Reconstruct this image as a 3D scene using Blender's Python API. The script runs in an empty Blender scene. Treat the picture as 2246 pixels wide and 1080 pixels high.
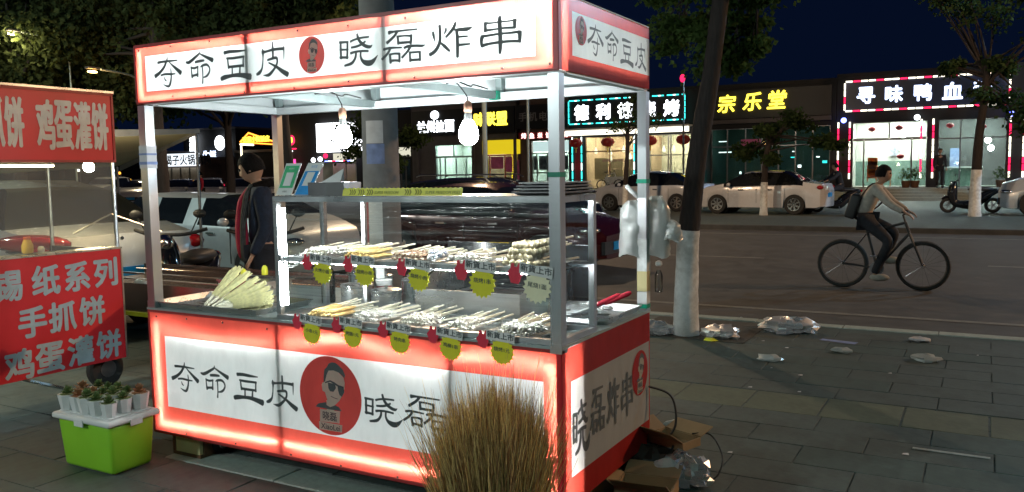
import bpy, bmesh, math, random
from math import sin, cos, pi, radians
from mathutils import Vector, Matrix, noise
random.seed(7)
S = bpy.context.scene
COL = S.collection
# ---------------------------------------------------------------- camera
cam_d = bpy.data.cameras.new('camera'); cam = bpy.data.objects.new('camera', cam_d); COL.objects.link(cam)
S.camera = cam
F_PX, CAM, YAW, PIT, ROL = 1841.6, (3.9114, -2.9558, 1.5), -.5123, .0879, -.016
_fw = Vector((sin(YAW)*cos(PIT), cos(YAW)*cos(PIT), -sin(PIT)))
_rt = Vector((cos(YAW), -sin(YAW), 0)); _up = _rt.cross(_fw)
_r2 = _rt*cos(ROL)+_up*sin(ROL); _u2 = -_rt*sin(ROL)+_up*cos(ROL)
m = Matrix((_r2, _u2, -_fw)).transposed().to_4x4(); m.translation = Vector(CAM)
cam.matrix_world = m
cam_d.sensor_width = 36; cam_d.lens = 36*F_PX/2246; cam_d.clip_start = .05; cam_d.clip_end = 600
S.render.resolution_x, S.render.resolution_y = 1024, 492
# ---------------------------------------------------------------- night sky
w = bpy.data.worlds.new('World'); S.world = w; w.use_nodes = True
nt = w.node_tree; nt.nodes.clear()
sky = nt.nodes.new('ShaderNodeTexSky'); sky.sky_type = 'NISHITA'; sky.sun_disc = False
sky.sun_elevation = radians(-4.5); sky.sun_rotation = radians(150); sky.air_density = 1.6; sky.dust_density = .3; sky.ozone_density = 5
bg = nt.nodes.new('ShaderNodeBackground'); bg.inputs[1].default_value = .12
bg2 = nt.nodes.new('ShaderNodeBackground'); bg2.inputs[0].default_value = (.10, .27, 1, 1); bg2.inputs[1].default_value = .015
ad = nt.nodes.new('ShaderNodeAddShader'); wo = nt.nodes.new('ShaderNodeOutputWorld')
nt.links.new(sky.outputs[0], bg.inputs[0]); nt.links.new(bg.outputs[0], ad.inputs[0]); nt.links.new(bg2.outputs[0], ad.inputs[1]); nt.links.new(ad.outputs[0], wo.inputs[0])
# ---------------------------------------------------------------- view and sampling
S.view_settings.view_transform = 'Standard'; S.view_settings.look = 'None'
S.view_settings.exposure = 0; S.view_settings.gamma = 1
S.render.engine = 'CYCLES'
cy = S.cycles
cy.use_denoising = True
cy.max_bounces = 8; cy.diffuse_bounces = 3; cy.glossy_bounces = 3; cy.transmission_bounces = 6; cy.transparent_max_bounces = 16
cy.sample_clamp_indirect = 3; cy.caustics_reflective = False; cy.caustics_refractive = False
cy.use_light_tree = True

# ================================================================ helpers
def P(px, py, Y):
    """point of the plane y=Y that the photograph's pixel shows"""
    d = _fw*F_PX + _r2*(px-1123) + _u2*(540-py)
    t = (Y-CAM[1])/d.y
    return Vector((CAM[0]+d.x*t, Y, CAM[2]+d.z*t))
M = {}
def _new(name): 
    m = bpy.data.materials.new(name); m.use_nodes = True; t = m.node_tree; t.nodes.clear()
    o = t.nodes.new('ShaderNodeOutputMaterial'); return m, t, o
def pbr(key, col, rough=.55, metal=0, var=.12, sc=14, bump=0, spec=.5, coat=0, stretch=None, dirt=0, rvar=.08):
    m, t, o = _new(key); N = t.nodes.new; L = t.links.new
    b = N('ShaderNodeBsdfPrincipled'); L(b.outputs[0], o.inputs[0])
    b.inputs['Roughness'].default_value = rough; b.inputs['Metallic'].default_value = metal
    b.inputs['Specular IOR Level'].default_value = spec; b.inputs['Coat Weight'].default_value = coat
    tc = N('ShaderNodeTexCoord'); mp = N('ShaderNodeMapping'); L(tc.outputs['Object'], mp.inputs[0])
    if stretch: mp.inputs['Scale'].default_value = stretch
    n = N('ShaderNodeTexNoise'); n.inputs['Scale'].default_value = sc; n.inputs['Detail'].default_value = 5; L(mp.outputs[0], n.inputs[0])
    r = N('ShaderNodeMapRange'); L(n.outputs[0], r.inputs[0]); r.inputs[1].default_value = .3; r.inputs[2].default_value = .7
    r.inputs[3].default_value = 1-var; r.inputs[4].default_value = 1+var
    mx = N('ShaderNodeMix'); mx.data_type = 'RGBA'; mx.blend_type = 'MULTIPLY'; mx.inputs[0].default_value = 1
    mx.inputs[6].default_value = (*col, 1); L(r.outputs[0], mx.inputs[7])
    last = mx.outputs[2]
    if dirt:
        n2 = N('ShaderNodeTexNoise'); n2.inputs['Scale'].default_value = sc*.23; n2.inputs['Detail'].default_value = 8; n2.inputs['Roughness'].default_value = .7; L(mp.outputs[0], n2.inputs[0])
        r2 = N('ShaderNodeMapRange'); L(n2.outputs[0], r2.inputs[0]); r2.inputs[1].default_value = .45; r2.inputs[2].default_value = .72; r2.inputs[4].default_value = dirt
        m2 = N('ShaderNodeMix'); m2.data_type = 'RGBA'; L(r2.outputs[0], m2.inputs[0]); L(last, m2.inputs[6]); m2.inputs[7].default_value = (col[0]*.35+.01, col[1]*.33+.008, col[2]*.3+.005, 1)
        last = m2.outputs[2]
    L(last, b.inputs['Base Color'])
    rr = N('ShaderNodeMapRange'); L(n.outputs[0], rr.inputs[0]); rr.inputs[3].default_value = max(0, rough-rvar); rr.inputs[4].default_value = min(1, rough+rvar); L(rr.outputs[0], b.inputs['Roughness'])
    if bump:
        bp = N('ShaderNodeBump'); bp.inputs['Strength'].default_value = min(1, bump); bp.inputs['Distance'].default_value = .01; L(n.outputs[0], bp.inputs['Height']); L(bp.outputs[0], b.inputs['Normal'])
    M[key] = m; return m
def emi(key, col, s):
    m, t, o = _new(key); e = t.nodes.new('ShaderNodeEmission'); e.inputs[0].default_value = (*col, 1); e.inputs[1].default_value = s
    t.links.new(e.outputs[0], o.inputs[0]); M[key] = m; return m
def trl(key, col, tr=.5, tcol=None, gloss=.06):
    """sheet that lets light through: plastic film, lightbox face, paper, leaf"""
    m, t, o = _new(key); N = t.nodes.new; L = t.links.new
    d = N('ShaderNodeBsdfDiffuse'); d.inputs[0].default_value = (*col, 1)
    x = N('ShaderNodeBsdfTranslucent'); x.inputs[0].default_value = (*(tcol or col), 1)
    g = N('ShaderNodeBsdfGlossy'); g.inputs[1].default_value = .25
    a = N('ShaderNodeMixShader'); a.inputs[0].default_value = tr; L(d.outputs[0], a.inputs[1]); L(x.outputs[0], a.inputs[2])
    n = N('ShaderNodeTexNoise'); n.inputs['Scale'].default_value = 7; n.inputs['Detail'].default_value = 6; n.inputs['Roughness'].default_value = .65; tc = N('ShaderNodeTexCoord'); mp = N('ShaderNodeMapping'); mp.inputs['Scale'].default_value = (1, 1, .45); L(tc.outputs['Object'], mp.inputs[0]); L(mp.outputs[0], n.inputs[0])
    r = N('ShaderNodeMapRange'); L(n.outputs[0], r.inputs[0]); r.inputs[1].default_value = .35; r.inputs[2].default_value = .65; r.inputs[3].default_value = .86; r.inputs[4].default_value = 1
    for sh, c_ in ((d, col), (x, tcol or col)):
        q = N('ShaderNodeMix'); q.data_type = 'RGBA'; q.blend_type = 'MULTIPLY'; q.inputs[0].default_value = 1; q.inputs[6].default_value = (*c_, 1); L(r.outputs[0], q.inputs[7]); L(q.outputs[2], sh.inputs[0])
    bp = N('ShaderNodeBump'); bp.inputs['Strength'].default_value = .35; bp.inputs['Distance'].default_value = .006; L(n.outputs[0], bp.inputs['Height']); L(bp.outputs[0], g.inputs['Normal'])
    b = N('ShaderNodeMixShader'); b.inputs[0].default_value = gloss; L(a.outputs[0], b.inputs[1]); L(g.outputs[0], b.inputs[2])
    L(b.outputs[0], o.inputs[0]); M[key] = m; return m
def glas(key, tint=(.92, .96, .95), gl=.08, rough=.03, streak=0, film=0):
    m, t, o = _new(key); N = t.nodes.new; L = t.links.new
    tr = N('ShaderNodeBsdfTransparent'); tr.inputs[0].default_value = (*tint, 1)
    g = N('ShaderNodeBsdfGlossy'); g.inputs[1].default_value = rough; g.inputs[0].default_value = (1, 1, 1, 1)
    fr = N('ShaderNodeFresnel'); fr.inputs[0].default_value = 1.45
    ma = N('ShaderNodeMath'); ma.operation = 'ADD'; ma.inputs[1].default_value = gl; L(fr.outputs[0], ma.inputs[0])
    x = N('ShaderNodeMixShader'); L(ma.outputs[0], x.inputs[0]); L(tr.outputs[0], x.inputs[1]); L(g.outputs[0], x.inputs[2])
    last = x.outputs[0]
    if streak:
        tc = N('ShaderNodeTexCoord'); mp = N('ShaderNodeMapping'); mp.inputs['Scale'].default_value = (1.6, 1.6, 60); L(tc.outputs['Object'], mp.inputs[0])
        n = N('ShaderNodeTexNoise'); n.inputs['Scale'].default_value = 1.5; n.inputs['Detail'].default_value = 6; L(mp.outputs[0], n.inputs[0])
        bp = N('ShaderNodeBump'); bp.inputs['Strength'].default_value = streak; bp.inputs['Distance'].default_value = .004; L(n.outputs[0], bp.inputs['Height'])
        L(bp.outputs[0], g.inputs['Normal'])
    if film:
        d = N('ShaderNodeBsdfDiffuse'); d.inputs[0].default_value = (.8, .85, .84, 1)
        y = N('ShaderNodeMixShader'); y.inputs[0].default_value = film; L(last, y.inputs[1]); L(d.outputs[0], y.inputs[2]); last = y.outputs[0]
        if streak:
            rr = N('ShaderNodeMapRange'); L(n.outputs[0], rr.inputs[0]); rr.inputs[1].default_value = .5; rr.inputs[2].default_value = .78; rr.inputs[3].default_value = film*.25; rr.inputs[4].default_value = film*5; L(rr.outputs[0], y.inputs[0])
    L(last, o.inputs[0]); M[key] = m; return m

class MB:
    def __init__(s): s.v = []; s.f = []; s.m = []
    def add(s, vs, fs, mi=0):
        n = len(s.v); s.v += [tuple(v) for v in vs]; s.f += [tuple(i+n for i in f) for f in fs]; s.m += [mi]*len(fs); return s
    def hexa(s, c, mi=0):
        return s.add(c, [(0,3,2,1),(4,5,6,7),(0,1,5,4),(1,2,6,5),(2,3,7,6),(3,0,4,7)], mi)
    def box(s, x0, x1, y0, y1, z0, z1, mi=0):
        return s.hexa([(x0,y0,z0),(x1,y0,z0),(x1,y1,z0),(x0,y1,z0),(x0,y0,z1),(x1,y0,z1),(x1,y1,z1),(x0,y1,z1)], mi)
    def obox(s, c, d, R=None, mi=0):
        R = R or Matrix.Identity(3); c = Vector(c); a, b, h = d[0]/2, d[1]/2, d[2]/2
        return s.hexa([c+R@Vector(q) for q in [(-a,-b,-h),(a,-b,-h),(a,b,-h),(-a,b,-h),(-a,-b,h),(a,-b,h),(a,b,h),(-a,b,h)]], mi)
    def tube(s, pts, r, n=8, mi=0, cap=True):
        pts = [Vector(p) for p in pts]; k = len(pts); rs = r if isinstance(r, (list, tuple)) else [r]*k
        t0 = (pts[1]-pts[0]).normalized(); u = t0.orthogonal().normalized(); vs = []
        for i, p in enumerate(pts):
            t = (pts[min(i+1,k-1)]-pts[max(i-1,0)]).normalized()
            u = (u-t*u.dot(t)); u = u.normalized() if u.length > 1e-6 else t.orthogonal().normalized(); v = t.cross(u)
            vs += [p+(u*cos(2*pi*j/n)+v*sin(2*pi*j/n))*rs[i] for j in range(n)]
        fs = [(i*n+j, i*n+(j+1)%n, (i+1)*n+(j+1)%n, (i+1)*n+j) for i in range(k-1) for j in range(n)]
        if cap: fs += [tuple(range(n-1,-1,-1)), tuple(range((k-1)*n, k*n))]
        return s.add(vs, fs, mi)
    def lathe(s, c, prof, n=20, axis=2, mi=0, cap=True):
        c = Vector(c); vs = []
        for r, h in prof:
            for j in range(n):
                a = 2*pi*j/n; q = [0,0,0]; q[axis] = h; q[(axis+1)%3] = r*cos(a); q[(axis+2)%3] = r*sin(a); vs.append(c+Vector(q))
        k = len(prof); fs = [(i*n+j, i*n+(j+1)%n, (i+1)*n+(j+1)%n, (i+1)*n+j) for i in range(k-1) for j in range(n)]
        if cap: fs += [tuple(range(n-1,-1,-1)), tuple(range((k-1)*n, k*n))]
        return s.add(vs, fs, mi)
    def ball(s, c, r, n=12, sq=(1,1,1), mi=0, R=None):
        c = Vector(c); R = R or Matrix.Identity(3); vs = []; k = n//2+1
        for i in range(k+1):
            th = pi*i/k; 
            for j in range(n): vs.append(c+R@Vector((r*sq[0]*sin(th+1e-4)*cos(2*pi*j/n), r*sq[1]*sin(th+1e-4)*sin(2*pi*j/n), r*sq[2]*cos(th))))
        return s.add(vs, [(i*n+j, i*n+(j+1)%n, (i+1)*n+(j+1)%n, (i+1)*n+j) for i in range(k) for j in range(n)], mi)
    def prism(s, pts, fn, w0, w1, mi=0):
        n = len(pts); vs = [fn(a,b,w0) for a,b in pts]+[fn(a,b,w1) for a,b in pts]
        return s.add(vs, [tuple(range(n-1,-1,-1)), tuple(range(n,2*n))]+[(i,(i+1)%n,n+(i+1)%n,n+i) for i in range(n)], mi)
    def sheet(s, pts, fn, w=0, mi=0):
        return s.add([fn(a,b,w) for a,b in pts], [tuple(range(len(pts)))], mi)
    def build(s, name, mats, parent=None, smooth=None):
        me = bpy.data.meshes.new(name); v = s.v
        if parent is not None:
            inv = WM[parent.name].inverted(); v = [inv@Vector(p) for p in s.v]
        me.from_pydata([tuple(p) for p in v], [], s.f); me.update()
        mats = mats if isinstance(mats, (list, tuple)) else [mats]
        for q in mats: me.materials.append(M[q])
        if len(mats) > 1: me.polygons.foreach_set('material_index', s.m)
        if smooth is not None:
            me.polygons.foreach_set('use_smooth', [True]*len(me.polygons)); me.set_sharp_from_angle(angle=radians(smooth))
        o = bpy.data.objects.new(name, me); COL.objects.link(o)
        if parent is not None: o.parent = parent; WM[o.name] = WM[parent.name].copy()
        else: WM[o.name] = Matrix.Identity(4)
        return o
WM = {}
def tag(o, label, cat, group=None):
    o['label'] = label; o['category'] = cat
    if group: o['group'] = group
    return o
def thing(name, label, cat, loc=(0,0,0), rz=0, group=None):
    o = bpy.data.objects.new(name, None); COL.objects.link(o); o.empty_display_size = .05
    o.location = loc; o.rotation_euler = (0,0,rz); WM[o.name] = Matrix.Translation(loc)@Matrix.Rotation(rz,4,'Z')
    return tag(o, label, cat, group)
def struct(o): o['kind'] = 'structure'; return o
def stuff(o): o['kind'] = 'stuff'; return o
def kids(o): return [c for c in ALLK.get(o.name, [])]
ALLK = {}
def index_children():
    ALLK.clear()
    for o in COL.objects:
        if o.parent: ALLK.setdefault(o.parent.name, []).append(o)
def clone(o, loc=None, rz=None, label=None, group=None, parent=None, sc=None):
    c = o.copy(); COL.objects.link(c)
    if parent is not None: c.parent = parent
    if loc is not None: c.location = loc
    if rz is not None: c.rotation_euler = (0,0,rz)
    if sc: c.scale = (sc,sc,sc)
    if label: c['label'] = label
    if group: c['group'] = group
    for k in kids(o): clone(k, parent=c)
    return c
def text_mb(mb, s, fn, h, x=0, z=0, bold=0, w=0, mi=0, sx=1, shear=0, align='C', thick=0):
    """real lettering from the built-in font, laid on a surface by fn(u, v, w)"""
    c = bpy.data.curves.new('t', 'FONT'); c.body = s; c.offset = 0; c.resolution_u = 3; c.shear = shear
    o = bpy.data.objects.new('t', c); COL.objects.link(o); bpy.context.view_layer.update()
    me = bpy.data.meshes.new_from_object(o.evaluated_get(bpy.context.evaluated_depsgraph_get()))
    if len(me.vertices):
        xs = [v.co.x for v in me.vertices]; ys = [v.co.y for v in me.vertices]
        k = h/max(.3, max(ys)-min(ys)); cx = {'C': (min(xs)+max(xs))/2, 'L': min(xs)}[align]; cyy = (min(ys)+max(ys))/2
        vs = [fn(x+(v.co.x-cx)*k*sx, z+(v.co.y-cyy)*k, w) for v in me.vertices]; fs = [tuple(p.vertices) for p in me.polygons]
        if bold:            # heavier strokes: the same outline again, shifted by part of a stroke
            for q, (dx, dz) in enumerate(((1,0),(-1,0),(0,1),(0,-1),(.7,.7),(-.7,-.7),(.7,-.7),(-.7,.7))): mb.add([fn(x+(v.co.x-cx)*k*sx+dx*bold*h*.8, z+(v.co.y-cyy)*k+dz*bold*h*.8, w+.00006*(q+1)) for v in me.vertices], fs, mi)
        mb.add(vs, fs, mi)
        if thick:
            mb.add([fn(x+(v.co.x-cx)*k*sx, z+(v.co.y-cyy)*k, w-thick) for v in me.vertices], fs, mi)
            ec = {}
            for f in fs:
                for a, b in zip(f, f[1:]+f[:1]): ec[(min(a,b),max(a,b))] = ec.get((min(a,b),max(a,b)), 0)+1
            n = len(vs)
            for (a, b), q in ec.items():
                if q == 1: mb.add([vs[a], vs[b], fn(x+(me.vertices[b].co.x-cx)*k*sx, z+(me.vertices[b].co.y-cyy)*k, w-thick), fn(x+(me.vertices[a].co.x-cx)*k*sx, z+(me.vertices[a].co.y-cyy)*k, w-thick)], [(0,1,2,3)], mi)
    bpy.data.objects.remove(o); bpy.data.curves.remove(c); bpy.data.meshes.remove(me)
def front(Y): return lambda a, b, w: (a, Y-w, b)       # w = metres towards the viewer (-y)
def side(X): return lambda a, b, w: (X+w, a, b)        # w = metres towards +x
def cr(pts, k=3):
    if len(pts) < 3: return pts
    q = [pts[0]]+list(pts)+[pts[-1]]; out = []
    for i in range(1, len(q)-2):
        for j in range(k):
            t = j/k; out.append(tuple(.5*((2*q[i][d])+(-q[i-1][d]+q[i+1][d])*t+(2*q[i-1][d]-5*q[i][d]+4*q[i+1][d]-q[i+2][d])*t*t+(-q[i-1][d]+3*q[i][d]-3*q[i+1][d]+q[i+2][d])*t**3) for d in range(len(pts[0]))))
    out.append(tuple(pts[-1])); return out
def glyph_mb(mb, ch, fn, cx, cz, h, sx=1, w=0):
    """brush-written character: one broad-nibbed stroke after another"""
    for si, st in enumerate(GLYPH[ch]):
        p = cr([(a/1000*h*sx, b/1000*h, max(6, c)/1000*h) for a, b, c in st]); n = len(p); L = []; R = []
        for i in range(n):
            a = p[max(0,i-1)]; b = p[min(n-1,i+1)]; dx, dz = b[0]-a[0], b[1]-a[1]; q = math.hypot(dx,dz) or 1; nx, nz = -dz/q, dx/q
            hw = max(p[i][2], .002)/2; L.append((p[i][0]+nx*hw, p[i][1]+nz*hw)); R.append((p[i][0]-nx*hw, p[i][1]-nz*hw))
        ww = w+si*.00004
        vs = [fn(cx+a, cz+b, ww) for a, b in L]+[fn(cx+a, cz+b, ww) for a, b in R]
        mb.add(vs, [(n+i, n+i+1, i+1, i) for i in range(n-1)])
        for e, o in ((0, 1), (n-1, n-2)):
            dx, dz = p[e][0]-p[o][0], p[e][1]-p[o][1]; q = math.hypot(dx,dz) or 1; k = p[e][2]*.22
            ex, ez = dx/q*k, dz/q*k; a, b = L[e], R[e]
            mb.add([fn(cx+a[0], cz+a[1], ww), fn(cx+a[0]*.75+b[0]*.25+ex, cz+a[1]*.75+b[1]*.25+ez, ww), fn(cx+a[0]*.25+b[0]*.75+ex, cz+a[1]*.25+b[1]*.75+ez, ww), fn(cx+b[0], cz+b[1], ww)], [(0,1,2,3)])
GLYPH={'夺':[[[-490,324,94],[-229,337,85],[124,337,71],[497,330,42]],[[7,500,34],[0,415,71],[-65,297,93],[-196,134,102],[-418,-23,118],[-654,-127,153]],[[65,324,31],[235,193,71],[431,56,119],[654,-101,173]],[[-353,-114,71],[-137,-88,76],[144,-108,76],[373,-108,39]],[[157,82,34],[170,-75,63],[157,-239,71],[111,-389,93],[33,-500,94],[-98,-493,68],[-248,-428,17]],[[-183,-186,24],[-157,-271,59],[-85,-324,39]]],
'命':[[[26,500,28],[3,418,71],[-168,324,92],[-332,241,107],[-479,188,106],[-603,206,61]],[[44,418,46],[197,347,76],[391,265,106],[603,176,155]],[[-179,176,85],[26,194,92],[226,200,71]],[[-379,53,49],[-368,-106,56],[-344,-294,76]],[[-391,24,56],[-232,-6,76],[-56,29,64]],[[-74,47,54],[-85,-118,56],[-97,-276,71]],[[-368,-247,92],[-226,-224,76],[-74,-212,92]],[[44,6,28],[138,47,78],[321,65,85],[432,-12,69],[456,-112,64],[397,-218,78],[297,-288,78],[162,-318,42]],[[126,65,56],[138,-118,54],[132,-335,49],[109,-500,69]]],
'豆':[[[-563,476,143],[-246,500,133],[135,484,114],[548,484,44]],[[-444,262,83],[-135,246,105],[198,254,95],[468,262,86]],[[-389,270,76],[-373,63,86],[-349,-111,95]],[[444,286,79],[421,103,76],[413,-103,96]],[[-373,-63,105],[-24,-63,105],[437,-56,95]],[[-167,-103,67],[-175,-349,86]],[[246,-87,76],[214,-341,95]],[[-770,-476,171],[-571,-429,186],[-254,-397,133],[87,-389,152],[413,-429,190],[770,-500,248]]],
'皮':[[[-347,315,46],[-334,226,92],[-341,61,49],[-366,-118,54],[-411,-271,76],[-519,-373,122],[-634,-411,76]],[[-366,226,122],[-207,232,76],[35,264,84],[264,271,92],[500,264,98]],[[513,322,61],[513,201,56],[506,54,42],[500,-61,15]],[[67,500,69],[67,303,84],[67,150,84],[61,22,76]],[[-162,-22,70],[16,10,84],[194,22,92],[232,-48,76],[207,-169,76],[61,-334,92],[-143,-462,107],[-360,-449,14]],[[-118,-99,49],[48,-175,70],[239,-271,98],[404,-379,138],[634,-500,168]]],
'晓':[[[-748,306,85],[-756,27,102],[-748,-260,94]],[[-453,283,85],[-469,-4,85],[-492,-275,94]],[[-802,283,94],[-422,267,77]],[[-795,43,77],[-430,19,68]],[[-802,-213,94],[-446,-236,85]],[[-35,500,85],[-12,407,102],[43,283,111],[174,151,119],[345,58,119],[500,35,102],[585,89,17]],[[-329,267,85],[-174,314,77],[97,353,77],[453,360,68]],[[306,229,68],[198,167,85],[-27,97,85],[-298,74,77]],[[-337,-112,94],[-143,-81,85],[120,-74,77],[415,-97,77]],[[-105,-97,85],[-120,-236,94],[-205,-368,102],[-337,-453,112],[-609,-500,77]],[[97,-112,77],[89,-252,85],[159,-391,119],[322,-477,188],[500,-484,188],[655,-399,119],[802,-260,17]]],
'磊':[[[-560,484,142],[-351,500,81],[125,500,65],[569,492,56]],[[-222,484,106],[-359,339,97],[-649,161,106]],[[-206,347,89],[-181,89,106]],[[-238,331,71],[77,331,62],[351,298,81]],[[335,331,106],[327,194,97],[302,56,97]],[[-190,121,89],[327,113,89]],[[-786,-40,89],[-544,-8,81],[-52,-32,56]],[[-520,-40,89],[-633,-185,89],[-867,-347,89]],[[-536,-210,89],[-512,-492,98]],[[-552,-218,71],[-335,-202,71],[-133,-226,89]],[[-149,-210,89],[-157,-484,89]],[[-536,-427,98],[-335,-419,80],[-125,-452,89]],[[44,-56,81],[214,-16,98],[536,-24,89],[746,-48,89],[867,-24,32]],[[278,-56,106],[165,-185,89],[-52,-355,89]],[[262,-194,81],[278,-500,98]],[[254,-218,71],[633,-226,73]],[[657,-218,97],[657,-500,89]],[[262,-460,89],[665,-468,81]]],
'炸':[[[-623,297,72],[-601,188,94],[-558,0,24]],[[-384,464,101],[-370,210,101],[-384,7,112],[-457,-152,120],[-587,-283,116],[-754,-355,120]],[[-362,-43,58],[-217,-159,109],[-51,-304,72]],[[-167,362,72],[-174,283,87],[-254,174,16]],[[174,500,87],[123,377,112],[14,254,104],[-174,101,72]],[[123,283,58],[333,275,112],[587,268,116],[754,319,22]],[[210,275,116],[225,7,116],[225,-290,116],[217,-500,96]],[[261,72,72],[580,65,51]],[[254,-159,87],[652,-159,58]]],
'串':[[[-14,500,113],[-21,294,135],[-7,11,135],[-7,-273,135],[-28,-500,89]],[[-475,365,128],[-475,252,106],[-475,124,113]],[[-475,351,85],[-270,337,50],[-14,344,50],[312,337,50],[461,351,85]],[[461,358,128],[447,245,113],[454,131,77]],[[-475,152,85],[-184,160,57],[142,167,64],[468,145,71]],[[-574,4,128],[-610,-103,121],[-603,-280,71]],[[-610,4,85],[-355,11,71],[-21,25,64],[305,18,64],[596,25,85]],[[603,25,142],[603,-103,121],[603,-259,77]],[[-596,-252,113],[-362,-216,78],[-28,-202,85],[305,-202,78],[610,-230,85]]],
}
LOGO={'face':[[-63,321],[-8,318],[74,331],[153,310],[232,249],[245,189],[237,112],[195,22],[150,-46],[82,-107],[40,-128],[-26,-88],[-53,-38],[-77,36],[-119,51],[-129,125],[-113,157],[-92,162],[-90,236]],
'hair':[[-95,162],[-90,236],[-77,323],[-34,360],[-5,405],[50,429],[106,426],[158,400],[222,355],[259,284],[245,247],[206,278],[153,310],[74,328],[-8,318],[-40,263],[-71,175]],
'collar':[[-245,-165],[-195,-120],[-69,-88],[-58,-125],[-3,-144],[82,-112],[135,-123],[187,-173],[-32,-175]],
'lens1':[[-24,165],[92,160],[103,109],[61,57],[5,59],[-18,94]],
'lens2':[[132,133],[227,133],[235,70],[195,7],[156,30],[137,80]],
'brow':[[-71,168],[13,199],[79,181],[145,152],[227,139],[227,123],[145,125],[79,154],[13,178],[-71,152]],
'mouth':[[16,1],[84,-17],[127,-22],[127,-30],[82,-25],[13,-7]],
'plate1':[[-172,-186],[158,-178],[140,-334],[-177,-347]],
'plate2':[[-193,-347],[185,-350],[174,-442],[-190,-450]],
}
# ================================================================ materials
pbr('asphalt', (.058,.056,.053), .72, var=.35, sc=5, bump=.3, dirt=.65, rvar=.15)
pbr('paver', (.072,.094,.088), .6, var=.2, sc=18, bump=.3, dirt=.85, rvar=.12)
pbr('paver_dark', (.058,.086,.080), .62, var=.22, sc=16, bump=.25, dirt=.5, rvar=.12)
pbr('paver_yellow', (.098,.118,.082), .65, var=.2, sc=16, bump=.25, dirt=.6)
pbr('granite', (.32,.37,.34), .55, var=.15, sc=30, bump=.15, dirt=.3)
pbr('soil', (.05,.045,.035), .95, var=.3, sc=20, bump=.8)
pbr('road_paint', (.17,.17,.155), .7, var=.2, sc=20, dirt=.6)
pbr('aluminium', (.60,.63,.66), .30, 1.0, var=.08, sc=8, stretch=(1,1,.1), rvar=.1)
pbr('steel', (.6,.62,.62), .28, .9, var=.1, sc=8, stretch=(.2,1,1), rvar=.12)
pbr('steel_dark', (.2,.2,.21), .35, .8, var=.15, sc=8)
pbr('bronze_steel', (.42,.33,.30), .22, .9, var=.2, sc=5, stretch=(.1,1,1), rvar=.1)
pbr('galv', (.35,.42,.42), .45, .6, var=.1, sc=12)
pbr('white_sheet', (.78,.84,.85), .5, var=.04, sc=5)
pbr('ink', (.075,.09,.095), .5, var=.05)
pbr('red_paint', (.62,.018,.03), .4, var=.1, sc=4)
pbr('letter_cream', (.66,.60,.54), .6)
pbr('qr_pale', (.35,.45,.50), .6)
pbr('dark_red_trim', (.35,.03,.03), .45, var=.1)
pbr('black', (.02,.02,.022), .55, var=.2)
pbr('rubber', (.02,.02,.02), .8, var=.2)
pbr('gloss_black', (.012,.012,.014), .12, coat=.5)
pbr('white', (.75,.76,.76), .5, var=.05)
pbr('white_plastic', (.72,.74,.74), .35, var=.05)
pbr('lime', (.27,.62,.03), .38, var=.06, sc=5)
pbr('terracotta', (.6,.58,.56), .5, var=.1)
pbr('succulent', (.10,.16,.05), .55, var=.4, sc=30)
pbr('succulent_red', (.26,.13,.06), .55, var=.4, sc=30)
pbr('wood', (.42,.29,.15), .7, var=.25, sc=6, stretch=(1,1,8))
pbr('bamboo', (.88,.84,.66), .55, var=.15, sc=20)
pbr('card', (.33,.23,.13), .8, var=.15, sc=8)
pbr('card_yellow', (.55,.48,.25), .8, var=.1)
pbr('tofu', (.72,.68,.36), .6, var=.18, sc=40, bump=.5)
pbr('meat_white', (.88,.86,.78), .5, var=.2, sc=60, bump=.6)
pbr('sausage', (.82,.58,.22), .4, var=.3, sc=50, bump=.3)
pbr('fishball', (.78,.66,.42), .5, var=.12, sc=40)
pbr('meat_brown', (.5,.33,.22), .5, var=.3, sc=60, bump=.5)
pbr('tag_yellow', (.82,.78,.03), .5, var=.05)
pbr('tag_overexposed', (.9,.88,.62), .5, var=.05)  # overexposure of a yellow tag, put into its colour
pbr('tag_red', (.75,.03,.07), .5, var=.05)
pbr('tape_yellow', (.82,.80,.05), .45, var=.06)
pbr('print_olive', (.25,.24,.02), .6)
pbr('qr_green', (.05,.45,.2), .35)
pbr('qr_blue', (.0,.28,.72), .35)
pbr('navy', (.012,.022,.045), .85, var=.3, sc=30, bump=.4)
pbr('vest', (.06,.06,.055), .85, var=.3, sc=30)
pbr('shirt_red', (.45,.02,.06), .8, var=.2)
pbr('skin', (.42,.25,.17), .5, var=.08, sc=30)
pbr('hair', (.008,.007,.007), .8, var=.4, sc=60, bump=.9, spec=.15)
pbr('cream_cloth', (.42,.39,.35), .85, var=.15, sc=20, bump=.3)
pbr('dark_cloth', (.018,.02,.028), .85, var=.3, sc=20)
pbr('car_white', (.60,.62,.66), .25, .0, var=.03, coat=.7)
pbr('car_silver', (.50,.54,.58), .35, .2, var=.03, coat=.6)
pbr('car_black', (.012,.013,.018), .15, .3, var=.05, coat=.9)
pbr('car_red', (.06,.006,.009), .2, .3, var=.05, coat=.9)
pbr('car_glass', (.012,.014,.016), .06, 0, var=.1, coat=.5)
pbr('tail_red', (.35,.01,.015), .12, coat=1)
pbr('chrome', (.7,.7,.7), .12, 1)
pbr('bark', (.024,.019,.018), .9, var=.4, sc=18, bump=1, stretch=(3,3,.5))
pbr('limewash', (.68,.71,.71), .85, var=.15, sc=14, bump=.9, dirt=.85)
pbr('concrete', (.22,.22,.23), .85, var=.12, sc=8, bump=.3, dirt=.3)
pbr('wall_dark', (.010,.011,.013), .8, var=.2, sc=2, dirt=.4)
pbr('wall_grey', (.10,.095,.10), .8, var=.15, sc=2, dirt=.4)
pbr('wall_white', (.62,.62,.58), .7, var=.05, sc=2)
pbr('wall_green', (.12,.2,.17), .7, var=.1, sc=2)
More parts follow.
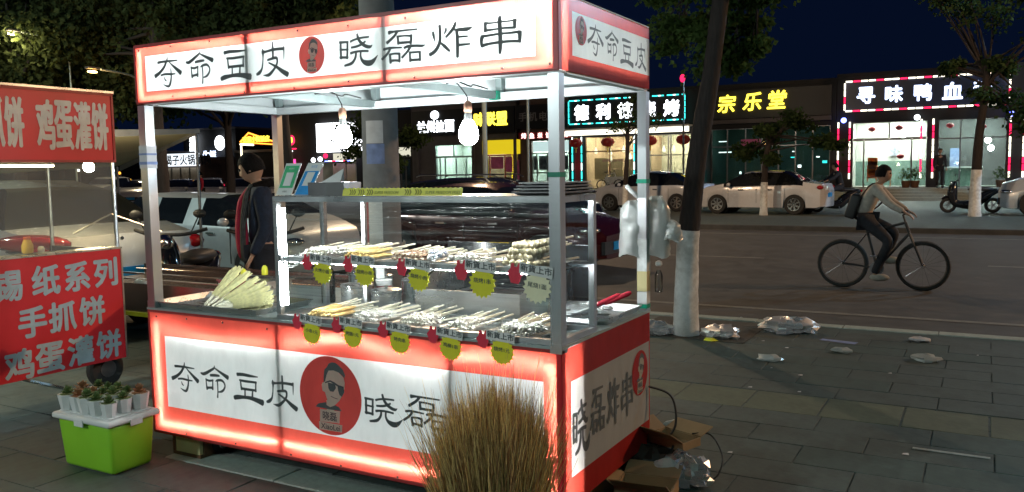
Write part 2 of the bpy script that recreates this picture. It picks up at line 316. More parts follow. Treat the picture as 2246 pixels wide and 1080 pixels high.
pbr('tile_floor', (.3,.3,.28), .4, var=.1, sc=2)
pbr('sign_black', (.012,.014,.018), .4, var=.1)
pbr('sign_navy', (.010,.015,.05), .4, var=.1)
pbr('sign_red', (.25,.01,.015), .5)
pbr('sign_brown', (.006,.005,.004), .5)
pbr('brownish', (.09,.06,.05), .7, var=.2, sc=3)
pbr('panel_white', (.7,.72,.72), .6, var=.05)
pbr('orange', (.7,.16,.02), .5, var=.1)
pbr('brown', (.12,.06,.03), .6)
pbr('poster_pink', (.5,.12,.3), .6, var=.3, sc=3)
pbr('poster_yellow', (.75,.6,.05), .6, var=.1)
pbr('poster_mix', (.4,.42,.5), .6, var=.6, sc=5)
pbr('flesh_panel', (.45,.35,.28), .7, var=.2, sc=2)
pbr('curtain', (.5,.42,.3), .7, var=.1, sc=3)
pbr('sauce', (.02,.01,.008), .2)
pbr('yolk', (.75,.5,.05), .4)
pbr('straw', (.36,.20,.085), .85, var=.35, sc=3)
pbr('straw_gold', (.78,.56,.22), .85, var=.3, sc=3)  # golden straw tone, lightened further to carry highlights
pbr('umbrella', (.50,.44,.26), .8, var=.08, sc=3)
pbr('socket', (.85,.45,.30), .5)
pbr('cable', (.02,.02,.02), .6)
pbr('teal_tape', (.0,.28,.17), .4)
pbr('paper', (.62,.6,.62), .8, var=.1)
pbr('paper_blue', (.22,.28,.5), .8, var=.2)
pbr('trash_dark', (.03,.025,.022), .5, var=.5, sc=12, bump=.6)
pbr('pink_cup', (.45,.12,.12), .5)
trl('lb_white', (.72,.74,.72), .5, (.86,.90,.88))
trl('lb_red', (.62,.045,.04), .5, (.93,.125,.085))
trl('lb_logo', (.55,.05,.05), .4, (.8,.10,.08))
trl('lb_skin', (.70,.72,.62), .45, (.8,.85,.70))
trl('bag_white', (.70,.74,.74), .45, (.8,.85,.85), .12)
trl('led_diffuser', (.8,.8,.8), .5)
trl('lantern_red', (.6,.06,.05), .4)
emi('lit_cool', (.75,1,.98), .75); emi('lit_cream', (1,.95,.75), .8); emi('sign_salon', (.95,.97,1), 4); emi('e_pinkwhite', (1,.55,.5), 3)
glas('glass', gl=.02, rough=.02)
glas('film', tint=(.93,.95,.94), gl=.01, rough=.12, streak=.7, film=.05)
glas('stall_film', tint=(.80,.78,.66), gl=.035, rough=.2, streak=0, film=.13)  # warm glare haze is put into the sheet's tint and diffuse mix
glas('bag_clear', tint=(.75,.77,.85), gl=-.02, rough=.42, streak=0, film=.17)
glas('bottle_clear', tint=(.85,.88,.88), gl=.08, rough=.05)
glas('shop_glass', tint=(.75,.82,.8), gl=.03, rough=.03)
emi('led', (1,.97,.93), 430)
emi('led_dim', (1,.97,.93), 200)
emi('led_tape', (.95,1,1), 420)
emi('led_case', (.95,1,1), 120)
emi('bulb', (.93,1,1), 240)
emi('e_white', (.9,.95,1), 5)
emi('e_blue_white', (.55,.7,1), 4)
emi('e_yellow', (1,.80,.06), 3.2)
emi('e_teal', (.05,.85,.8), 2.6)
emi('e_red', (1,.03,.05), 3)
emi('e_warm', (1,.86,.6), 3.2)
emi('e_cool', (.85,1,.97), 3.0)
emi('e_stall', (1,.82,.5), 50); emi('e_bulb_warm', (1,.82,.5), 420)
emi('e_room', (1,.98,.9), 190)
emi('e_room_green', (.8,1,.9), 130)
emi('e_room_warm', (1,.80,.5), 130)
emi('e_room_dim', (.5,.8,.75), 3.5)
emi('e_blue', (.15,.2,1), 8)
emi('e_orange', (1,.38,.04), 3)
emi('e_magenta', (1,.05,.25), 3)
emi('e_yellow_panel', (1,.75,.02), .75)
emi('e_street', (1,.80,.35), 60)
emi('e_street_orange', (1,.5,.12), 45)
emi('e_sign_white', (.85,.93,1), 1.5)
def leafmat(key, col, tcol):
    m, t, o = _new(key); N = t.nodes.new; L = t.links.new
    d = N('ShaderNodeBsdfDiffuse'); x = N('ShaderNodeBsdfTranslucent'); a = N('ShaderNodeMixShader'); a.inputs[0].default_value = .3
    tc = N('ShaderNodeTexCoord'); n = N('ShaderNodeTexNoise'); n.inputs['Scale'].default_value = 1.3; n.inputs['Detail'].default_value = 4; L(tc.outputs['Object'], n.inputs[0])
    r = N('ShaderNodeValToRGB'); L(n.outputs[0], r.inputs[0])
    r.color_ramp.elements[0].position = .3; r.color_ramp.elements[0].color = (col[0]*.45, col[1]*.45, col[2]*.5, 1)
    r.color_ramp.elements[1].position = .7; r.color_ramp.elements[1].color = (col[0]*1.5, col[1]*1.4, col[2]*1.3, 1)
    L(r.outputs[0], d.inputs[0]); x.inputs[0].default_value = (*tcol, 1)
    L(d.outputs[0], a.inputs[1]); L(x.outputs[0], a.inputs[2]); L(a.outputs[0], o.inputs[0]); M[key] = m
leafmat('leaf', (.045,.08,.026), (.07,.12,.035)); leafmat('leaf_warm', (.042,.058,.026), (.065,.09,.03)); leafmat('leaf_dark', (.04,.07,.03), (.05,.09,.02))

# ================================================================ the ground
def quad_grid(mb, x0, x1, y0, y1, z, nx=1, ny=1, mi=0):
    vs = [(x0+(x1-x0)*i/nx, y0+(y1-y0)*j/ny, z) for j in range(ny+1) for i in range(nx+1)]
    mb.add(vs, [(j*(nx+1)+i, j*(nx+1)+i+1, (j+1)*(nx+1)+i+1, (j+1)*(nx+1)+i) for j in range(ny) for i in range(nx)], mi)
mb = MB(); quad_grid(mb, -400, 400, -200, 400, -.16); struct(mb.build('ground', 'asphalt'))
mb = MB(); quad_grid(mb, -120, 60, 5.45, 19.3, -.12, 20, 4); road = struct(mb.build('road', 'asphalt'))
mb = MB()
for y in (6.75, 17.9): quad_grid(mb, -110, 55, y, y+.12, -.116)
for i in range(24): quad_grid(mb, -80+i*6, -77.5+i*6, 12.3, 12.42, -.116)
struct(mb.build('lane_marking', 'road_paint'))
# near pavement: base slab, kerb, and paving slabs laid one by one where they can be told apart
mb = MB(); mb.box(-60, 40, -14, 5.3, -.15, -.0062); pave = struct(mb.build('pavement', 'paver_dark'))
mb = MB()
for i in range(40): mb.box(-10+i*.8, -10+i*.8+.79, 5.3, 5.45, -.15, .0+.002*(i % 3))
stuff(mb.build('kerb_stone', 'granite', pave))
def slab_mesh(w, d, mat, dz=0):
    mb = MB(); b = .003; h = .012
    mb.add([(0,0,-.01),(w,0,-.01),(w,d,-.01),(0,d,-.01),(b,b,dz),(w-b,b,dz),(w-b,d-b,dz),(b,d-b,dz)], [(4,5,6,7),(0,1,5,4),(1,2,6,5),(2,3,7,6),(3,0,4,7)])
    me = bpy.data.meshes.new('paving_slab'); me.from_pydata(mb.v, [], mb.f); me.materials.append(M[mat]); return me
SL = [slab_mesh(.596, .296, k) for k in ('paver', 'paver', 'paver_dark')]; SY = slab_mesh(.445, .44, 'paver_yellow'); SG = slab_mesh(.79, .195, 'granite')
def lay(me, x, y, name='paving_slab', dz=0):
    o = bpy.data.objects.new(name, me); COL.objects.link(o); o.parent = pave; o.location = (x, y, dz); o.rotation_euler = (random.uniform(-.002,.002), random.uniform(-.002,.002), 0)
random.seed(3)
rows2 = []
y = .17
for k in range(7): rows2.append(('s', y)); y += .3            # up to 2.32
rows2.append(('y', y)); y += .46
while y < 5.0: rows2.append(('s', y)); y += .3
rows = [('s', -.34-.3*k) for k in range(4)]+[('g', -.035)]+rows2
for k, (t, y) in enumerate(rows):
    if t == 's':
        x0, x1 = (-1.6, 4.9) if y < 1 else (-.2, 5.1) if y < 2.6 else (1.0, 5.9)
        if y < 0: x0 = -1.6; x1 = 2.2
        x = x0-(.3 if k % 2 else 0)
        while x < x1: lay(random.choice(SL), x, y, dz=random.uniform(-.0015,.0015)); x += .6
    elif t == 'y':
        x = .8
        while x < 6: lay(SY, x, y); x += .455
    else:
        x = .1
        while x < 2.4: lay(SG, x, y, 'pale_slab', .001); x += .8  # row of paler slabs along the cart front
# everything beyond the picked-out slabs stays real relief joined into one part
mb = MB()
def fill(x0, x1, y0, y1, w, d):
    y = y0; k = 0
    while y < y1-.01:
        x = x0-(w/2 if k % 2 else 0)
        while x < x1:
            mb.add([(x,y,-.01),(x+w-.005,y,-.01),(x+w-.005,y+d-.005,-.01),(x,y+d-.005,-.01),(x+.005,y+.005,-.0045),(x+w-.015,y+.005,-.0045),(x+w-.015,y+d-.015,-.0045),(x+.005,y+d-.015,-.0045)], [(4,5,6,7),(0,1,5,4),(1,2,6,5),(2,3,7,6),(3,0,4,7)]); x += w
        y += d; k += 1
fill(-8, 12, -3, 5.0, .6, .3)
stuff(mb.build('paving_field', 'paver', pave))
# far side: kerb, service strip, raised shop terrace with steps
mb = MB(); mb.box(-150, 60, 19.3, 19.55, -.15, .0); struct(mb.build('far_kerb', 'asphalt'))  # shade on the kerb is put into its dark asphalt colour
mb = MB(); mb.box(-150, 60, 19.55, 37.0, -.15, -.004); struct(mb.build('far_pavement', 'paver'))
mb = MB(); mb.box(-70, 14, 37.9, 52, -.1, .5); tr = struct(mb.build('shop_terrace', 'granite'))
for k in range(3):
    mb = MB(); mb.box(-30, 14, 37+.3*k, 37.3+.3*k, -.1, .125*(k+1)); mb.build('step', 'granite', tr)
# tree pits at the near kerb
mb = MB(); mb.box(1.05, 2.15, 4.2, 5.2, -.02, .004); struct(mb.build('tree_pit', 'soil'))
# ================================================================ the snack cart
W, D, ZT, ZB, ZC, ZL = 2.467, 1.008, 2.188, 1.893, .80, .12
cart = thing('food_cart', 'tall red and white lightbox snack cart with canopy and large black Chinese lettering', 'food cart', (W/2, D/2, 0))
def bordered(mb, fn, a0, a1, b0, b1, c0, c1, d0, d1, w=0):
    """one sheet: white field c0..c1 x d0..d1 inside a red border"""
    A = [a0, c0, c1, a1]; B = [b0, d0, d1, b1]
    for i in range(3):
        for j in range(3):
            if A[i+1]-A[i] < 1e-4 or B[j+1]-B[j] < 1e-4: continue
            mb.add([fn(A[i],B[j],w), fn(A[i+1],B[j],w), fn(A[i+1],B[j+1],w), fn(A[i],B[j+1],w)], [(0,1,2,3)], 0 if i == 1 and j == 1 else 1)
F0, FS_ = front(0), side(W)
mb = MB(); bordered(mb, F0, -.012, W, ZL, ZC-.012, .105, 2.385, .27, .655)
lower = mb.build('lower_front_panel', ['lb_white', 'lb_red'], cart)
mb = MB(); bordered(mb, F0, -.012, W, ZB, ZT, .066, 2.368, 1.95, 2.132)
upper = mb.build('upper_front_panel', ['lb_white', 'lb_red'], cart)
mb = MB(); bordered(mb, FS_, 0, D, ZB, ZT, .128, D, 1.958, 2.132)
upside = mb.build('upper_side_panel', ['lb_white', 'lb_red'], cart)
mb = MB(); bordered(mb, FS_, 0, D, ZL, ZC-.012, .085, D-.01, .243, .645)
loside = mb.build('lower_side_panel', ['lb_white', 'lb_red'], cart)
# lettering
def letters(spec, fn, parent, w):
    for ch, cx, cz, h, sx in spec:
        mb = MB(); glyph_mb(mb, ch, fn, cx, cz, h, sx, w); mb.build('character', 'ink', parent)
letters([('夺',.240,2.043,.150,1),('命',.476,2.045,.160,1),('豆',.727,2.04,.130,1),('皮',.967,2.048,.158,1),('晓',1.49,2.05,.133,1),('磊',1.733,2.041,.132,1),('炸',1.977,2.045,.142,1),('串',2.213,2.046,.146,1)], F0, upper, .0025)
letters([('夺',.252,.449,.153,1),('命',.476,.448,.166,1),('豆',.716,.441,.130,1),('皮',.942,.450,.157,1),('晓',1.570,.441,.133,1),('磊',1.800,.452,.136,1),('炸',2.035,.447,.142,1),('串',2.262,.447,.146,1)], F0, lower, .0025)
letters([('夺',.353,2.048,.125,.95),('命',.530,2.046,.13,.92),('豆',.708,2.036,.105,.95),('皮',.884,2.040,.12,.92)], FS_, upside, .0025)
letters([('晓',.180,.440,.215,.50),('磊',.353,.458,.19,.50),('炸',.530,.450,.21,.46),('串',.698,.445,.205,.52)], FS_, loside, .0025)
def logo(fn, cx, cz, h, parent, w=.0022, sx=1, words=True):
    f = lambda a, b, q: fn(cx+a*h/1000*sx, cz+b*h/1000, w+q)
    mb = MB(); mb.sheet([(500*cos(2*pi*i/48), 500*sin(2*pi*i/48)) for i in range(48)], f, 0, 0); o = mb.build('logo_disc', 'lb_logo', parent)
    mb = MB(); mb.sheet(LOGO['face'], f, .0006); mb.sheet([(-60,-60),(-60,-210),(20,-235),(60,-190),(60,-60)], f, .0004); mb.build('logo_face', 'lb_skin', parent)
    mb = MB(); mb.sheet(LOGO['collar'], f, .0008); mb.sheet(LOGO['hair'], f, .001)
    for k in ('lens1', 'lens2', 'brow', 'mouth'): mb.sheet(LOGO[k], f, .0012)
    mb.build('logo_ink', 'ink', parent)
    mb = MB(); mb.sheet(LOGO['plate1'], f, .0008); mb.sheet(LOGO['plate2'], f, .0010); mb.build('logo_name_plate', 'lb_skin', parent)
    if words:
        p1, p2 = LOGO['plate1'], LOGO['plate2']
        c1 = (sum(p[0] for p in p1)/4, sum(p[1] for p in p1)/4); c2 = (sum(p[0] for p in p2)/4, sum(p[1] for p in p2)/4)
        mb = MB(); text_mb(mb, '晓磊', f, 110, c1[0], c1[1], bold=.02, w=.0014); text_mb(mb, 'XiaoLei', f, 70, c2[0], c2[1], bold=.02, w=.0014); mb.build('logo_name', 'ink', parent)
logo(F0, 1.2545, .4645, .379, lower)
logo(F0, 1.217, 2.046, .168, upper, sx=.92)
logo(FS_, .208, 2.066, .118, upside, sx=.95)
logo(FS_, .868, .511, .222, loside, sx=.95)
# back plates and inner partitions of the lightboxes
def lbox(y1, z0, z1, nm):
    mb = MB(); mb.box(.0, W-.004, y1, y1+.004, z0+.003, z1-.003); mb.build(nm, 'white_sheet', cart)
lbox(.20, ZL, ZC-.012, 'lower_back_plate'); lbox(.085, ZB, ZT, 'upper_back_plate')
mb = MB()
for z0, z1, dp in ((ZL, ZC-.012, .2), (ZB, ZT, .085)):
    mb.box(-.012, W-.004, .002, dp, z0-.002, z0+.0); mb.box(-.014, -.008, .002, dp, z0, z1)
mb.box(-.012, W-.004, .002, .085, ZT, ZT+.002)
mb.build('lightbox_floor', 'white_sheet', cart)
# struts right behind the faces throw the dark lines
for x, z0, z1, y0 in ((.925,ZL,ZC-.012,.012),(1.93,ZL,ZC-.012,.012),(.80,ZB,ZT,.008),(1.627,ZB,ZT,.008)):
    mb = MB(); mb.box(x-.012, x+.012, y0-.006, y0+.02, z0+.004, z1-.004); mb.build('strut', 'galv', cart)
# LED strips: separate little chips on a sagging tape
def led(pts, name, nrm, mat='led', pitch=.0165, s=.006):
    mb = MB(); acc = 0
    for a, b in zip(pts, pts[1:]):
        a = Vector(a); b = Vector(b); L = (b-a).length; t = (b-a)/L; n = max(1, int(L/pitch)); u = Vector(nrm); v = t.cross(u).normalized()
        for i in range(n):
            c = a+t*(L*(i+.5)/n); mb.add([c-t*s/2-v*s/2, c+t*s/2-v*s/2, c+t*s/2+v*s/2, c-t*s/2+v*s/2], [(0,1,2,3)])
    o = mb.build(name, mat, cart); return o
def sag(x0, x1, z, y, az, ay, ph, n=28, per=.55):
    return [(x0+(x1-x0)*i/n, y+ay*(.5+.5*sin((x0+(x1-x0)*i/n)*2*pi/per+ph)), z-az*(.5+.5*cos((x0+(x1-x0)*i/n)*2*pi/per*.8+ph*1.7))) for i in range(n+1)]
# lower box
led([(.03,.02,.17),(.90,.016,.185)], 'led_strip', (0,-1,0)); led([(.95,.016,.185),(1.91,.016,.180)], 'led_strip', (0,-1,0)); led([(1.95,.016,.18),(W-.03,.018,.19)], 'led_strip', (0,-1,0))
led([(.045,.022,.19),(.04,.022,.72)], 'led_strip', (0,-1,0)); led([(W-.045,.028,.19),(W-.04,.028,.74)], 'led_strip', (0,-1,0))
led(sag(.05,.9,.755,.03,.085,.03,2.8,per=1.7), 'led_strip', (0,-1,0)); led(sag(.96,1.9,.738,.022,.06,.03,.6,per=.8), 'led_strip', (0,-1,0)); led(sag(1.96,W-.05,.735,.024,.03,.02,1.2), 'led_strip', (0,-1,0))
# upper box
led([(.02,.016,1.915),(.78,.014,1.922)], 'led_strip', (0,-1,0), 'led_dim'); led([(.82,.012,1.918),(1.61,.012,1.928)], 'led_strip', (0,-1,0), 'led_dim'); led([(1.645,.014,1.918),(W-.03,.014,1.925)], 'led_strip', (0,-1,0), 'led_dim')
led([(.022,.018,1.93),(.022,.018,2.165)], 'led_strip', (0,-1,0)); led([(W-.04,.020,1.93),(W-.04,.020,2.165)], 'led_strip', (0,-1,0)); led([(W-.075,.030,1.96),(W-.065,.026,2.15)], 'led_strip', (0,-1,0))
led(sag(.03,.78,2.165,.020,.018,.03,1.0,per=.9), 'led_strip', (0,-1,0)); led(sag(.83,1.6,2.168,.022,.02,.03,2.8,per=.7), 'led_strip', (0,-1,0)); led(sag(1.66,W-.05,2.165,.018,.02,.012,.2,per=.6), 'led_strip', (0,-1,0)); led(sag(1.9,W-.05,2.15,.022,.02,.012,.2,per=.6), 'led_strip', (0,-1,0))
led([(W-.016,.35,1.918),(W-.016,.88,1.918)], 'led_strip', (1,0,0), 'led_dim')
# even backlight: added area lamps inside the boxes lift the panels' base brightness
def area(name, loc, rot, sx, sy, power, col=(.95,1,1), parent=cart):
    d = bpy.data.lights.new(name, 'AREA'); d.shape = 'RECTANGLE'; d.size = sx; d.size_y = sy; d.energy = power; d.color = col
    o = bpy.data.objects.new(name, d); COL.objects.link(o); o.rotation_euler = rot
    if parent: o.parent = parent; o.location = WM[parent.name].inverted()@Vector(loc)
    else: o.location = loc
    return o
area('added_backlight', (W/2,.19,.46), (radians(90),0,0), 2.3, .6, 4.6, parent=cart)
area('added_backlight', (.42,.078,2.04), (radians(90),0,0), .72, .22, 1.5, parent=cart); area('added_backlight', (1.21,.078,2.04), (radians(90),0,0), .74, .22, 1.6, parent=cart); area('added_backlight', (2.03,.078,2.04), (radians(90),0,0), .74, .22, 2.0, parent=cart)
# border trim, screws
for nm, z0, z1, y0 in (('trim', ZC-.022, ZC-.008, -.004), ('trim', ZL-.006, ZL+.008, -.004), ('trim', ZT-.010, ZT+.006, -.004), ('trim', ZB-.006, ZB+.004, -.004)):
    mb = MB(); mb.box(-.016, W+.004, y0, .0-.001, z0, z1); mb.build(nm, 'dark_red_trim', cart)
for z0, z1 in ((ZL,ZC-.012),(ZB,ZT)):
    mb = MB(); mb.box(W-.022, W+.004, -.005, -.001, z0, z1); mb.box(W+.0008, W+.005, -.005, .022, z0, z1); mb.build('corner_trim', 'red_paint', cart)
    mb = MB(); mb.box(-.017, -.006, -.005, -.001, z0, z1); mb.build('corner_trim', 'dark_red_trim', cart)
random.seed(5)
for z, xs in ((ZT-.028,(.02,.26,.55,.83,1.12,1.42,1.75,2.1)), (ZB+.016,(.0,.28,.5,.77,1.1,1.45,1.8,2.2,2.44)), (ZC-.045,(.05,.3,.55,.85,1.15,1.42,1.72,2.0)), (ZL+.02,(.25,.6,1.0,1.3,1.62))):
    for x in xs:
        mb = MB(); mb.lathe((x+random.uniform(-.02,.02),-.002,z+random.uniform(-.006,.006)), [(.006,0),(.006,-.003),(.003,-.005)], 8, axis=1); mb.build('screw', 'chrome', cart)
# canopy: roof, left and back fascia, beams
mb = MB(); mb.box(-.012, W, .09, D, ZT-.004, ZT+.004); mb.build('canopy_roof', 'white_sheet', cart)
mb = MB(); mb.box(-.016, -.012, .0, D, ZB, ZT); mb.build('left_fascia', 'white_sheet', cart)
mb = MB(); mb.box(-.012, W-.004, D, D+.004, ZB, ZT); mb.build('back_fascia', 'white_sheet', cart)
def beam(x0,x1,y0,y1,z0,z1,mat='aluminium',nm='beam'):
    mb = MB(); mb.box(x0,x1,y0,y1,z0,z1); return mb.build(nm, mat, cart)
beam(0, W-.01, D-.045, D-.003, ZB-.012, ZB+.03, 'white_sheet'); beam(-.008, .034, .09, D-.05, ZB-.010, ZB+.03, 'white_sheet'); beam(W-.05, W-.006, .09, D-.05, ZB-.010, ZB+.028, 'galv')
beam(.034, W-.05, .088, .12, ZB-.004, ZB+.028, 'galv')
for x in (.79, 1.63): beam(x-.019, x+.019, .12, D-.05, ZB-.006, ZB+.032, 'galv', 'cross_bar')
for x in (.035, .80, 1.64, W-.05): beam(x-.018, x+.018, D-.045, D-.006, ZB+.034, ZT-.006, 'galv', 'back_strut')
mb = MB(); mb.box(1.606,1.654,D-.085,D-.052,ZB-.009,ZB+.036); mb.build('green_tape', 'teal_tape', cart)
# posts
def post(x, y, s=.045, z0=ZC+.006, z1=ZB-.013):
    mb = MB(); mb.box(x, x+s, y, y+s, z0, z1); mb.box(x-.002, x+s+.002, y-.002, y+s+.002, z0-.004, z0+.035); return mb.build('post', 'aluminium', cart)
post(-.012, -.002, .055); post(W-.045, -.006, .048, ZC-.02); post(-.010, D-.05, .045); post(W-.043, D-.05, .045)
mb = MB(); mb.box(-.015,.046,-.005,.056,1.55,1.67); mb.build('paper_wrap', 'paper', cart)
for bb_ in ((1.57,1.585),(1.62,1.63)): mb = MB(); mb.box(-.0165,.0475,-.0065,.0575,*bb_); mb.build('paper_band', 'paper_blue', cart)
for bb_ in ((W-.048,W+.006,-.009,.045,1.478,1.497),(W-.046,W+.005,D-.053,D-.002,1.435,1.455),(W-.046,W+.005,D-.053,D-.002,.815,.835)): mb = MB(); mb.box(*bb_); mb.build('green_tape', 'teal_tape', cart)
for z0, z1, q in ((.90,1.0,'card_yellow'),(.84,.895,'white'),(1.0,1.16,'limewash')):
    mb = MB(); mb.box(W-.0455,W+.0045,D-.0525,D-.0025,z0,z1); mb.build('tape_wrap', q, cart)
# counter top and cabinet
mb = MB(); mb.box(-.02, W+.006, -.006, D, ZC-.008, ZC+.004); mb.build('counter_top', 'galv', cart)
mb = MB(); mb.box(-.012, -.008, .21, D, ZL, ZC-.01); mb.box(-.01, W-.004, D-.004, D, ZL, ZC-.01); mb.box(-.01, W-.004, .21, D-.004, ZL-.004, ZL); mb.build('cabinet', 'steel_dark', cart)
mb = MB(); mb.box(W-.006, W-.004, .225, D-.006, ZL+.002, ZC-.014); mb.build('side_liner', 'wall_dark', cart)
for x, y in ((.32,.16),(.32,.85),(2.15,.16),(2.15,.85)):
    wh = MB(); wh.lathe((x-.02,y,.058), [(.02,0),(.05,.002),(.058,.01),(.058,.03),(.05,.038),(.02,.04)], 20, axis=0); o = wh.build('wheel', 'rubber', cart, 40)
    mb = MB(); mb.lathe((x-.024,y,.058), [(.03,0),(.034,.004),(.034,.044),(.03,.048)], 16, axis=0); mb.build('hub', 'chrome', o, 40)
    mb = MB(); mb.box(x-.035,x+.035,y-.03,y+.03,.108,.117); mb.box(x-.034,x-.03,y-.02,y+.02,.05,.108); mb.box(x+.03,x+.034,y-.02,y+.02,.05,.108); mb.build('fork', 'steel_dark', o)
# cable from the cart to the pile
mb = MB(); mb.tube(cr([(W+.01,.97,.42),(W+.10,1.05,.36),(W+.13,1.02,.22),(W+.06,.98,.10),(W+.10,.93,.02),(W+.16,.90,.16)],8), .006, 6); tag(mb.build('power_cable', 'cable', None, 60), 'thin dark cable hanging from the cart rear edge to the pile of boxes', 'cable')
# wiring wound round the cross bars, then the two bulbs
for k, (bx, by, zb) in enumerate(((1.0,.45,1.845),(1.769,.45,1.838))):
    t = thing('light_bulb', ['round bare white bulb hanging from an orange socket, left of the two under the canopy', 'round bare white bulb hanging from an orange socket, right of the two under the canopy'][k], 'bulb', (bx,by,zb), group='bulbs under the canopy')
    mb = MB(); mb.lathe((bx,by,zb-.045), [(.016,-.012),(.020,0),(.020,.03),(.014,.042),(.006,.046)], 16); mb.build('socket', 'socket', t, 40)
    mb = MB(); mb.lathe((bx,by,zb-.17), [(.002,-.038),(.022,-.034),(.040,-.018),(.047,.006),(.045,.03),(.034,.058),(.022,.078)], 20); mb.build('glass_globe', 'bulb', t, 60)
    mb = MB(); mb.lathe((bx,by,zb-.092), [(.023,0),(.021,.01),(.017,.034)], 16); mb.build('collar', 'white_plastic', t, 40)
    xb = (.79,1.63)[k]
    mb = MB(); mb.tube(cr([(bx,by,zb),(bx-.01,by,zb+.03),(bx-.08,by+.02,ZB+.04),(xb+.0,by+.03,ZB+.037)],6), .003, 6); mb.build('wire', 'cable', t, 60)
    mb = MB(); mb.tube(cr([(xb,by+.03,ZB+.04),(xb-.01,by+.12,ZB+.06),(xb+.015,by+.22,ZB+.04),(xb-.012,by+.3,ZB+.055),(xb+.01,by+.4,ZB+.04)],6), .004, 6); mb.build('wire', 'cable', t, 60)

# ================================================================ display case on the counter
CX0, CX1, CY1, CZ0, CZ1 = .930, W-.002, .355, ZC+.0055, 1.40
case = thing('display_case', 'long glass display case with aluminium frame wrapped in cling film on the cart counter', 'display case', ((CX0+CX1)/2, CY1/2, CZ0))
def bar(x0,x1,y0,y1,z0,z1,nm='frame_bar',mat='aluminium'):
    mb = MB(); mb.box(x0,x1,y0,y1,z0,z1); return mb.build(nm, mat, case)
b = .026
for x in (CX0, CX1-b):
    for y in (.004, CY1-b): bar(x, x+b, y, y+b, CZ0+b, CZ1-b)
for y in (.004, CY1-b):
    bar(CX0, CX1, y, y+b, CZ0, CZ0+b-.003); bar(CX0, CX1, y, y+b, CZ1-b+.002, CZ1)
for x in (CX0, CX1-b):
    for z in (CZ0, CZ1-b+.002): bar(x, x+b, .031, CY1-b-.001, z, z+b-.003)
bar(CX0+.27, CX0+.29, CY1-.024, CY1-.004, CZ0+b, CZ1-b)
bar(CX0+.002, CX1-.002, .006, CY1-.002, CZ1+.0005, CZ1+.0035, 'top_plate', 'steel')
bar(CX0+b, CX1-b, .032, CY1-b-.002, CZ0+.001, CZ0+.003, 'floor_plate', 'galv')
bar(CX0+b+.001, CX1-b-.001, .034, CY1-b-.003, 1.098, 1.104, 'shelf', 'glass'); bar(CX0+b+.001, CX1-b-.001, .012, .033, 1.088, 1.112, 'shelf_edge', 'aluminium'); bar(CX0+b+.001, CX1-b-.001, CY1-.024, CY1-.006, 1.088, 1.112, 'shelf_edge', 'aluminium')
mb = MB(); quad = [(CX0+.005,CZ0+.03),(CX1-.02,CZ0+.03),(CX1-.02,CZ1-.01),(CX0+.005,CZ1-.01)]; mb.sheet(quad, front(.0), .0016); mb.build('cling_film', 'film', case)
mb = MB(); mb.sheet([(.034,CZ0+b),(CY1-b,CZ0+b),(CY1-b,CZ1-b),(.034,CZ1-b)], side(CX1-.01)); mb.build('glass_pane', 'glass', case)
mb = MB(); mb.sheet([(.034,CZ0+b),(CY1-b,CZ0+b),(CY1-b,CZ1-b),(.034,CZ1-b)], side(CX0+.012)); mb.build('glass_pane', 'glass', case)
mb = MB()
for i in range(58): mb.box(CX0+.07+i*.0235, CX0+.078+i*.0235, .034, .041, 1.083, 1.086)
mb.build('shelf_led_tape', 'led_tape', case)
# light tube in the left front corner and along the top front edge, loose white wires
mb = MB(); mb.lathe((CX0+.042,.030,CZ0+.07), [(.009,0),(.009,.47)], 10); mb.build('light_tube', 'led_case', case)
mb = MB()
for i in range(60): mb.box(CX0+.06+i*.0235, CX0+.068+i*.0235, .032, .040, CZ1-b+.006, CZ1-b+.009)
mb.build('led_tape', 'led_tape', case)
for x in (CX0+.03, 1.72): 
    mb = MB(); mb.tube(cr([(x,.012,1.12),(x+.03,.008,1.075),(x+.08,.006,1.068),(x+.13,.008,1.09)],6), .0055, 8); mb.build('white_wire', 'white', case, 60)
# ================================================================ trays, skewers, tags
def tray_mb(x0, x1, y0, y1, z, h=.022, rim=.008, th=.002):
    mb = MB(); i = .012
    mb.add([(x0+i,y0+i,z+.002),(x1-i,y0+i,z+.002),(x1-i,y1-i,z+.002),(x0+i,y1-i,z+.002),(x0,y0,z+h),(x1,y0,z+h),(x1,y1,z+h),(x0,y1,z+h),
            (x0-rim,y0-rim,z+h+.001),(x1+rim,y0-rim,z+h+.001),(x1+rim,y1+rim,z+h+.001),(x0-rim,y1+rim,z+h+.001),(x0-rim,y0-rim,z+h-.005),(x1+rim,y0-rim,z+h-.005),(x1+rim,y1+rim,z+h-.005),(x0-rim,y1+rim,z+h-.005),
            (x0+i,y0+i,z),(x1-i,y0+i,z),(x1-i,y1-i,z),(x0+i,y1-i,z),(x0-th,y0-th,z+h-.005),(x1+th,y0-th,z+h-.005),(x1+th,y1+th,z+h-.005),(x0-th,y1+th,z+h-.005)],
           [(0,1,2,3)]+[(a,a+4,(a+1)%4+4,(a+1)%4) for a in range(4)]+[(a+4,a+8,(a+1)%4+8,(a+1)%4+4) for a in range(4)]+[(a+8,a+12,(a+1)%4+12,(a+1)%4+8) for a in range(4)]
           +[(a+12,a+20,(a+1)%4+20,(a+1)%4+12) for a in range(4)]+[(a+20,a+16,(a+1)%4+16,(a+1)%4+20) for a in range(4)]+[(19,18,17,16)])
    return mb
def tray(x0,x1,y0,y1,z,label,h=.022,mat='steel',grp=None):
    t = tray_mb(x0,x1,y0,y1,z,h).build('metal_tray', mat); tag(t, label, 'tray', grp); return t
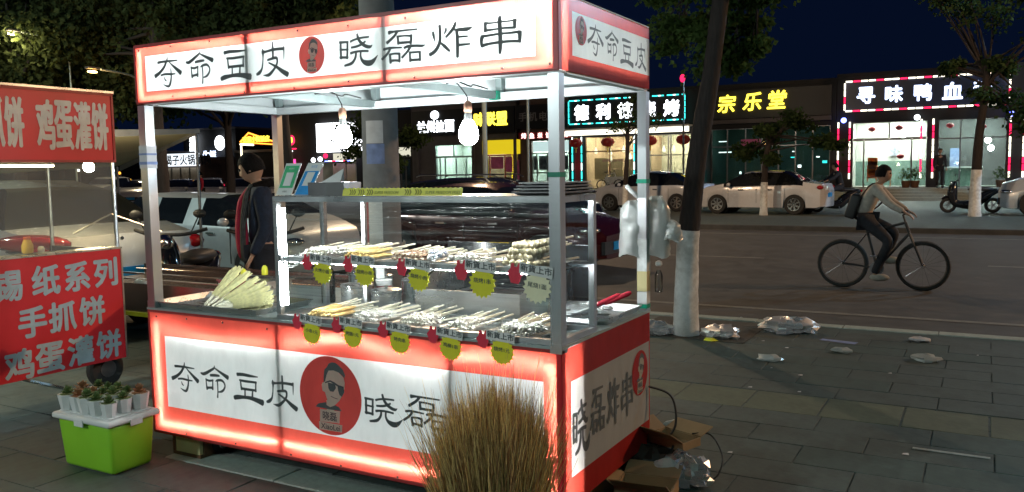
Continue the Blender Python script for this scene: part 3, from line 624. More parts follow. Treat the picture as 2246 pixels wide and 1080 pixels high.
def proto_skewer(food, kind, L=.30):
    """stick along +y, food at the near end"""
    t = thing('skewer', 'x', 'skewer', (0,0,0))
    mb = MB(); mb.tube([(0,0,0),(0,L,0)], [.0046,.0050], 5); mb.build('stick', 'bamboo', t)
    mb = MB()
    if kind == 'ball':
        for i in range(4): mb.ball((0,.012+i*.03,0), .0155, 8)
    elif kind == 'sausage': mb.tube([(0,-.004,0),(.001,.01,0),(0,.07,.001),(0,.135,0),(0,.15,0)], [.004,.009,.0105,.009,.004], 7)
    elif kind == 'leafy':
        for i in range(9): mb.obox((random.uniform(-.004,.004),.008+i*.015,random.uniform(-.003,.003)), (.024,.013,.005), Matrix.Rotation(random.uniform(-.7,.7),3,'Y')@Matrix.Rotation(random.uniform(-.4,.4),3,'Z'))
    else:
        for i in range(6): mb.obox((random.uniform(-.003,.003),.01+i*.023,random.uniform(-.002,.002)), (.019,.02,.009), Matrix.Rotation(random.uniform(-.4,.4),3,'Y')@Matrix.Rotation(random.uniform(-.3,.3),3,'Z'))
    mb.build('food', food, t, 50); return t
random.seed(11)
PROT = {}
for k, (fd, kd) in {'sausage':('sausage','sausage'), 'white':('meat_white','chunk'), 'leafy':('meat_white','leafy'), 'ball':('fishball','ball'), 'brown':('meat_brown','chunk')}.items(): PROT[k] = proto_skewer(fd, kd)
index_children(); used = set()
def bundle(kind, n, x, y, z, w, label, layers=2, ang=.12, dy=.012, dz=.017, stickup=.07):
    for i in range(n):
        ly = i*layers//n; k = i % max(1, (n+layers-1)//layers); m = max(1, (n+layers-1)//layers)
        u = (k+.5)/m-.5
        loc = (x+u*w*(1-.15*ly)+random.uniform(-.004,.004), y+random.uniform(-dy,dy)+.01*ly, z+.012+dz*ly+random.uniform(0,.004))
        rz = -u*ang*2+random.uniform(-.05,.05)-.06
        if kind not in used: o = PROT[kind]; used.add(kind)
        else: o = clone(PROT[kind])
        o.location = loc; o.rotation_euler = (random.uniform(.0,stickup), random.uniform(-.1,.1), rz); o['label'] = label; o['group'] = label.replace('skewer', 'skewers', 1)[:60]
TZ = CZ0+.006
for x0, kd, n, lab, tl in ((1.055,'sausage',14,'orange sausage skewer in the leftmost tray of the lower row','leftmost shallow steel tray in the lower row of the case, under sausage skewers'),
        (1.325,'white',12,'pale meat skewer in the second tray of the lower row','shallow steel tray in the lower row right of the sausage tray'),
        (1.585,'leafy',10,'thin white skewer with flat slices in the middle tray of the lower row','middle shallow steel tray of the lower row in the case'),
        (1.845,'white',9,'white skewer lying flat in the fourth tray of the lower row','shallow steel tray in the lower row left of the heaped end tray'),
        (2.105,'leafy',16,'thin white skewer in the heaped rightmost tray of the lower row','rightmost shallow steel tray of the lower row heaped with white skewers')):
    tray(x0, x0+.235, .045, .31, TZ, tl, .016); bundle(kd, n, x0+.10, .06, TZ+.004, .15, lab)
for x0, kd, n, lab, tl in ((1.00,'leafy',12,'white sliced skewer at the left end of the upper glass shelf','flat steel tray at the left end of the upper shelf'),
        (1.27,'sausage',12,'orange skewer in the second bundle of the upper shelf','flat steel tray second from the left on the upper shelf'),
        (1.56,'brown',12,'pinkish meat skewer in the middle bundle of the upper shelf','flat steel tray in the middle of the upper shelf'),
        (1.84,'white',10,'pale skewer in the fourth bundle of the upper shelf','flat steel tray fourth from the left on the upper shelf'),
        (2.13,'ball',22,'fish ball skewer in the tall pile at the right end of the upper shelf','flat steel tray under the pile of fish balls on the upper shelf')):
    tray(x0, x0+.25, .045, .31, 1.1045, tl, .010); bundle(kd, n, x0+.12, .06, 1.108, .18, lab, layers=4 if kd == 'ball' else 2, dz=.024 if kd == 'ball' else .015)
for k, (x, z) in enumerate(((1.20,1.118),(2.25,.835))):
    mb = MB(); random.seed(k)
    for i in range(26): mb.ball((x+random.uniform(-.07,.07),.07+random.uniform(0,.1),z+random.uniform(0,.03)), random.uniform(.006,.013), 6, (1.3,1,.6))
    tag(stuff(mb.build('crumbled_food', 'meat_white', None, 60)), ['heap of small white food pieces on the upper shelf','heap of small white food pieces in the rightmost lower tray'][k], 'food')
mb = MB(); random.seed(4)
for i in range(14): mb.ball((1.83+random.uniform(-.03,.03),.08+random.uniform(-.02,.03),1.135+random.uniform(-.01,.02)), random.uniform(.015,.026), 7, (1.1,.8,.7))
tag(mb.build('plastic_bag', 'bag_clear', None, 80), 'crumpled clear plastic bag between the bundles on the upper shelf', 'bag')
# starburst price tags
def price_tag(x, z, s, txt, label, burst='tag_yellow', y=-.008, top='新貨上市', tilt=0):
    t = thing('price_tag', label, 'price tag', (x, y, z), group='starburst price tags on the display case')
    f0 = front(y); R = Matrix.Rotation(tilt, 2); s *= 1.28
    f = lambda a, b, w: f0(x+(R@Vector((a,b)))[0]*s, z+(R@Vector((a,b)))[1]*s, w)
    mb = MB(); n = 17; c = (.095,-.050)
    mb.prism([(c[0]+(.046 if i % 2 else .038)*cos(pi*i/n), c[1]+(.046 if i % 2 else .038)*sin(pi*i/n)*(1.0)) for i in range(2*n)], f, 0, .0012); mb.build('starburst', burst, t)
    mb = MB(); mb.prism([(.0,-.012),(.012,-.042),(.036,-.044),(.046,-.02),(.042,.0),(.044,.014),(.036,.016),(.030,.004),(.022,.005),(.02,.016),(.012,.014),(.010,.0)], f, .0014, .0024); mb.build('rabbit_shape', 'tag_red', t)
    mb = MB(); mb.prism([(.038,-.012),(.142,-.022),(.145,.008),(.118,.013),(.09,.012),(.04,.020)], f, .0026, .0034); mb.build('banner', 'white', t)
    mb = MB(); g = lambda a, b, w: f(a, b-.10*(a-.09), w); text_mb(mb, top, g, .021, .092, .0015, bold=.035, w=.0040, sx=1.12); mb.build('banner_print', 'ink', t); mb = MB(); text_mb(mb, txt, g, .015, .095, -.043, bold=.01, w=.0022, sx=1.05); mb.build('print', 'ink', t)
up = ['新貨上市 tag']
for k, (x, tx) in enumerate(((1.118,'火烤小面'),(1.366,'烧烤小串'),(1.668,'烧烤小肉'),(1.972,'烧烤1串'),(2.232,'尾烧1面'))):
    price_tag(x, 1.113, 1.12 if k > 2 else 1.0, tx, 'starburst tag with red rabbit on the upper shelf, '+['leftmost of five','second from left','in the middle','second from right','the one painted overexposed beside the post'][k], 'tag_overexposed' if k == 4 else 'tag_yellow', tilt=[0,.03,-.02,.02,-.03][k])
for k, (x, tx) in enumerate(((1.045,'小串1元'),(1.288,'烤肠1元'),(1.558,'烤肉串'),(1.828,'鸡柳1串'),(2.078,'烧烤1元'))):
    price_tag(x, .826, 1.0, tx, 'yellow starburst tag with red rabbit hanging over the red panel, '+['leftmost of five','second from left','in the middle','second from right','rightmost of five'][k], tilt=[-.02,.03,0,-.03,.02][k], y=-.012)
# things on top of the case
def stand(x, label, body, head, tilt):
    t = thing('payment_stand', label, 'sign', (x,.10,CZ1+.004)); wv, hh = .10, .155
    f = lambda a, b, w: (x+a+b*tilt[0], .09+b*tilt[1]-w, CZ1+.005+b)
    mb = MB(); mb.prism([(0,0),(wv,0),(wv,hh),(0,hh)], f, -.004, 0); mb.build('board', 'white_plastic', t)
    mb = MB(); mb.prism([(.006,.035 if head == 'g' else .002),(wv-.006,.035 if head == 'g' else .002),(wv-.006,hh-.012 if head == 'g' else hh-.04),(.006,hh-.012 if head == 'g' else hh-.04)], f, .0004, .0010); mb.build('print_field', body, t)
    mb = MB(); mb.prism([(.026,.045),(wv-.026,.045),(wv-.026,hh-.045),(.026,hh-.045)], f, .0012, .0018); mb.build('blank_square', 'white', t)
    mb = MB(); mb.prism([(.01,0),(wv-.01,0),(wv-.01,.003),(.01,.003)], f, -.10, -.004); mb.prism([(.02,.0),(.03,.0),(.05,.11),(.04,.11)], f, -.03, -.006); mb.build('foot', 'white_plastic', t)
    mb = MB()
    if head == 'b': text_mb(mb, '支付宝', f, .012, wv/2, hh-.018, w=.0006); mb.build('print', 'qr_blue', t)
    else: text_mb(mb, '收款码', f, .009, wv/2, .018, w=.0006); mb.build('print', 'ink', t)
    mb = MB()
    if head == 'b': text_mb(mb, '推荐使用', f, .010, wv/2, hh-.052, w=.0020)
    else: text_mb(mb, '微信支付', f, .008, wv/2, hh-.026, w=.0020)
    mb.build('print', 'white', t)
stand(.868, 'green and white tilted payment card stand at the left end of the case top', 'qr_green', 'g', (.16,.35))
stand(.985, 'blue and white tilted payment card stand beside the green one', 'qr_blue', 'b', (.34,.35))
t = thing('tissue_box', 'dark grey tissue box with a white tissue sticking out on the case top', 'tissue box', (1.24,.10,CZ1+.004))
mb = MB(); mb.box(1.135,1.355,.03,.15,CZ1+.004,CZ1+.066); mb.build('box', 'steel_dark', t)
mb = MB(); mb.box(1.245,1.3555,.0285,.0298,CZ1+.006,CZ1+.064); mb.build('side_print', 'concrete', t)
mb = MB(); mb.add([(1.18,.07,CZ1+.066),(1.29,.08,CZ1+.066),(1.31,.085,CZ1+.13),(1.24,.08,CZ1+.095),(1.20,.11,CZ1+.085),(1.28,.12,CZ1+.07)], [(0,1,2,3),(0,3,4),(3,2,5,4)]); mb.build('tissue', 'white', t)
t = thing('yellow_banner_strip', 'long yellow printed label strip lying along the front of the case top', 'label strip', (1.67,.03,CZ1+.004))
f = lambda a, b, w: (a, .022-w+b*.25, CZ1+.004+b)
mb = MB()
pts = [(1.35,0),(2.0,0)]+[(2.0-.0125*i, .032+(.004 if i % 2 else 0)) for i in range(53)]
mb.prism(pts, f, -.0005, .0005); mb.build('strip', 'tape_yellow', t)
mb = MB(); text_mb(mb, 'SUPER FREEDOM FRIES', f, .0125, 1.90, .014, bold=.01, w=.0010, shear=.2); mb.build('print', 'print_olive', t); mb = MB(); text_mb(mb, 'SUPER FREEDOM', f, .0125, 1.60, .014, bold=.01, w=.0010, shear=.2)
mb.build('print', 'print_olive', t); mb = MB()
for cx in (1.39,1.44,1.49,1.70,1.755):
    for dx in (0,.012,.024): mb.sheet([(cx+dx,.004),(cx+dx+.007,.004),(cx+dx+.014,.016),(cx+dx+.005,.028),(cx+dx-.002,.028),(cx+dx+.007,.016)], f, .0010)
mb.build('print', 'print_olive', t)
for i in range(4):
    tray(2.235+.006*i, 2.455-.004*i, .05+.01*i, .33, CZ1+.0045+.0125*i, 'steel tray on the right end of the case top, '+['bottom one of the stack','second from the bottom','third from the bottom','topmost of the stack'][i], .014, 'steel' if i % 2 else 'steel_dark', 'trays stacked on the case')
# steel tray of bean curd skewers at the left of the counter
tray(.0, .775, .015, .41, ZC+.0045, 'wide steel tray of pale bean curd skewers at the left end of the counter', .032)
def curd_proto():
    t = thing('bean_curd_skewer', 'x', 'skewer', (0,0,0))
    mb = MB(); mb.tube([(0,-.02,0),(0,.07,0)], [.0075,.009], 6); mb.tube([(.002,-.05,0),(.0,.0,0)], .003, 5); mb.build('wrapped_handle', 'bamboo', t, 60)
    mb = MB(); random.seed(21)
    for i in range(34):
        u = (i/33-.5); a = u*.42; L = .19+random.uniform(-.02,.02); z = random.uniform(-.007,.007)
        x0 = u*.020; x1 = x0+sin(a)*L; y1 = .05+cos(a)*L; q = .0032
        mb.add([(x0-q*.6,.05,z-.004),(x0+q*.6,.05,z-.004),(x0+q*.6,.05,z+.004),(x0-q*.6,.05,z+.004),(x1-q,y1,z*1.5-.003),(x1+q,y1,z*1.5-.003),(x1+q,y1,z*1.5+.003),(x1-q,y1,z*1.5+.003)], [(0,3,2,1),(4,5,6,7),(0,1,5,4),(1,2,6,5),(2,3,7,6),(3,0,4,7)])
    mb.build('curd_fan', 'tofu', t); return t
cp = curd_proto(); index_children()
for i, (x, y, z, rz, rx, l) in enumerate(((.33,.10,.045,-.10,.72,'tallest, standing at the back left'),(.37,.09,.045,-.28,.60,'leaning behind the second'),(.41,.085,.04,-.42,.50,'leaning second from the left'),(.45,.08,.04,-.55,.42,'in the middle of the fan'),(.47,.075,.035,-.70,.34,'over the middle of the heap'),(.49,.07,.032,-.82,.27,'right of the middle'),(.50,.065,.03,-.95,.20,'lying right in the fan'),(.51,.06,.028,-1.08,.13,'lowest at the right'),(.47,.10,.018,-1.2,.05,'flat on the tray floor'),(.40,.12,.02,-.35,.35,'half hidden at the back'))):
    o = cp if i == 0 else clone(cp)
    o.location = (x, y, ZC+.005+z*.7); o.rotation_euler = (rx, 0, rz-.12); o['label'] = 'pale yellow bean curd fan skewer in the left tray, '+l; o['group'] = 'bean curd skewers'
# steel pots, jars and bottle behind the case
def pot(x, y, r, h, label, nm='steel_pot', cat='pot'):
    t = thing(nm, label, cat, (x,y,ZC+.005)); z = ZC+.0055
    mb = MB(); mb.lathe((x,y,z), [(r*.96,0),(r,.01),(r,h),(r*1.06,h+.004),(r*1.06,h+.008),(r*.96,h+.006),(r*.95,.012)], 28, cap=False); mb.lathe((x,y,z), [(r*.96,0),(.001,.001)], 28, cap=False); mb.build('body', 'steel', t, 40)
    mb = MB(); mb.lathe((x,y,z+h+.010), [(r*1.04,0),(r*1.04,.004),(r*.6,.010),(.002,.012)], 28); mb.tube([(x,y,z+h+.02),(x,y,z+h+.035)], [.006,.012], 10); mb.build('lid', 'steel', t, 40)
pot(1.04,.47,.082,.105, 'steel pot with a lid behind the case, left of two'); pot(1.22,.49,.078,.085, 'steel pot with a lid behind the case, right of two')
pot(.93,.60,.04,.15, 'small steel jar behind the left pot', 'steel_jar', 'jar'); pot(1.07,.68,.04,.13, 'small steel jar between the two pots', 'steel_jar', 'jar'); pot(1.24,.66,.04,.12, 'small steel jar behind the right pot', 'steel_jar', 'jar')
t = thing('sauce_bottle', 'clear sauce bottle with a red neck and white cap, half full of black sauce', 'bottle', (.80,.52,ZC+.005))
mb = MB(); mb.lathe((.80,.52,ZC+.006), [(.036,0),(.038,.01),(.038,.16),(.020,.20),(.016,.225)], 18); mb.build('body', 'bottle_clear', t, 40)
mb = MB(); mb.lathe((.80,.52,ZC+.008), [(.034,0),(.035,.01),(.035,.09)], 18); mb.build('sauce', 'sauce', t, 40)
mb = MB(); mb.lathe((.80,.52,ZC+.232), [(.018,0),(.018,.018)], 14); mb.build('neck_band', 'tag_red', t, 40)
mb = MB(); mb.lathe((.80,.52,ZC+.251), [(.018,0),(.017,.015),(.012,.03)], 14); mb.build('cap', 'white_plastic', t, 40)
t = thing('plastic_cup', 'tall white plastic cup with a pink sauce in it behind the pots', 'cup', (1.12,.60,ZC+.005))
mb = MB(); mb.lathe((1.12,.60,ZC+.006), [(.034,0),(.04,.10)], 18); mb.build('sauce', 'pink_cup', t, 40); mb = MB(); mb.lathe((1.12,.60,ZC+.107), [(.04,0),(.045,.03)], 18); mb.lathe((1.08,.62,ZC+.14), [(.03,0),(.03,.14)], 4); mb.build('rim', 'white_plastic', t, 40)
# griddle guard
t = thing('fryer', 'large steel fryer with bright splash guard and dark rear hood behind the case', 'fryer', (1.85,.70,ZC+.005))
mb = MB(); mb.box(1.47,2.06,.40,.404,ZC+.006,.935); mb.add([(2.0605,.40,ZC+.006),(2.0605,.95,ZC+.006),(2.0605,.95,1.0),(2.0605,.40,.935)], [(0,1,2,3)]); mb.add([(1.4695,.40,ZC+.006),(1.4695,.85,ZC+.006),(1.4695,.85,1.06),(1.4695,.72,1.06),(1.4695,.40,.935)], [(0,1,2,3,4)]); mb.build('splash_guard', 'steel', t)
mb = MB(); mb.box(1.48,2.05,.42,.94,ZC+.006,.88); mb.build('tank', 'steel_dark', t)
mb = MB(); mb.box(1.30,2.2,.955,.97,ZC+.006,1.12); mb.build('rear_hood', 'gloss_black', t)
mb = MB(); mb.box(1.56,2.0,.5,.86,.881,.885); mb.build('oil', 'sauce', t)
# tray with tongs at the right rear
tray(1.98, W-.01, .50, .90, ZC+.0045, 'big shallow steel tray holding red handled tongs at the right rear of the counter', .035)
tray(1.66+.42, W-.05, .38, .47, ZC+.0045, 'narrow steel tray between the case and the tongs tray', .03)
for k, (x, y, a) in enumerate(((2.36,.60,.55),(2.40,.63,.5))):
    t = thing('tongs', ['steel tongs with a red handle, the front pair in the rear tray','steel tongs with a red handle, the rear pair in the rear tray'][k], 'tongs', (x,y,ZC+.04))
    d = Vector((cos(a),sin(a),.42)).normalized(); p0 = Vector((x-.09,y-.06,ZC+.035+.01*k))
    mb = MB(); mb.tube([p0+d*.10, p0+d*.13, p0+d*.22, p0+d*.235], [.006,.011,.012,.006], 8); mb.build('handle', 'tag_red', t, 60)
    mb = MB(); 
    for s in (-1,1): mb.tube([p0+d*.11, p0+Vector((-.03*s,.03*s,0))*.5, p0-Vector((.07,.03,.01))+Vector((-.03*s,.03*s,0))], [.004,.006,.012], 6)
    mb.build('jaws', 'steel', t, 60)
mb = MB(); random.seed(8)
for i in range(30): mb.ball((2.28+random.uniform(-.1,.1),.62+random.uniform(-.05,.12),ZC+.03+random.uniform(0,.02)), random.uniform(.012,.03), 7, (1.3,1,.5))
tag(mb.build('plastic_bag', 'bag_white', None, 70), 'crumpled white bag of food in the tray with the tongs', 'bag')
# white carrier bag tied to the rear right post
t = thing('hanging_bag', 'white plastic carrier bags tied to the right rear post of the cart', 'bag', (2.45,D+.01,1.33))
def cloth(pts_rows, nm, mat, par, th=0):
    mb = MB(); n = len(pts_rows[0]); vs = [p for r in pts_rows for p in r]
    mb.add(vs, [(i*n+j,i*n+j+1,(i+1)*n+j+1,(i+1)*n+j) for i in range(len(pts_rows)-1) for j in range(n-1)]); return mb.build(nm, mat, par, 80)
def bag(x0, x1, zt, zb, y, nm, sd, skew=0):
    random.seed(sd); rows = []; nr, nc = 12, 16
    for i in range(nr):
        v = i/(nr-1); wv = (x1-x0)*(.35+.65*min(1,v*4)**.6); cx = (x0+x1)/2+skew*v; r = []
        for j in range(nc):
            a = 2*pi*j/(nc-1); r.append((cx+wv/2*cos(a), y+(.03+.03*v)*sin(a)+.008*sin(j*2.1+i*.7)+.006*sin(i*1.9+j), zt+(zb-zt)*v+.010*sin(j*1.3)*v))
        rows.append(r)
    return cloth(rows, nm, 'bag_white', t)
bag(2.315,2.455,1.35,1.075,D-.012,'bag_pouch',1,.0); bag(2.415,2.56,1.37,1.070,D+.035,'bag_pouch',2,.0); bag(2.50,2.60,1.25,1.15,D+.055,'bag_pouch',3,.02)
mb = MB(); mb.tube(cr([(2.36,D-.03,1.42),(2.40,D-.05,1.39),(2.44,D-.02,1.35)],4), [.012]*9, 6); mb.build('knot', 'white', t, 80)
t = thing('water_bottle', 'small clear plastic bottle with a white cap hanging beside the right rear post', 'bottle', (2.50,D+.03,.93))
mb = MB(); mb.lathe((2.505,D+.03,.89), [(.018,0),(.02,.01),(.02,.085),(.009,.11)], 14); mb.build('body', 'bottle_clear', t, 40)
mb = MB(); mb.lathe((2.505,D+.03,1.02), [(.012,0),(.018,.008),(.016,.022),(.006,.028)], 14); mb.build('cap', 'white_plastic', t, 40)
# ================================================================ the red pancake stall to the left (its long side faces +x)
SX = -1.45; SF = side(SX)
st = thing('pancake_stall', 'red pancake stall with white Chinese lettering and clear wind sheet at the left edge', 'food stall', (SX-.4, -.1, 0))
Y0, Y1 = -1.2, .875
mb = MB(); mb.box(SX-.03, SX, Y0, Y1, .215, 1.0); mb.build('lower_panel', 'red_paint', st)
mb = MB(); mb.box(SX-.06, SX+.0, Y0, Y1-.01, 1.628, 2.075); mb.build('upper_sign', 'red_paint', st)
def rim(y0,y1,z0,z1,s=.014,mat='steel_dark'):
    for a in ((y0-s,y0,z0-s,z1+s),(y1,y1+s,z0-s,z1+s),(y0,y1,z0-s,z0),(y0,y1,z1,z1+s)):
        mb = MB(); mb.box(SX-.04, SX+.006, *a); mb.build('sign_trim', mat, st)
rim(Y0, Y1-.01, 1.628, 2.075, .016, 'dark_red_trim'); 
mb = MB(); mb.box(SX-.05, SX+.012, Y0, Y1+.01, 2.092, 2.107); mb.build('top_rail', 'steel', st)
mb = MB(); mb.box(SX-.04, SX+.004, Y1, Y1+.012, .215, 1.0); mb.build('edge_strip', 'aluminium', st)
def stxt(s, y, z, h, sx=1, mat='white_plastic', bold=.03, par=None):
    for i, ch in enumerate(s[0]):
        mb = MB(); text_mb(mb, ch, SF, h, y+s[1]*i, z, bold=bold, w=.003, sx=sx); mb.build('character', mat, st)
# upper sign: ...抓饼 鸡蛋灌饼
def ypos(px_, z, k=SX):
    d = _fw*F_PX + _r2*(px_-1123) + _u2*(540-300)
    t_ = (k-CAM[0])/d.x; return CAM[1]+d.y*t_
for ch, y in (('抓',ypos(-12,0)),('饼',ypos(33,0))): 
    mb = MB(); text_mb(mb, ch, SF, .31, y, 1.865, bold=.03, w=.003, sx=.36); mb.build('character', 'letter_cream', st)
def ypos(px_, z, k=SX):
    lo, hi = -3, 3
    d = _fw*F_PX + _r2*(px_-1123) + _u2*(540-300)
    t_ = (k-CAM[0])/d.x; return CAM[1]+d.y*t_
for ch, p in (('鸡',101),('蛋',141),('灌',182),('饼',220)):
    mb = MB(); text_mb(mb, ch, SF, .315, ypos(p,0), 1.858, bold=.03, w=.003, sx=.36); mb.build('character', 'letter_cream', st)
for ch, p, z in (('锡',-15,.835),('纸',72,.84),('系',142,.84),('列',206,.845),('手',40,.58),('抓',108,.585),('饼',175,.59),('鸡',8,.32),('蛋',78,.325),('灌',148,.33),('饼',212,.335)):
    yv = ypos(p+ (8 if z > .8 else 4 if z > .5 else 0), 0); mb = MB(); text_mb(mb, ch, SF, .19, yv, z, bold=.045, w=.003, sx=.95); mb.build('character', 'qr_pale', st)
# frame posts, counter, canopy, braces
mb = MB(); mb.tube([(SX-.015,Y1-.01,1.0),(SX-.015,Y1-.01,1.64)], .013, 8); mb.build('post', 'aluminium', st)
mb = MB(); mb.tube([(SX-.015,Y0,1.0),(SX-.015,Y0,1.64)], .013, 8); mb.build('post', 'aluminium', st)
mb = MB(); mb.tube([(SX-.78,Y1-.01,.2),(SX-.78,Y1-.01,2.0)], .013, 8); mb.build('post', 'aluminium', st)
mb = MB(); mb.box(SX-.16, SX+.008, Y0, Y1+.008, 1.001, 1.014); mb.build('counter_top', 'steel', st)
mb = MB(); mb.box(SX-.8, SX-.03, Y1-.02, Y1-.0, .22, 1.0); mb.build('end_panel', 'steel_dark', st)
mb = MB(); mb.add([(SX-.06,Y0,1.61),(SX-.06,Y1,1.61),(SX-1.6,Y1,1.68),(SX-1.6,Y0,1.68),(SX-.06,Y0,1.625),(SX-.06,Y1,1.625),(SX-1.6,Y1,1.70),(SX-1.6,Y0,1.70)], [(0,3,2,1),(4,5,6,7),(0,1,5,4),(1,2,6,5),(2,3,7,6),(3,0,4,7)]); mb.build('canopy', 'umbrella', st)
mb = MB(); mb.box(SX-.2, SX-.16, Y0+.1, Y1-.35, 1.585, 1.6); mb.build('lamp_tube', 'e_stall', st)
rows = [[(SX-.022+.006*sin(j*1.7+i), Y0+.01+(Y1-Y0-.03)*j/18, 1.02+(.60)*i/8) for j in range(19)] for i in range(9)]
mb = MB(); n = 19; mb.add([p for r in rows for p in r], [(i*n+j,i*n+j+1,(i+1)*n+j+1,(i+1)*n+j) for i in range(8) for j in range(18)]); mb.build('wind_sheet', 'stall_film', st, 80)
for y0, y1 in ((-.75,-.35),(.15,.55)):
    mb = MB(); mb.tube([(SX-.05,y0,.21),(SX-.05,y1,.03)], .012, 6); mb.build('brace', 'steel', st)
for y in (.80,-1.0):
    mb = MB(); mb.lathe((SX-.18,y,.135), [(.06,0),(.12,.005),(.135,.02),(.135,.06),(.12,.075),(.06,.08)], 24, axis=0); o = mb.build('wheel', 'rubber', st, 40)
    mb = MB(); mb.lathe((SX-.185,y,.135), [(.02,.09),(.06,.088),(.06,.0)], 16, axis=0); mb.build('hub', 'steel_dark', o, 40)
mb = MB(); mb.tube([(SX-.05,Y1-.02,1.25),(SX+.0,Y1+.35,1.1)], .006, 5); mb.tube([(SX-.05,Y1-.02,1.25),(SX-.15,Y1-.25,1.12)], .006, 5); mb.build('brace', 'aluminium', st)
mb = MB(); mb.ball((SX-.0,Y1+.02,1.075), .014, 10); mb.build('corner_knob', 'chrome', st, 80)
for k, (p, col) in enumerate(((62,'yolk'),(92,'white_plastic'))):
    y = ypos(p,0); r, h = (.035,.09) if k == 0 else (.022,.04)
    b_ = thing(['squeeze_bottle','small_cup'][k], ['round yellow squeeze bottle on the red stall counter','small white cup on the red stall counter beside the yellow bottle'][k], ['bottle','cup'][k], (SX-.09,y,1.018))
    mb = MB(); mb.lathe((SX-.09,y,1.019), [(r*.8,0),(r,.01),(r,h*.6),(r*.6,h)], 16); mb.build('body', col, b_, 40)
    if k == 0: mb = MB(); mb.lathe((SX-.09,y,1.109), [(r*.62,0),(r*.6,.018)], 12); mb.build('cap', 'orange', b_, 40)
# beige market canopy behind the two stalls, lit from below by the stall's bulb
t = thing('market_canopy', 'beige cloth market canopy sloping down behind the left post of the snack cart', 'canopy', (-3.4,2.6,0))
T_, N_, F2_, F_ = P(438,286,2.7), P(60,289,1.25), P(-60,385,3.4), P(262,364,4.3)
mb = MB(); g4 = 8; vs = []
for i in range(g4+1):
    for j in range(g4+1):
        u, v = i/g4, j/g4; p = T_.lerp(N_, u).lerp(F_.lerp(F2_, u), v); p.z -= .06*sin(pi*u)*sin(pi*v); vs.append(p)
mb.add(vs, [(i*(g4+1)+j, i*(g4+1)+j+1, (i+1)*(g4+1)+j+1, (i+1)*(g4+1)+j) for i in range(g4) for j in range(g4)]); mb.build('cloth', 'umbrella', t, 80)
mb = MB()
for a, b_ in ((T_,F_),(T_,N_)):
    n_ = Vector((0,0,.012)); mb.add([a+n_, b_+n_, b_-Vector((0,0,.075)), a-Vector((0,0,.03))], [(0,1,2,3)])
mb.build('valance', 'concrete', t)
for a in (T_, F_):
    mb = MB(); mb.tube([Vector((a.x-.05,a.y,0)), a+Vector((-.05,0,-.01))], .014, 6); mb.build('pole', 'steel_dark', t)
t = thing('stall_bulb', 'warm bare bulb hanging under the beige canopy behind the red stall sign', 'bulb', (-2.75,1.55,1.62))
mb = MB(); mb.ball((-2.75,1.55,1.60), .045, 12); mb.build('glass_globe', 'e_bulb_warm', t, 60); mb = MB(); mb.tube([(-2.75,1.55,1.645),(-2.75,1.55,1.90)], .012, 8); mb.build('socket', 'black', t)
# long steel griddle table behind the snack cart's left end
t = thing('griddle_table', 'long low steel griddle table with folded edges reflecting warm light, behind the left tray', 'table', (-1.2,1.25,0))
mb = MB(); mb.box(-2.1,.25,1.10,1.62,.70,.715); mb.build('table_top', 'bronze_steel', t)
mb = MB(); mb.box(-2.1,.25,1.098,1.10,.50,.715); mb.build('front_apron', 'bronze_steel', t)
for k in range(3):
    mb = MB(); mb.tube([(-2.1,1.2+.14*k,.73+.02*k),(.25,1.2+.14*k,.73+.02*k)], .008, 6); mb.build('rail', 'bronze_steel', t, 60)
mb = MB(); mb.box(-2.1,.25,1.55,1.60,.716,.80); mb.build('back_edge', 'bronze_steel', t)
mb = MB(); mb.box(-2.1,.25,1.08,1.097,.47,.50); mb.build('yellow_edge', 'tape_yellow', t)
for x in (-2.05,.2):
    for y in (1.12,1.58): mb = MB(); mb.tube([(x,y,0),(x,y,.5)], .015, 6); mb.build('leg', 'steel_dark', t)
mb = MB(); random.seed(2)
for i in range(9): mb.ball((-1.65+random.uniform(-.12,.12),1.12,.69+random.uniform(-.05,.03)), .035, 8, (1.3,.6,.8))
tag(mb.build('plastic_bag', 'bag_white', None, 80), 'crumpled white plastic bag on the front of the steel griddle table', 'bag')
for k, (x, y) in enumerate(((-.30,1.05),(-.10,1.05))):
    p = P((535,581)[k], (610,603)[k], .9)
    mb = MB(); mb.lathe((p.x,p.y,p.z), [(.020,0),(.021,.03),(.016,.05),(.006,.06)], 12); tag(mb.build('bottle_cap', 'tape_yellow', None, 40), ['bright yellow conical cap nearer the bean curd skewers','bright yellow conical cap beside the corner of the display case'][k], 'cap')
p = P(590, 612, .88); mb = MB(); mb.box(p.x-.30,p.x+.10,.74,.98,ZC+.006,p.z-.012); mb.add([(p.x-.31,.735,p.z-.012),(p.x+.11,.735,p.z-.012),(p.x+.11,.99,p.z-.012),(p.x-.31,.99,p.z-.012),(p.x-.31,.735,p.z),(p.x+.11,.735,p.z),(p.x+.11,.99,p.z),(p.x-.31,.99,p.z)], [(0,3,2,1),(4,5,6,7),(0,1,5,4),(1,2,6,5),(2,3,7,6),(3,0,4,7)])
tag(mb.build('steel_box', 'steel', None), 'low covered steel box at the back of the counter left of the display case', 'container')

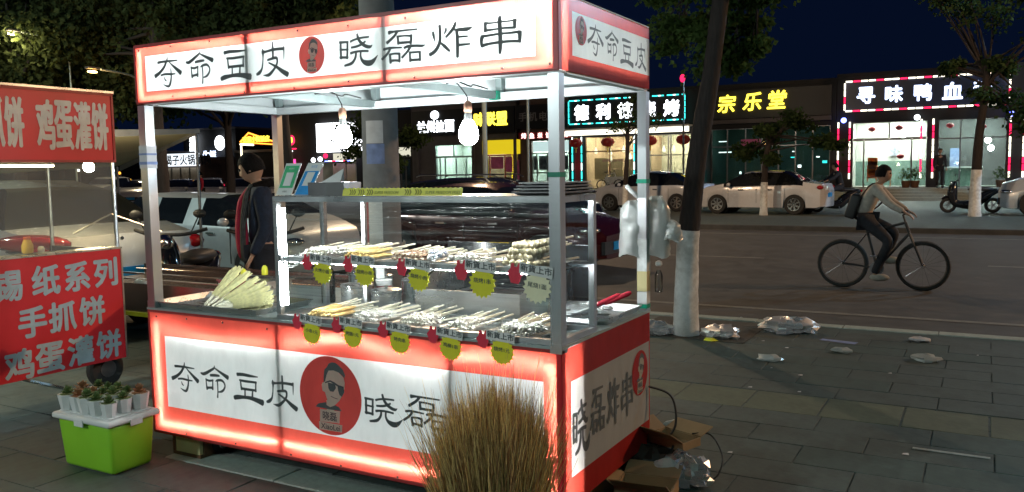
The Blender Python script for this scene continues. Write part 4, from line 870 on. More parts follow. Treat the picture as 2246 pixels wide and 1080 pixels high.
# ================================================================ green bin with potted succulents
BA, BB, BC = Vector((.108,-.364,0)), Vector((-.291,-.318,0)), Vector((.156,-.132,0))
t = thing('storage_bin', 'bright lime green plastic bin with a white lid standing in front of the cart', 'bin', (-.03,-.22,0))
bx0, bx1, by0, by1, bh = -.295, .135, -.375, -.105, .262
def taper(mb, x0,x1,y0,y1,z0,z1,o=.018,mi=0):
    mb.add([(x0+o,y0+o,z0),(x1-o,y0+o,z0),(x1-o,y1-o,z0),(x0+o,y1-o,z0),(x0,y0,z1),(x1,y0,z1),(x1,y1,z1),(x0,y1,z1)], [(0,3,2,1),(4,5,6,7),(0,1,5,4),(1,2,6,5),(2,3,7,6),(3,0,4,7)], mi)
def bevel_obj(o, w_, seg=3):
    md = o.modifiers.new('b', 'BEVEL'); md.width = w_; md.segments = seg; md.limit_method = 'ANGLE'; md.angle_limit = radians(30)
    o.data.polygons.foreach_set('use_smooth', [True]*len(o.data.polygons)); return o
mb = MB(); taper(mb, bx0,bx1,by0,by1,.0,bh); bevel_obj(mb.build('body', 'lime', t), .022)
mb = MB(); taper(mb, bx0-.018,bx1+.018,by0-.018,by1+.018,bh-.004,bh+.028,-.002); bevel_obj(mb.build('lid', 'white_plastic', t), .012)
mb = MB(); taper(mb, bx0+.01,bx1-.01,by0+.01,by1-.01,bh+.029,bh+.036,.0); bevel_obj(mb.build('lid_rim', 'white_plastic', t), .003)
mb = MB(); mb.box((bx0+bx1)/2-.035,(bx0+bx1)/2+.035,by0-.024,by0-.019,bh-.02,bh+.012); mb.build('clip', 'white_plastic', t)
mb = MB(); mb.box(bx1+.019,bx1+.024,-.27,-.20,bh-.02,bh+.012); mb.build('clip', 'white_plastic', t)
def succ_proto(mat, sd):
    random.seed(sd); q = thing('potted_succulent', 'x', 'potted plant', (0,0,0), group='small potted succulents on the bin lid')
    mb = MB(); mb.lathe((0,0,0), [(.026,0),(.036,.055),(.037,.062),(.032,.062),(.030,.052)], 8, cap=False); mb.lathe((0,0,0), [(.026,0),(.001,.0005)], 8, cap=False); mb.build('pot', 'white_plastic', q)
    mb = MB(); mb.lathe((0,0,.050), [(.030,0),(.001,.004)], 10, cap=False); mb.build('soil', 'soil', q)
    mb = MB()
    for k in range(4):
        for i in range(9):
            a = i*2*pi/9+k*.5+random.uniform(-.15,.15); el = .2+k*.36; L = .034-.005*k+random.uniform(-.004,.008); d = Vector((cos(a)*cos(el),sin(a)*cos(el),sin(el))); s_ = Vector((-sin(a),cos(a),0))*.0085; u = d.cross(s_.normalized())*.004; o_ = Vector((0,0,.055+.006*k))
            mb.add([o_, o_+d*L*.6+s_, o_+d*L*.6+u*-1, o_+d*L*.6-s_, o_+d*L*.6+u, o_+d*L], [(0,1,4),(0,4,3),(0,2,1),(0,3,2),(1,5,4),(4,5,3),(1,2,5),(2,3,5)])
    mb.build('leaves', mat, q, 60); return q
sp = [succ_proto('succulent', 1), succ_proto('succulent_red', 2), succ_proto('succulent', 3)]; index_children()
spots = [(c_, r_) for r_ in range(3) for c_ in range(5)]; su = set(); random.seed(9)
for i, (c_, r_) in enumerate(spots):
    k = random.choice((0,0,1,2)); o = sp[k] if k not in su else clone(sp[k]); su.add(k)
    x = bx0+.045+c_*.083+random.uniform(-.008,.008); y = by0+.04+r_*.088+random.uniform(-.006,.006)
    o.location = (x, y, bh+.037); o.rotation_euler = (0,0,random.uniform(0,6)); s_ = random.uniform(1.15,1.4); o.scale = (s_,s_,s_)
    o['label'] = '%s succulent in a white pot on the bin lid, %s row, %s' % (('green','reddish','green')[k], ('front','middle','back')[r_], ('leftmost','second from left','in the middle','second from right','rightmost')[c_])
for k in range(3):
    if k not in su:
        for c2 in list(sp[k].children): bpy.data.objects.remove(c2)
        bpy.data.objects.remove(sp[k])
# crate under the cart's left end
t = thing('crate', 'pale yellow board crate with a dark frame under the left end of the cart', 'crate', (.17,.12,0))
mb = MB(); mb.box(.115,.30,.03,.05,.018,.118); mb.build('front_board', 'card_yellow', t)
mb = MB(); mb.box(.10,.31,.05,.26,.0,.115); mb.build('box', 'brown', t); mb = MB(); mb.box(.095,.31,.025,.05,.0,.016); mb.build('bottom_rail', 'brown', t); mb = MB(); mb.box(.095,.112,.025,.05,.017,.118); mb.build('corner_rail', 'brown', t)
# sacks behind, between the stalls
mb = MB(); random.seed(12)
for i in range(9): mb.ball((-1.05+random.uniform(-.12,.12),1.15+random.uniform(-.1,.1),.20+random.uniform(-.18,.22)), random.uniform(.07,.13), 8, (.8,.8,1.2))
tag(mb.build('sacks', 'card', None, 60), 'brown paper sacks and bags piled under the griddle table between the two stalls', 'sacks')

# ================================================================ dry grass in the foreground
g_ = thing('dry_grass_clump', 'big bristling clump of dry brown and golden grass in front of the lit panel', 'grass plant', (2.485,-.52,0))
def blades(n, sd, nm, mat, spread, tall, gold=0):
    random.seed(sd); mb = MB()
    for i in range(n):
        a = random.uniform(0,2*pi); u = random.random()**.5; r0 = .135*u; th = (u**1.15)*spread+random.gauss(0,.075)
        L = tall*random.uniform(.72,1.0)*(1-.17*u*u)+ (random.random()**8)*.14
        b0 = Vector((2.455+r0*cos(a), -.52+r0*sin(a), 0)); dx = Vector((cos(a+random.uniform(-.5,.5)), sin(a), 0))
        pts = []
        for k in range(6):
            s_ = k/5; ang = th*(.60+.62*s_); pts.append(b0+dx*(sin(ang)*L*s_)+Vector((0,0,cos(ang*.9)*L*s_))+Vector((random.uniform(-1,1),random.uniform(-1,1),0))*.016*s_)
        w_ = random.uniform(.0011,.0021); sd_ = Vector((random.uniform(-1,1),random.uniform(-1,1),0)).normalized(); s2 = sd_.cross(Vector((0,0,1)))
        rr = [w_*1.3,w_*1.3,w_*1.2,w_,w_*.7,w_*.15]; vs = []
        for p, r_ in zip(pts, rr): vs += [p+sd_*r_, p-sd_*r_*.5+s2*r_*.87, p-sd_*r_*.5-s2*r_*.87]
        mb.add(vs, [(3*k+j,3*k+(j+1)%3,3*k+3+(j+1)%3,3*k+3+j) for k in range(5) for j in range(3)])
    return stuff(mb.build(nm, mat, g_))
blades(3100, 31, 'brown_stems', 'straw', .07, .79); blades(2500, 32, 'golden_stems', 'straw_gold', .06, .79)
blades(420, 33, 'flyaway_stems', 'straw_gold', .17, .82)
mb = MB(); mb.lathe((2.485,-.52,0), [(.13,0),(.17,.12),(.175,.13),(.16,.13),(.15,.11)], 20, cap=False); mb.build('pot', 'black', g_, 40)
# ================================================================ vehicles
def lerp(tab, x):
    for (a, b), (c, d) in zip(tab, tab[1:]):
        if x <= c: 
            u = (x-a)/(c-a); u = max(0, min(1, u)); u = u*u*(3-2*u)*.5+u*.5; return b+(d-b)*u
    return tab[-1][1]
def make_car(name, label, paint, style='sedan', L=4.5, Wd=1.76, H=1.46, lights=False, rails=False, group=None):
    t = thing(name, label, 'car', (0,0,0), group=group)
    h = L/2; wf, wr = h*.60, -h*.585; R = .325
    if style == 'sedan':
        top = [(-h,.78),(-h+.06,.98),(-h+.55,1.04),(-.72*h,1.06),(-.40*h,1.40),(-.15*h,H),(.10*h,H-.01),(.24*h,1.36),(.52*h,1.00),(.75*h,.93),(h-.15,.80),(h,.62)]; xa, xb = -.70*h, .50*h; cowl, rf, rr, dk = .50*h, .20*h, -.38*h, -.72*h
    elif style == 'hatch':
        top = [(-h,.70),(-h+.05,.95),(-.93*h,1.12),(-.72*h,1.38),(-.3*h,H),(.05*h,H),(.25*h,1.36),(.55*h,1.03),(.78*h,.94),(h-.12,.80),(h,.6)]; xa, xb = -.86*h, .52*h; cowl, rf, rr, dk = .53*h, .22*h, -.74*h, -.92*h
    else:
        top = [(-h,.8),(-h+.04,1.1),(-.95*h,1.25),(-.82*h,H-.08),(-.4*h,H),(.05*h,H-.01),(.2*h,H-.12),(.48*h,1.18),(.75*h,1.10),(h-.1,.95),(h,.72)]; xa, xb = -.90*h, .46*h; cowl, rf, rr, dk = .47*h, .18*h, -.84*h, -.95*h; R = .36
    belt = [(-h,.80),(-.6*h,.93),(.5*h,.88),(h,.60)]
    half = [(-h,.60),(-h+.12,.80),(-.6*h,Wd/2),(.6*h,Wd/2),(h-.2,.76),(h,.48)]
    xs = sorted(set([-h,-h+.03,-h+.1,-h+.25,h,h-.03,h-.1,h-.25]+[wf+R*1.12*cos(pi*k/8) for k in range(9)]+[wr+R*1.12*cos(pi*k/8) for k in range(9)]+[cowl,rf,rr,dk,xa,xb]+[xa+(xb-xa)*k/9 for k in range(1,9)]))
    xs = [x for i, x in enumerate(xs) if i == 0 or x-xs[i-1] > .012]
    rows = []
    for x in xs:
        zt = lerp(top, x); zb = min(lerp(belt, x), zt-.03); hw = lerp(half, x); low = .22 if abs(x) < h-.2 else .26
        arch = 0
        for wx in (wf, wr):
            d = abs(x-wx)
            if d < R*1.12: arch = max(arch, math.sqrt((R*1.12)**2-d*d)+R)
        lo = max(low, min(arch, zb-.12)); inside = min(1, max(0, (zt-zb-.08)/.3))
        re = zb+(zt-zb)*.88 if inside > 0 else zb+(zt-zb)*.6; wre = hw*(.97-.23*inside)
        side_ = [(hw*.80, low-.02), (hw*.97, lo), (hw*1.0, max(lo+.02, (lo+zb)*.5)), (hw*.985, zb-.02), (hw*.955, zb+.015), (wre, re), (wre*.80, zt-.012), (0, zt)]
        rows.append([(x, y, z) for y, z in side_]+[(x, -y, z) for y, z in side_[-2::-1]])
    n = len(rows[0]); vs = [p for r in rows for p in r]; body, glass, wind = [], [], []
    for i in range(len(rows)-1):
        xm = (xs[i]+xs[i+1])/2
        for j in range(n):
            f = (i*n+j, i*n+(j+1)%n, (i+1)*n+(j+1)%n, (i+1)*n+j)
            if j in (4, 9) and xa < xm < xb and not (abs(xm-(-.02*h)) < .045*h) and not (style != 'sedan' and abs(xm+.48*h) < .04*h): glass.append(f)
            elif j in (5,6,7,8) and (rf < xm < cowl or dk < xm < rr): wind.append(f)
            else: body.append(f)
    for e in (0, len(rows)-1): body.append(tuple(e*n+j for j in (range(n) if e else range(n-1,-1,-1))))
    def sub(fs, nm, mt, sm=40):
        ids = sorted({i for f in fs for i in f}); mp = {a: b for b, a in enumerate(ids)}; mb = MB(); mb.add([vs[i] for i in ids], [tuple(mp[i] for i in f) for f in fs]); return mb.build(nm, mt, t, sm)
    bd = sub(body, 'body', paint)
    sub([f for f in wind if vs[f[0]][0] > 0], 'windscreen', 'car_glass'); sub([f for f in wind if vs[f[0]][0] <= 0], 'rear_window', 'car_glass')
    for sg in (1, -1):
        fs_ = sorted([f for f in glass if vs[f[0]][1]*sg > 0], key=lambda f: vs[f[0]][0]); runs = []
        for f in fs_:
            if runs and f[0]//n-runs[-1][-1][0]//n <= 1: runs[-1].append(f)
            else: runs.append([f])
        for r_ in runs: sub(r_, 'side_window', 'car_glass')
    for wx in (wf, wr):
        for s_ in (1, -1):
            y = s_*(Wd/2-.10); mb = MB(); mb.lathe((wx, y-.10, R), [(R*.62,0),(R*.95,.0),(R,.03),(R,.17),(R*.95,.2),(R*.62,.2)], 28, axis=1); wo_ = mb.build('wheel', 'rubber', t, 40)
            yo = y+s_*.102; mb = MB(); mb.lathe((wx,yo-.004,R), [(R*.60,0),(R*.64,.008),(R*.56,.008)], 24, axis=1, cap=False); mb.lathe((wx,yo-.004,R), [(.045,0),(.045,.012)], 12, axis=1)
            for k in range(7):
                a = 2*pi*k/7; mb.obox((wx+cos(a)*R*.33, yo+s_*.002, R+sin(a)*R*.33), (R*.56,.014,.055), Matrix.Rotation(-a,3,'Y'))
            mb.build('rim', 'chrome', wo_, 40)
            mb = MB(); mb.lathe((wx, y-.16*(s_), R), [(R*1.1,-.02),(R*1.1,.02)], 20, axis=1); mb.build('wheel_well', 'black', t)
    for s_ in (1, -1):
        mb = MB(); mb.ball((h-.20, s_*.66, .70), .1, 10, (1.7,.9,.62), R=Matrix.Rotation(-s_*.5,3,'Z')); mb.build('headlight', 'e_headlight' if lights else 'chrome', t, 60)
        mb = MB(); mb.ball((-h+.13, s_*.70, .86), .1, 10, (1.1,1.3,.75), R=Matrix.Rotation(s_*.35,3,'Z')); mb.build('taillight', 'tail_red', t, 60)
        mb = MB(); mb.ball((.40*h, s_*(Wd/2+.07), .97), .085, 10, (.8,1.1,.75)); mb.build('mirror', paint, t, 60)
        for xd in (.22*h, -.22*h): 
            mb = MB(); mb.obox((xd, s_*(Wd/2+.004), .80), (.17,.02,.028)); mb.build('door_handle', 'chrome', t)
        for xd in (.42*h, -.02*h, -.45*h):
            mb = MB(); mb.obox((xd, s_*(Wd/2-.002), .60), (.006,.012,.46)); mb.build('door_seam', 'black', t)
        if rails: mb = MB(); mb.tube([(-.75*h,s_*.58,H+.02),(-.7*h,s_*.58,H+.055),(.08*h,s_*.58,H+.05),(.14*h,s_*.58,H)], .016, 6); mb.build('roof_rail', 'chrome', t)
    mb = MB(); mb.obox((h-.02,0,.42), (.06,1.1,.20)); mb.build('grille', 'black', t); mb = MB(); mb.obox((-h+.0,0,.62), (.04,.44,.13)); mb.build('number_plate', 'qr_blue', t)
    mb = MB(); mb.obox((h+.012,0,.44), (.02,.44,.13)); mb.build('number_plate', 'qr_blue', t)
    return t
emi('e_headlight', (.85,.92,1), 9)
def put(o, x, y, rz, z=-.004): o.location = (x, y, z); o.rotation_euler = (0,0,rz); return o
c1 = make_car('parked_car', 'white hatchback car with its tail to the right, right of the thick tree trunk', 'car_white', 'sedan', 4.3, 1.74, 1.42)
put(c1, -2.55, 25.8, radians(180-5))
c2 = make_car('parked_car', 'pale silver sedan behind the tree trunk, half hidden by the rear post', 'car_white', 'sedan', 4.5, 1.76, 1.46); put(c2, -6.9, 27.0, radians(180-4))
c3 = make_car('parked_car', 'silver van cut by the right edge of the photo beyond the scooters', 'car_silver', 'suv', 4.5, 1.8, 1.6); put(c3, 6.55, 26.2, radians(178))
c4 = make_car('parked_suv', 'black sport utility car with roof rails on the road behind the display case', 'car_black', 'suv', 4.7, 1.85, 1.52, rails=True); put(c4, -5.4, 13.0, radians(0), -.12)
c5 = make_car('parked_car', 'dark red sedan close behind the display case', 'car_red', 'sedan', 4.6, 1.8, 1.46); put(c5, -3.45, 9.5, radians(0), -.12)
c6 = make_car('parked_car', 'silver hatchback behind the seller, its arched side window showing', 'car_silver', 'hatch', 4.3, 1.76, 1.36); put(c6, -6.35, 6.45, radians(-3), -.12)
c7 = make_car('parked_car', 'white car behind the red stall showing its red tail lamp', 'car_white', 'sedan', 4.7, 1.8, 1.48); put(c7, -5.15, 2.2, radians(174), .02)
WM[c7.name] = Matrix.Identity(4)
mb = MB(); mb.ball((-2.06,.72,.93), .34, 16, (1.15,.42,.24), R=Matrix.Rotation(.40,3,'Z')); 
for sg in (1,): mb.build('wide_taillight', 'tail_red', c7, 60)
mb = MB(); mb.ball((-2.06,.75,.865), .22, 14, (1.0,.42,.16), R=Matrix.Rotation(.40,3,'Z')); mb.build('reversing_lamp', 'chrome', c7, 60)
index_children()
# row of cars far left, across the junction
for i, (x, y, rz, src, lab) in enumerate(((-36.0,27.2,-55,c1,'white car with lit headlamps farthest left in the far row'),(-33.0,27.0,-50,c1,'white car second from the left in the far row'),(-30.2,26.6,-48,c2,'white sedan third in the far row left of the seller'),(-27.4,26.2,-46,c1,'white car fourth in the far row beside the seller head'),(-25.0,25.6,-42,c2,'white car with a bright bonnet right beside the seller face'),(-39.5,27.5,-60,c3,'silver car at the left end of the far row behind the post'))):
    o = clone(src, (x, y, -.004), radians(rz), lab); o['group'] = 'cars parked in the far row on the left'
# two wheelers ---------------------------------------------------
def make_scooter(label, paint='gloss_black', group=None):
    t = thing('motor_scooter', label, 'scooter', (0,0,0), group=group)
    for wx in (.62, -.62):
        mb = MB(); n = 20; vs = []
        for i in range(n):
            a = 2*pi*i/n
            for j in range(6): b_ = 2*pi*j/6; vs.append((wx+(.19+.05*cos(b_))*cos(a), .045*sin(b_), .24+(.19+.05*cos(b_))*sin(a)))
        mb.add(vs, [(i*6+j, i*6+(j+1)%6, ((i+1)%n)*6+(j+1)%6, ((i+1)%n)*6+j) for i in range(n) for j in range(6)]); o = mb.build('wheel', 'rubber', t, 60)
        mb = MB(); mb.lathe((wx,-.03,.24), [(.05,0),(.05,.06)], 10, axis=1)
        for k in range(5): a = 2*pi*k/5; mb.obox((wx+cos(a)*.08,0,.24+sin(a)*.08), (.16,.02,.03), Matrix.Rotation(-a,3,'Y'))
        mb.build('rim', 'chrome', o)
    mb = MB(); mb.tube(cr([(.44,0,.98),(.50,0,.75),(.50,0,.5),(.42,0,.32),(.2,0,.26),(-.1,0,.27),(-.25,0,.42),(-.55,0,.62),(-.78,0,.70)],3), [.05,.09,.12,.14,.15,.15,.14,.13,.12,.12,.12,.12,.13,.14,.15,.16,.16,.17,.17,.16,.15,.12,.10,.08,.04][:25], 10); mb.build('body_shell', paint, t, 60)
    mb = MB(); mb.ball((-.28,0,.74), .2, 12, (1.9,.72,.35)); mb.build('seat', 'black', t, 60)
    mb = MB(); mb.tube([(.62,.0,.24),(.50,0,.72),(.42,0,1.0)], .028, 8); mb.build('fork', 'steel_dark', t, 60)
    mb = MB(); mb.tube(cr([(.34,-.32,1.04),(.42,-.15,1.0),(.44,0,1.0),(.42,.15,1.0),(.34,.32,1.04)],3), .016, 6); mb.build('handlebar', 'black', t, 60)
    mb = MB(); mb.ball((.53,0,.93), .085, 10, (.7,1.1,1)); mb.build('headlamp', 'chrome', t, 60)
    for s_ in (-1,1): mb = MB(); mb.tube([(.40,s_*.2,1.02),(.40,s_*.27,1.16)], .006, 5); mb.ball((.40,s_*.28,1.18), .05, 8, (.3,1.2,.8)); mb.build('mirror', 'black', t, 60)
    mb = MB(); mb.ball((-.80,0,.70), .05, 8); mb.build('tail_lamp', 'tail_red', t, 60)
    mb = MB(); mb.tube([(-.05,.1,.25),(-.08,.22,.0)], .010, 5); mb.build('kickstand', 'steel_dark', t)
    mb = MB(); mb.tube(cr([(.80,0,.42),(.70,0,.50),(.56,0,.50)],3), .045, 6); mb.build('front_fender', paint, t, 60)
    return t
s1 = make_scooter('black scooter beside the white painted base of the right small tree'); put(s1, 3.55, 27.0, radians(188)); index_children()
def sc_(x, y, rz, lab, z=0): o = clone(s1, (x,y,z), radians(rz), lab); return o
sc_(-.35, 26.6, 205, 'dark scooter with a rider behind the tail of the white hatchback')
sc_(-2.55, 2.35, -60, 'black electric scooter with a red lamp behind the left post of the cart'); sc_(-1.75, 2.6, -48, 'black electric scooter with a clear round lamp behind the bean curd tray')
sc_(-20.6, 36.0, 100, 'scooter parked by the shop with the red neon sign')
def make_bike(name, label, tyre_r=.32, col='black', wb=.98):
    t = thing(name, label, 'bicycle', (0,0,0)); R = tyre_r
    for wx in (-wb/2, wb/2):
        mb = MB(); n = 30; vs = []
        for i in range(n):
            a = 2*pi*i/n
            for j in range(6): b_ = 2*pi*j/6; vs.append((wx+(R-.022+.030*cos(b_))*cos(a), .030*sin(b_), R+(R-.022+.030*cos(b_))*sin(a)))
        mb.add(vs, [(i*6+j, i*6+(j+1)%6, ((i+1)%n)*6+(j+1)%6, ((i+1)%n)*6+j) for i in range(n) for j in range(6)]); o = mb.build('wheel', 'rubber', t, 60)
        mb = MB(); mb.lathe((wx,-.04,R), [(.022,0),(.03,.01),(.03,.07),(.022,.08)], 10, axis=1)
        for k in range(20): a = 2*pi*k/20; mb.tube([(wx,.02*(-1)**k,R),(wx+cos(a)*(R-.04),0,R+sin(a)*(R-.04))], .0013, 3, cap=False)
        mb.build('spokes', 'chrome', o)
        mb = MB(); mb.lathe((wx,-.012,R), [(R-.045,0),(R-.038,.012),(R-.045,.024)], 30, axis=1, cap=False); mb.build('rim', 'steel_dark', o)
    bb = Vector((-.06,0,R-.05)); st_ = Vector((-.20,0,.80)); hd = Vector((wb/2-.22,0,.88)); hl = Vector((wb/2-.17,0,.74)); fr, rr_ = Vector((wb/2,0,R)), Vector((-wb/2,0,R))
    mb = MB()
    for a, b_, r_ in ((bb,st_,.016),(bb,hl,.019),(st_-Vector((0,0,.06)),hd,.017),(hd,hl,.02)): mb.tube([a,b_], r_, 8)
    for s_ in (-1,1): mb.tube([bb+Vector((0,.02*s_,0)),rr_+Vector((0,.06*s_,0))], .010, 6); mb.tube([st_-Vector((0,0,.08)),rr_+Vector((0,.06*s_,0))], .008, 6)
    mb.build('frame', col, t, 60)
    mb = MB()
    for s_ in (-1,1): mb.tube([hl+Vector((0,.05*s_,0)),fr+Vector((0,.055*s_,0))], .013, 6)
    mb.tube([hl+Vector((0,.05,0)),hl-Vector((0,.05,0))], .016, 6); mb.build('fork', col, t, 60)
    mb = MB(); mb.tube([hd,hd+Vector((-.03,0,.10)),hd+Vector((.03,0,.13))], .014, 6); mb.tube(cr([hd+Vector((-.02,-.30,.15)),hd+Vector((.03,-.1,.13)),hd+Vector((.03,.1,.13)),hd+Vector((-.02,.30,.15))],3), .012, 6); mb.build('handlebar', 'black', t, 60)
    mb = MB(); mb.tube([st_,st_+Vector((-.02,0,.10))], .013, 6); mb.ball(st_+Vector((-.03,0,.13)), .1, 10, (1.3,.75,.32)); mb.build('saddle', 'black', t, 60)
    mb = MB(); mb.lathe(bb+Vector((0,-.05,0)), [(.09,0),(.09,.006)], 20, axis=1)
    for s_ in (-1,1): mb.tube([bb+Vector((0,.05*s_,0)),bb+Vector((.03*s_,.08*s_,-.17*s_))], .010, 6); mb.obox(bb+Vector((.03*s_,.13*s_,-.17*s_)), (.09,.09,.02))
    mb.build('cranks', 'steel_dark', t)
    return t
bk = make_bike('bicycle', 'dark mountain bicycle ridden along the road'); put(bk, 2.76, 9.1, 0, -.12)
bk2 = make_bike('bicycle', 'small pale bicycle parked under the red lanterns of the barbecue shop', .27, 'white', .9); p = P(1335,405,37); put(bk2, p.x, 37.2, radians(8), .5); 

# ================================================================ people
def skin_mesh(joints, edges, root, sub=1):
    names = list(joints); idx = {n: i for i, n in enumerate(names)}
    me = bpy.data.meshes.new('s'); me.from_pydata([joints[n][0] for n in names], [(idx[a], idx[b_]) for a, b_ in edges], []); me.update()
    o = bpy.data.objects.new('s', me); COL.objects.link(o)
    md = o.modifiers.new('k', 'SKIN'); md.use_smooth_shade = True
    for n in names:
        r = joints[n][1]; r = r if isinstance(r, tuple) else (r, r); v = me.skin_vertices[0].data[idx[n]]; v.radius = r; v.use_root = (n == root)
    s = o.modifiers.new('u', 'SUBSURF'); s.levels = s.render_levels = sub
    bpy.context.view_layer.update()
    m2 = bpy.data.meshes.new_from_object(o.evaluated_get(bpy.context.evaluated_depsgraph_get()))
    vs = [v.co.copy() for v in m2.vertices]; fs = [tuple(p.vertices) for p in m2.polygons]
    bpy.data.objects.remove(o); bpy.data.meshes.remove(me); bpy.data.meshes.remove(m2); return vs, fs
def head_mb(mb, c, R, s=1):
    """ellipsoid head shaped with jaw, nose, brow, mouth and ears; face looks along R @ +y"""
    c = Vector(c); n = 22; k = 16; vs = []
    for i in range(k+1):
        th = pi*i/k
        for j in range(n):
            a = 2*pi*j/n; x, y, z = .078*sin(th+1e-3)*cos(a), .098*sin(th+1e-3)*sin(a), .118*cos(th)
            if z < -.02: f = 1+(z+.02)*2.6; x *= f; y = y*f if y < 0 else y*(1+(z+.02)*.9)
            if y > .05 and abs(x) < .022 and -.045 < z < .012: y += .024*(1-abs(x)/.022)*(1-abs(z+.028)/.045)
            if y > .05 and .015 < abs(x) < .045 and .0 < z < .03: y -= .010
            if y > .05 and abs(x) < .03 and -.078 < z < -.058: y += .006
            vs.append(c+R@Vector((x,y,z))*s)
    mb.add(vs, [(i*n+j, i*n+(j+1)%n, (i+1)*n+(j+1)%n, (i+1)*n+j) for i in range(k) for j in range(n)])
    for q in (-1,1): mb.ball(c+R@Vector((.079*q,-.005,-.012))*s, .03*s, 8, (.35,.6,1), R=R)
def person(label, loc, rz, J, colors, head_rot=(0,0), hair='short', sc=1.0, cat='person', group=None, voxel=.011, jacket_r=1.0):
    """J: joint -> position in metres, facing +y, z up"""
    t = thing('person', label, cat, (0,0,0), group=group); V = {k: Vector(v) for k, v in J.items()}
    up = (V['neck']-V['chest']).normalized()
    def chain(rad, keys, edges, root):
        return skin_mesh({k: (V[k], rad[k]) for k in keys}, edges, root)
    V['head_base'] = V['neck']+up*.07
    HR = Matrix.Rotation(head_rot[0],3,'Z')@Matrix.Rotation(head_rot[1],3,'X')
    hc = V['head_base']+HR@Vector((0,.018,.085))
    rad = dict(pelvis=(.135,.10), spine=(.12,.09), chest=(.15,.10), neck=.055, head_base=.052, shL=.062, shR=.062, elL=.040, elR=.040, wrL=.027, wrR=.027, hipL=.085, hipR=.085, knL=.056, knR=.056, anL=.037, anR=.037, toL=.034, toR=.034)
    E_ = [('pelvis','spine'),('spine','chest'),('chest','neck'),('neck','head_base')]+[(a+s_,b_+s_) for s_ in 'LR' for a, b_ in (('sh','el'),('el','wr'),('hip','kn'),('kn','an'),('an','to'))]+[('chest','sh'+s_) for s_ in 'LR']+[('pelvis','hip'+s_) for s_ in 'LR']
    vs, fs = chain(rad, list(rad), E_, 'pelvis')
    mb = MB(); mb.add(vs, fs); head_mb(mb, hc, HR)
    for s_ in 'LR':
        d = (V['wr'+s_]-V['el'+s_]).normalized(); sd = d.cross(Vector((0,0,1))); sd = sd.normalized() if sd.length > .1 else Vector((1,0,0)); u = sd.cross(d); w0 = V['wr'+s_]
        mb.obox(w0+d*.045, (.045,.085,.030), Matrix((sd,d,u)).transposed().inverted().transposed() if False else Matrix((sd,d,u)).transposed())
        for k in range(4):
            b0 = w0+d*.08+sd*(k-1.5)*.019; L_ = (.062,.072,.068,.052)[k]; mb.tube([b0, b0+d*L_*.5-u*.006, b0+d*L_*.8-u*.028], [.0095,.009,.0075], 6)
        b0 = w0+d*.03+sd*-.034; mb.tube([b0, b0-sd*.02+d*.03, b0-sd*.022+d*.06-u*.01], [.012,.011,.009], 6)
    o = mb.build('body', 'skin', t, 80)
    md = o.modifiers.new('r', 'REMESH'); md.mode = 'VOXEL'; md.voxel_size = voxel; md.use_smooth_shade = True
    bpy.context.view_layer.update(); m2 = bpy.data.meshes.new_from_object(o.evaluated_get(bpy.context.evaluated_depsgraph_get())); o.modifiers.clear(); o.data = m2; m2.materials.clear(); m2.materials.append(M['skin'])
    # clothes
    jr = jacket_r
    r2 = dict(pelvis=(.165*jr,.125*jr), spine=(.15*jr,.115*jr), chest=(.175*jr,.128*jr), neck=.07*jr, shL=.082*jr, shR=.082*jr, elL=.058*jr, elR=.058*jr, cuL=.043, cuR=.043)
    for s_ in 'LR': V['cu'+s_] = V['wr'+s_].lerp(V['el'+s_], colors.get('sleeve', .05))
    vs, fs = skin_mesh({k: (V[k] if k != 'neck' else V['neck']-up*.015, r2[k]) for k in r2}, [('pelvis','spine'),('spine','chest'),('chest','neck')]+[(a+s_,b_+s_) for s_ in 'LR' for a, b_ in (('sh','el'),('el','cu'))]+[('chest','sh'+s_) for s_ in 'LR'], 'pelvis', 2)
    mb = MB(); mb.add(vs, fs); mb.build('jacket', colors['top'], t, 80)
    r3 = dict(pelvis=(.155,.125), hipL=.105, hipR=.105, knL=.078, knR=.078, anL=.056, anR=.056)
    vs, fs = skin_mesh({k: (V[k]-(Vector((0,0,.02)) if k == 'pelvis' else Vector()), r3[k]) for k in r3}, [('pelvis','hipL'),('pelvis','hipR'),('hipL','knL'),('hipR','knR'),('knL','anL'),('knR','anR')], 'pelvis', 2)
    mb = MB(); mb.add(vs, fs); mb.build('trousers', colors['legs'], t, 80)
    for s_ in 'LR':
        d = (V['to'+s_]-V['an'+s_]); d.z = 0; d = d.normalized() if d.length > .01 else Vector((0,1,0)); c_ = V['an'+s_]+d*.07+Vector((0,0,-.035)); rz_ = math.atan2(d.y,d.x)-pi/2
        mb = MB(); mb.ball(c_, .13, 10, (.38,1.05,.42), R=Matrix.Rotation(rz_,3,'Z')); mb.build('shoe', colors.get('shoes','black'), t, 80)
    mb = MB()
    if hair:
        n = 22; vs = []; k = 12; random.seed(3)
        for i in range(k+1):
            th = pi*.60*i/k
            for j in range(n):
                a = 2*pi*j/n; y = sin(a); cut = 1 if y < .35 else .62; tt = th*cut; q = 1+random.uniform(-.02,.03)
                vs.append(hc+HR@Vector((.089*sin(tt+1e-3)*cos(a)*q, .108*sin(tt+1e-3)*sin(a)*q-.004, .130*cos(tt)*q+.004)))
        mb.add(vs, [(i*n+j, i*n+(j+1)%n, (i+1)*n+(j+1)%n, (i+1)*n+j) for i in range(k) for j in range(n)])
        if hair == 'bun': mb.ball(hc+HR@Vector((0,-.11,.03)), .045, 8)
        mb.build('hair', 'hair', t, 80)
    for s_ in (-1,1): mb = MB(); mb.ball(hc+HR@Vector((.032*s_,.083,.016)), .0125, 8); mb.build('eye', 'gloss_black', t, 80)
    t.location = loc; t.rotation_euler = (0,0,rz); t.scale = (sc,sc,sc); return t, V
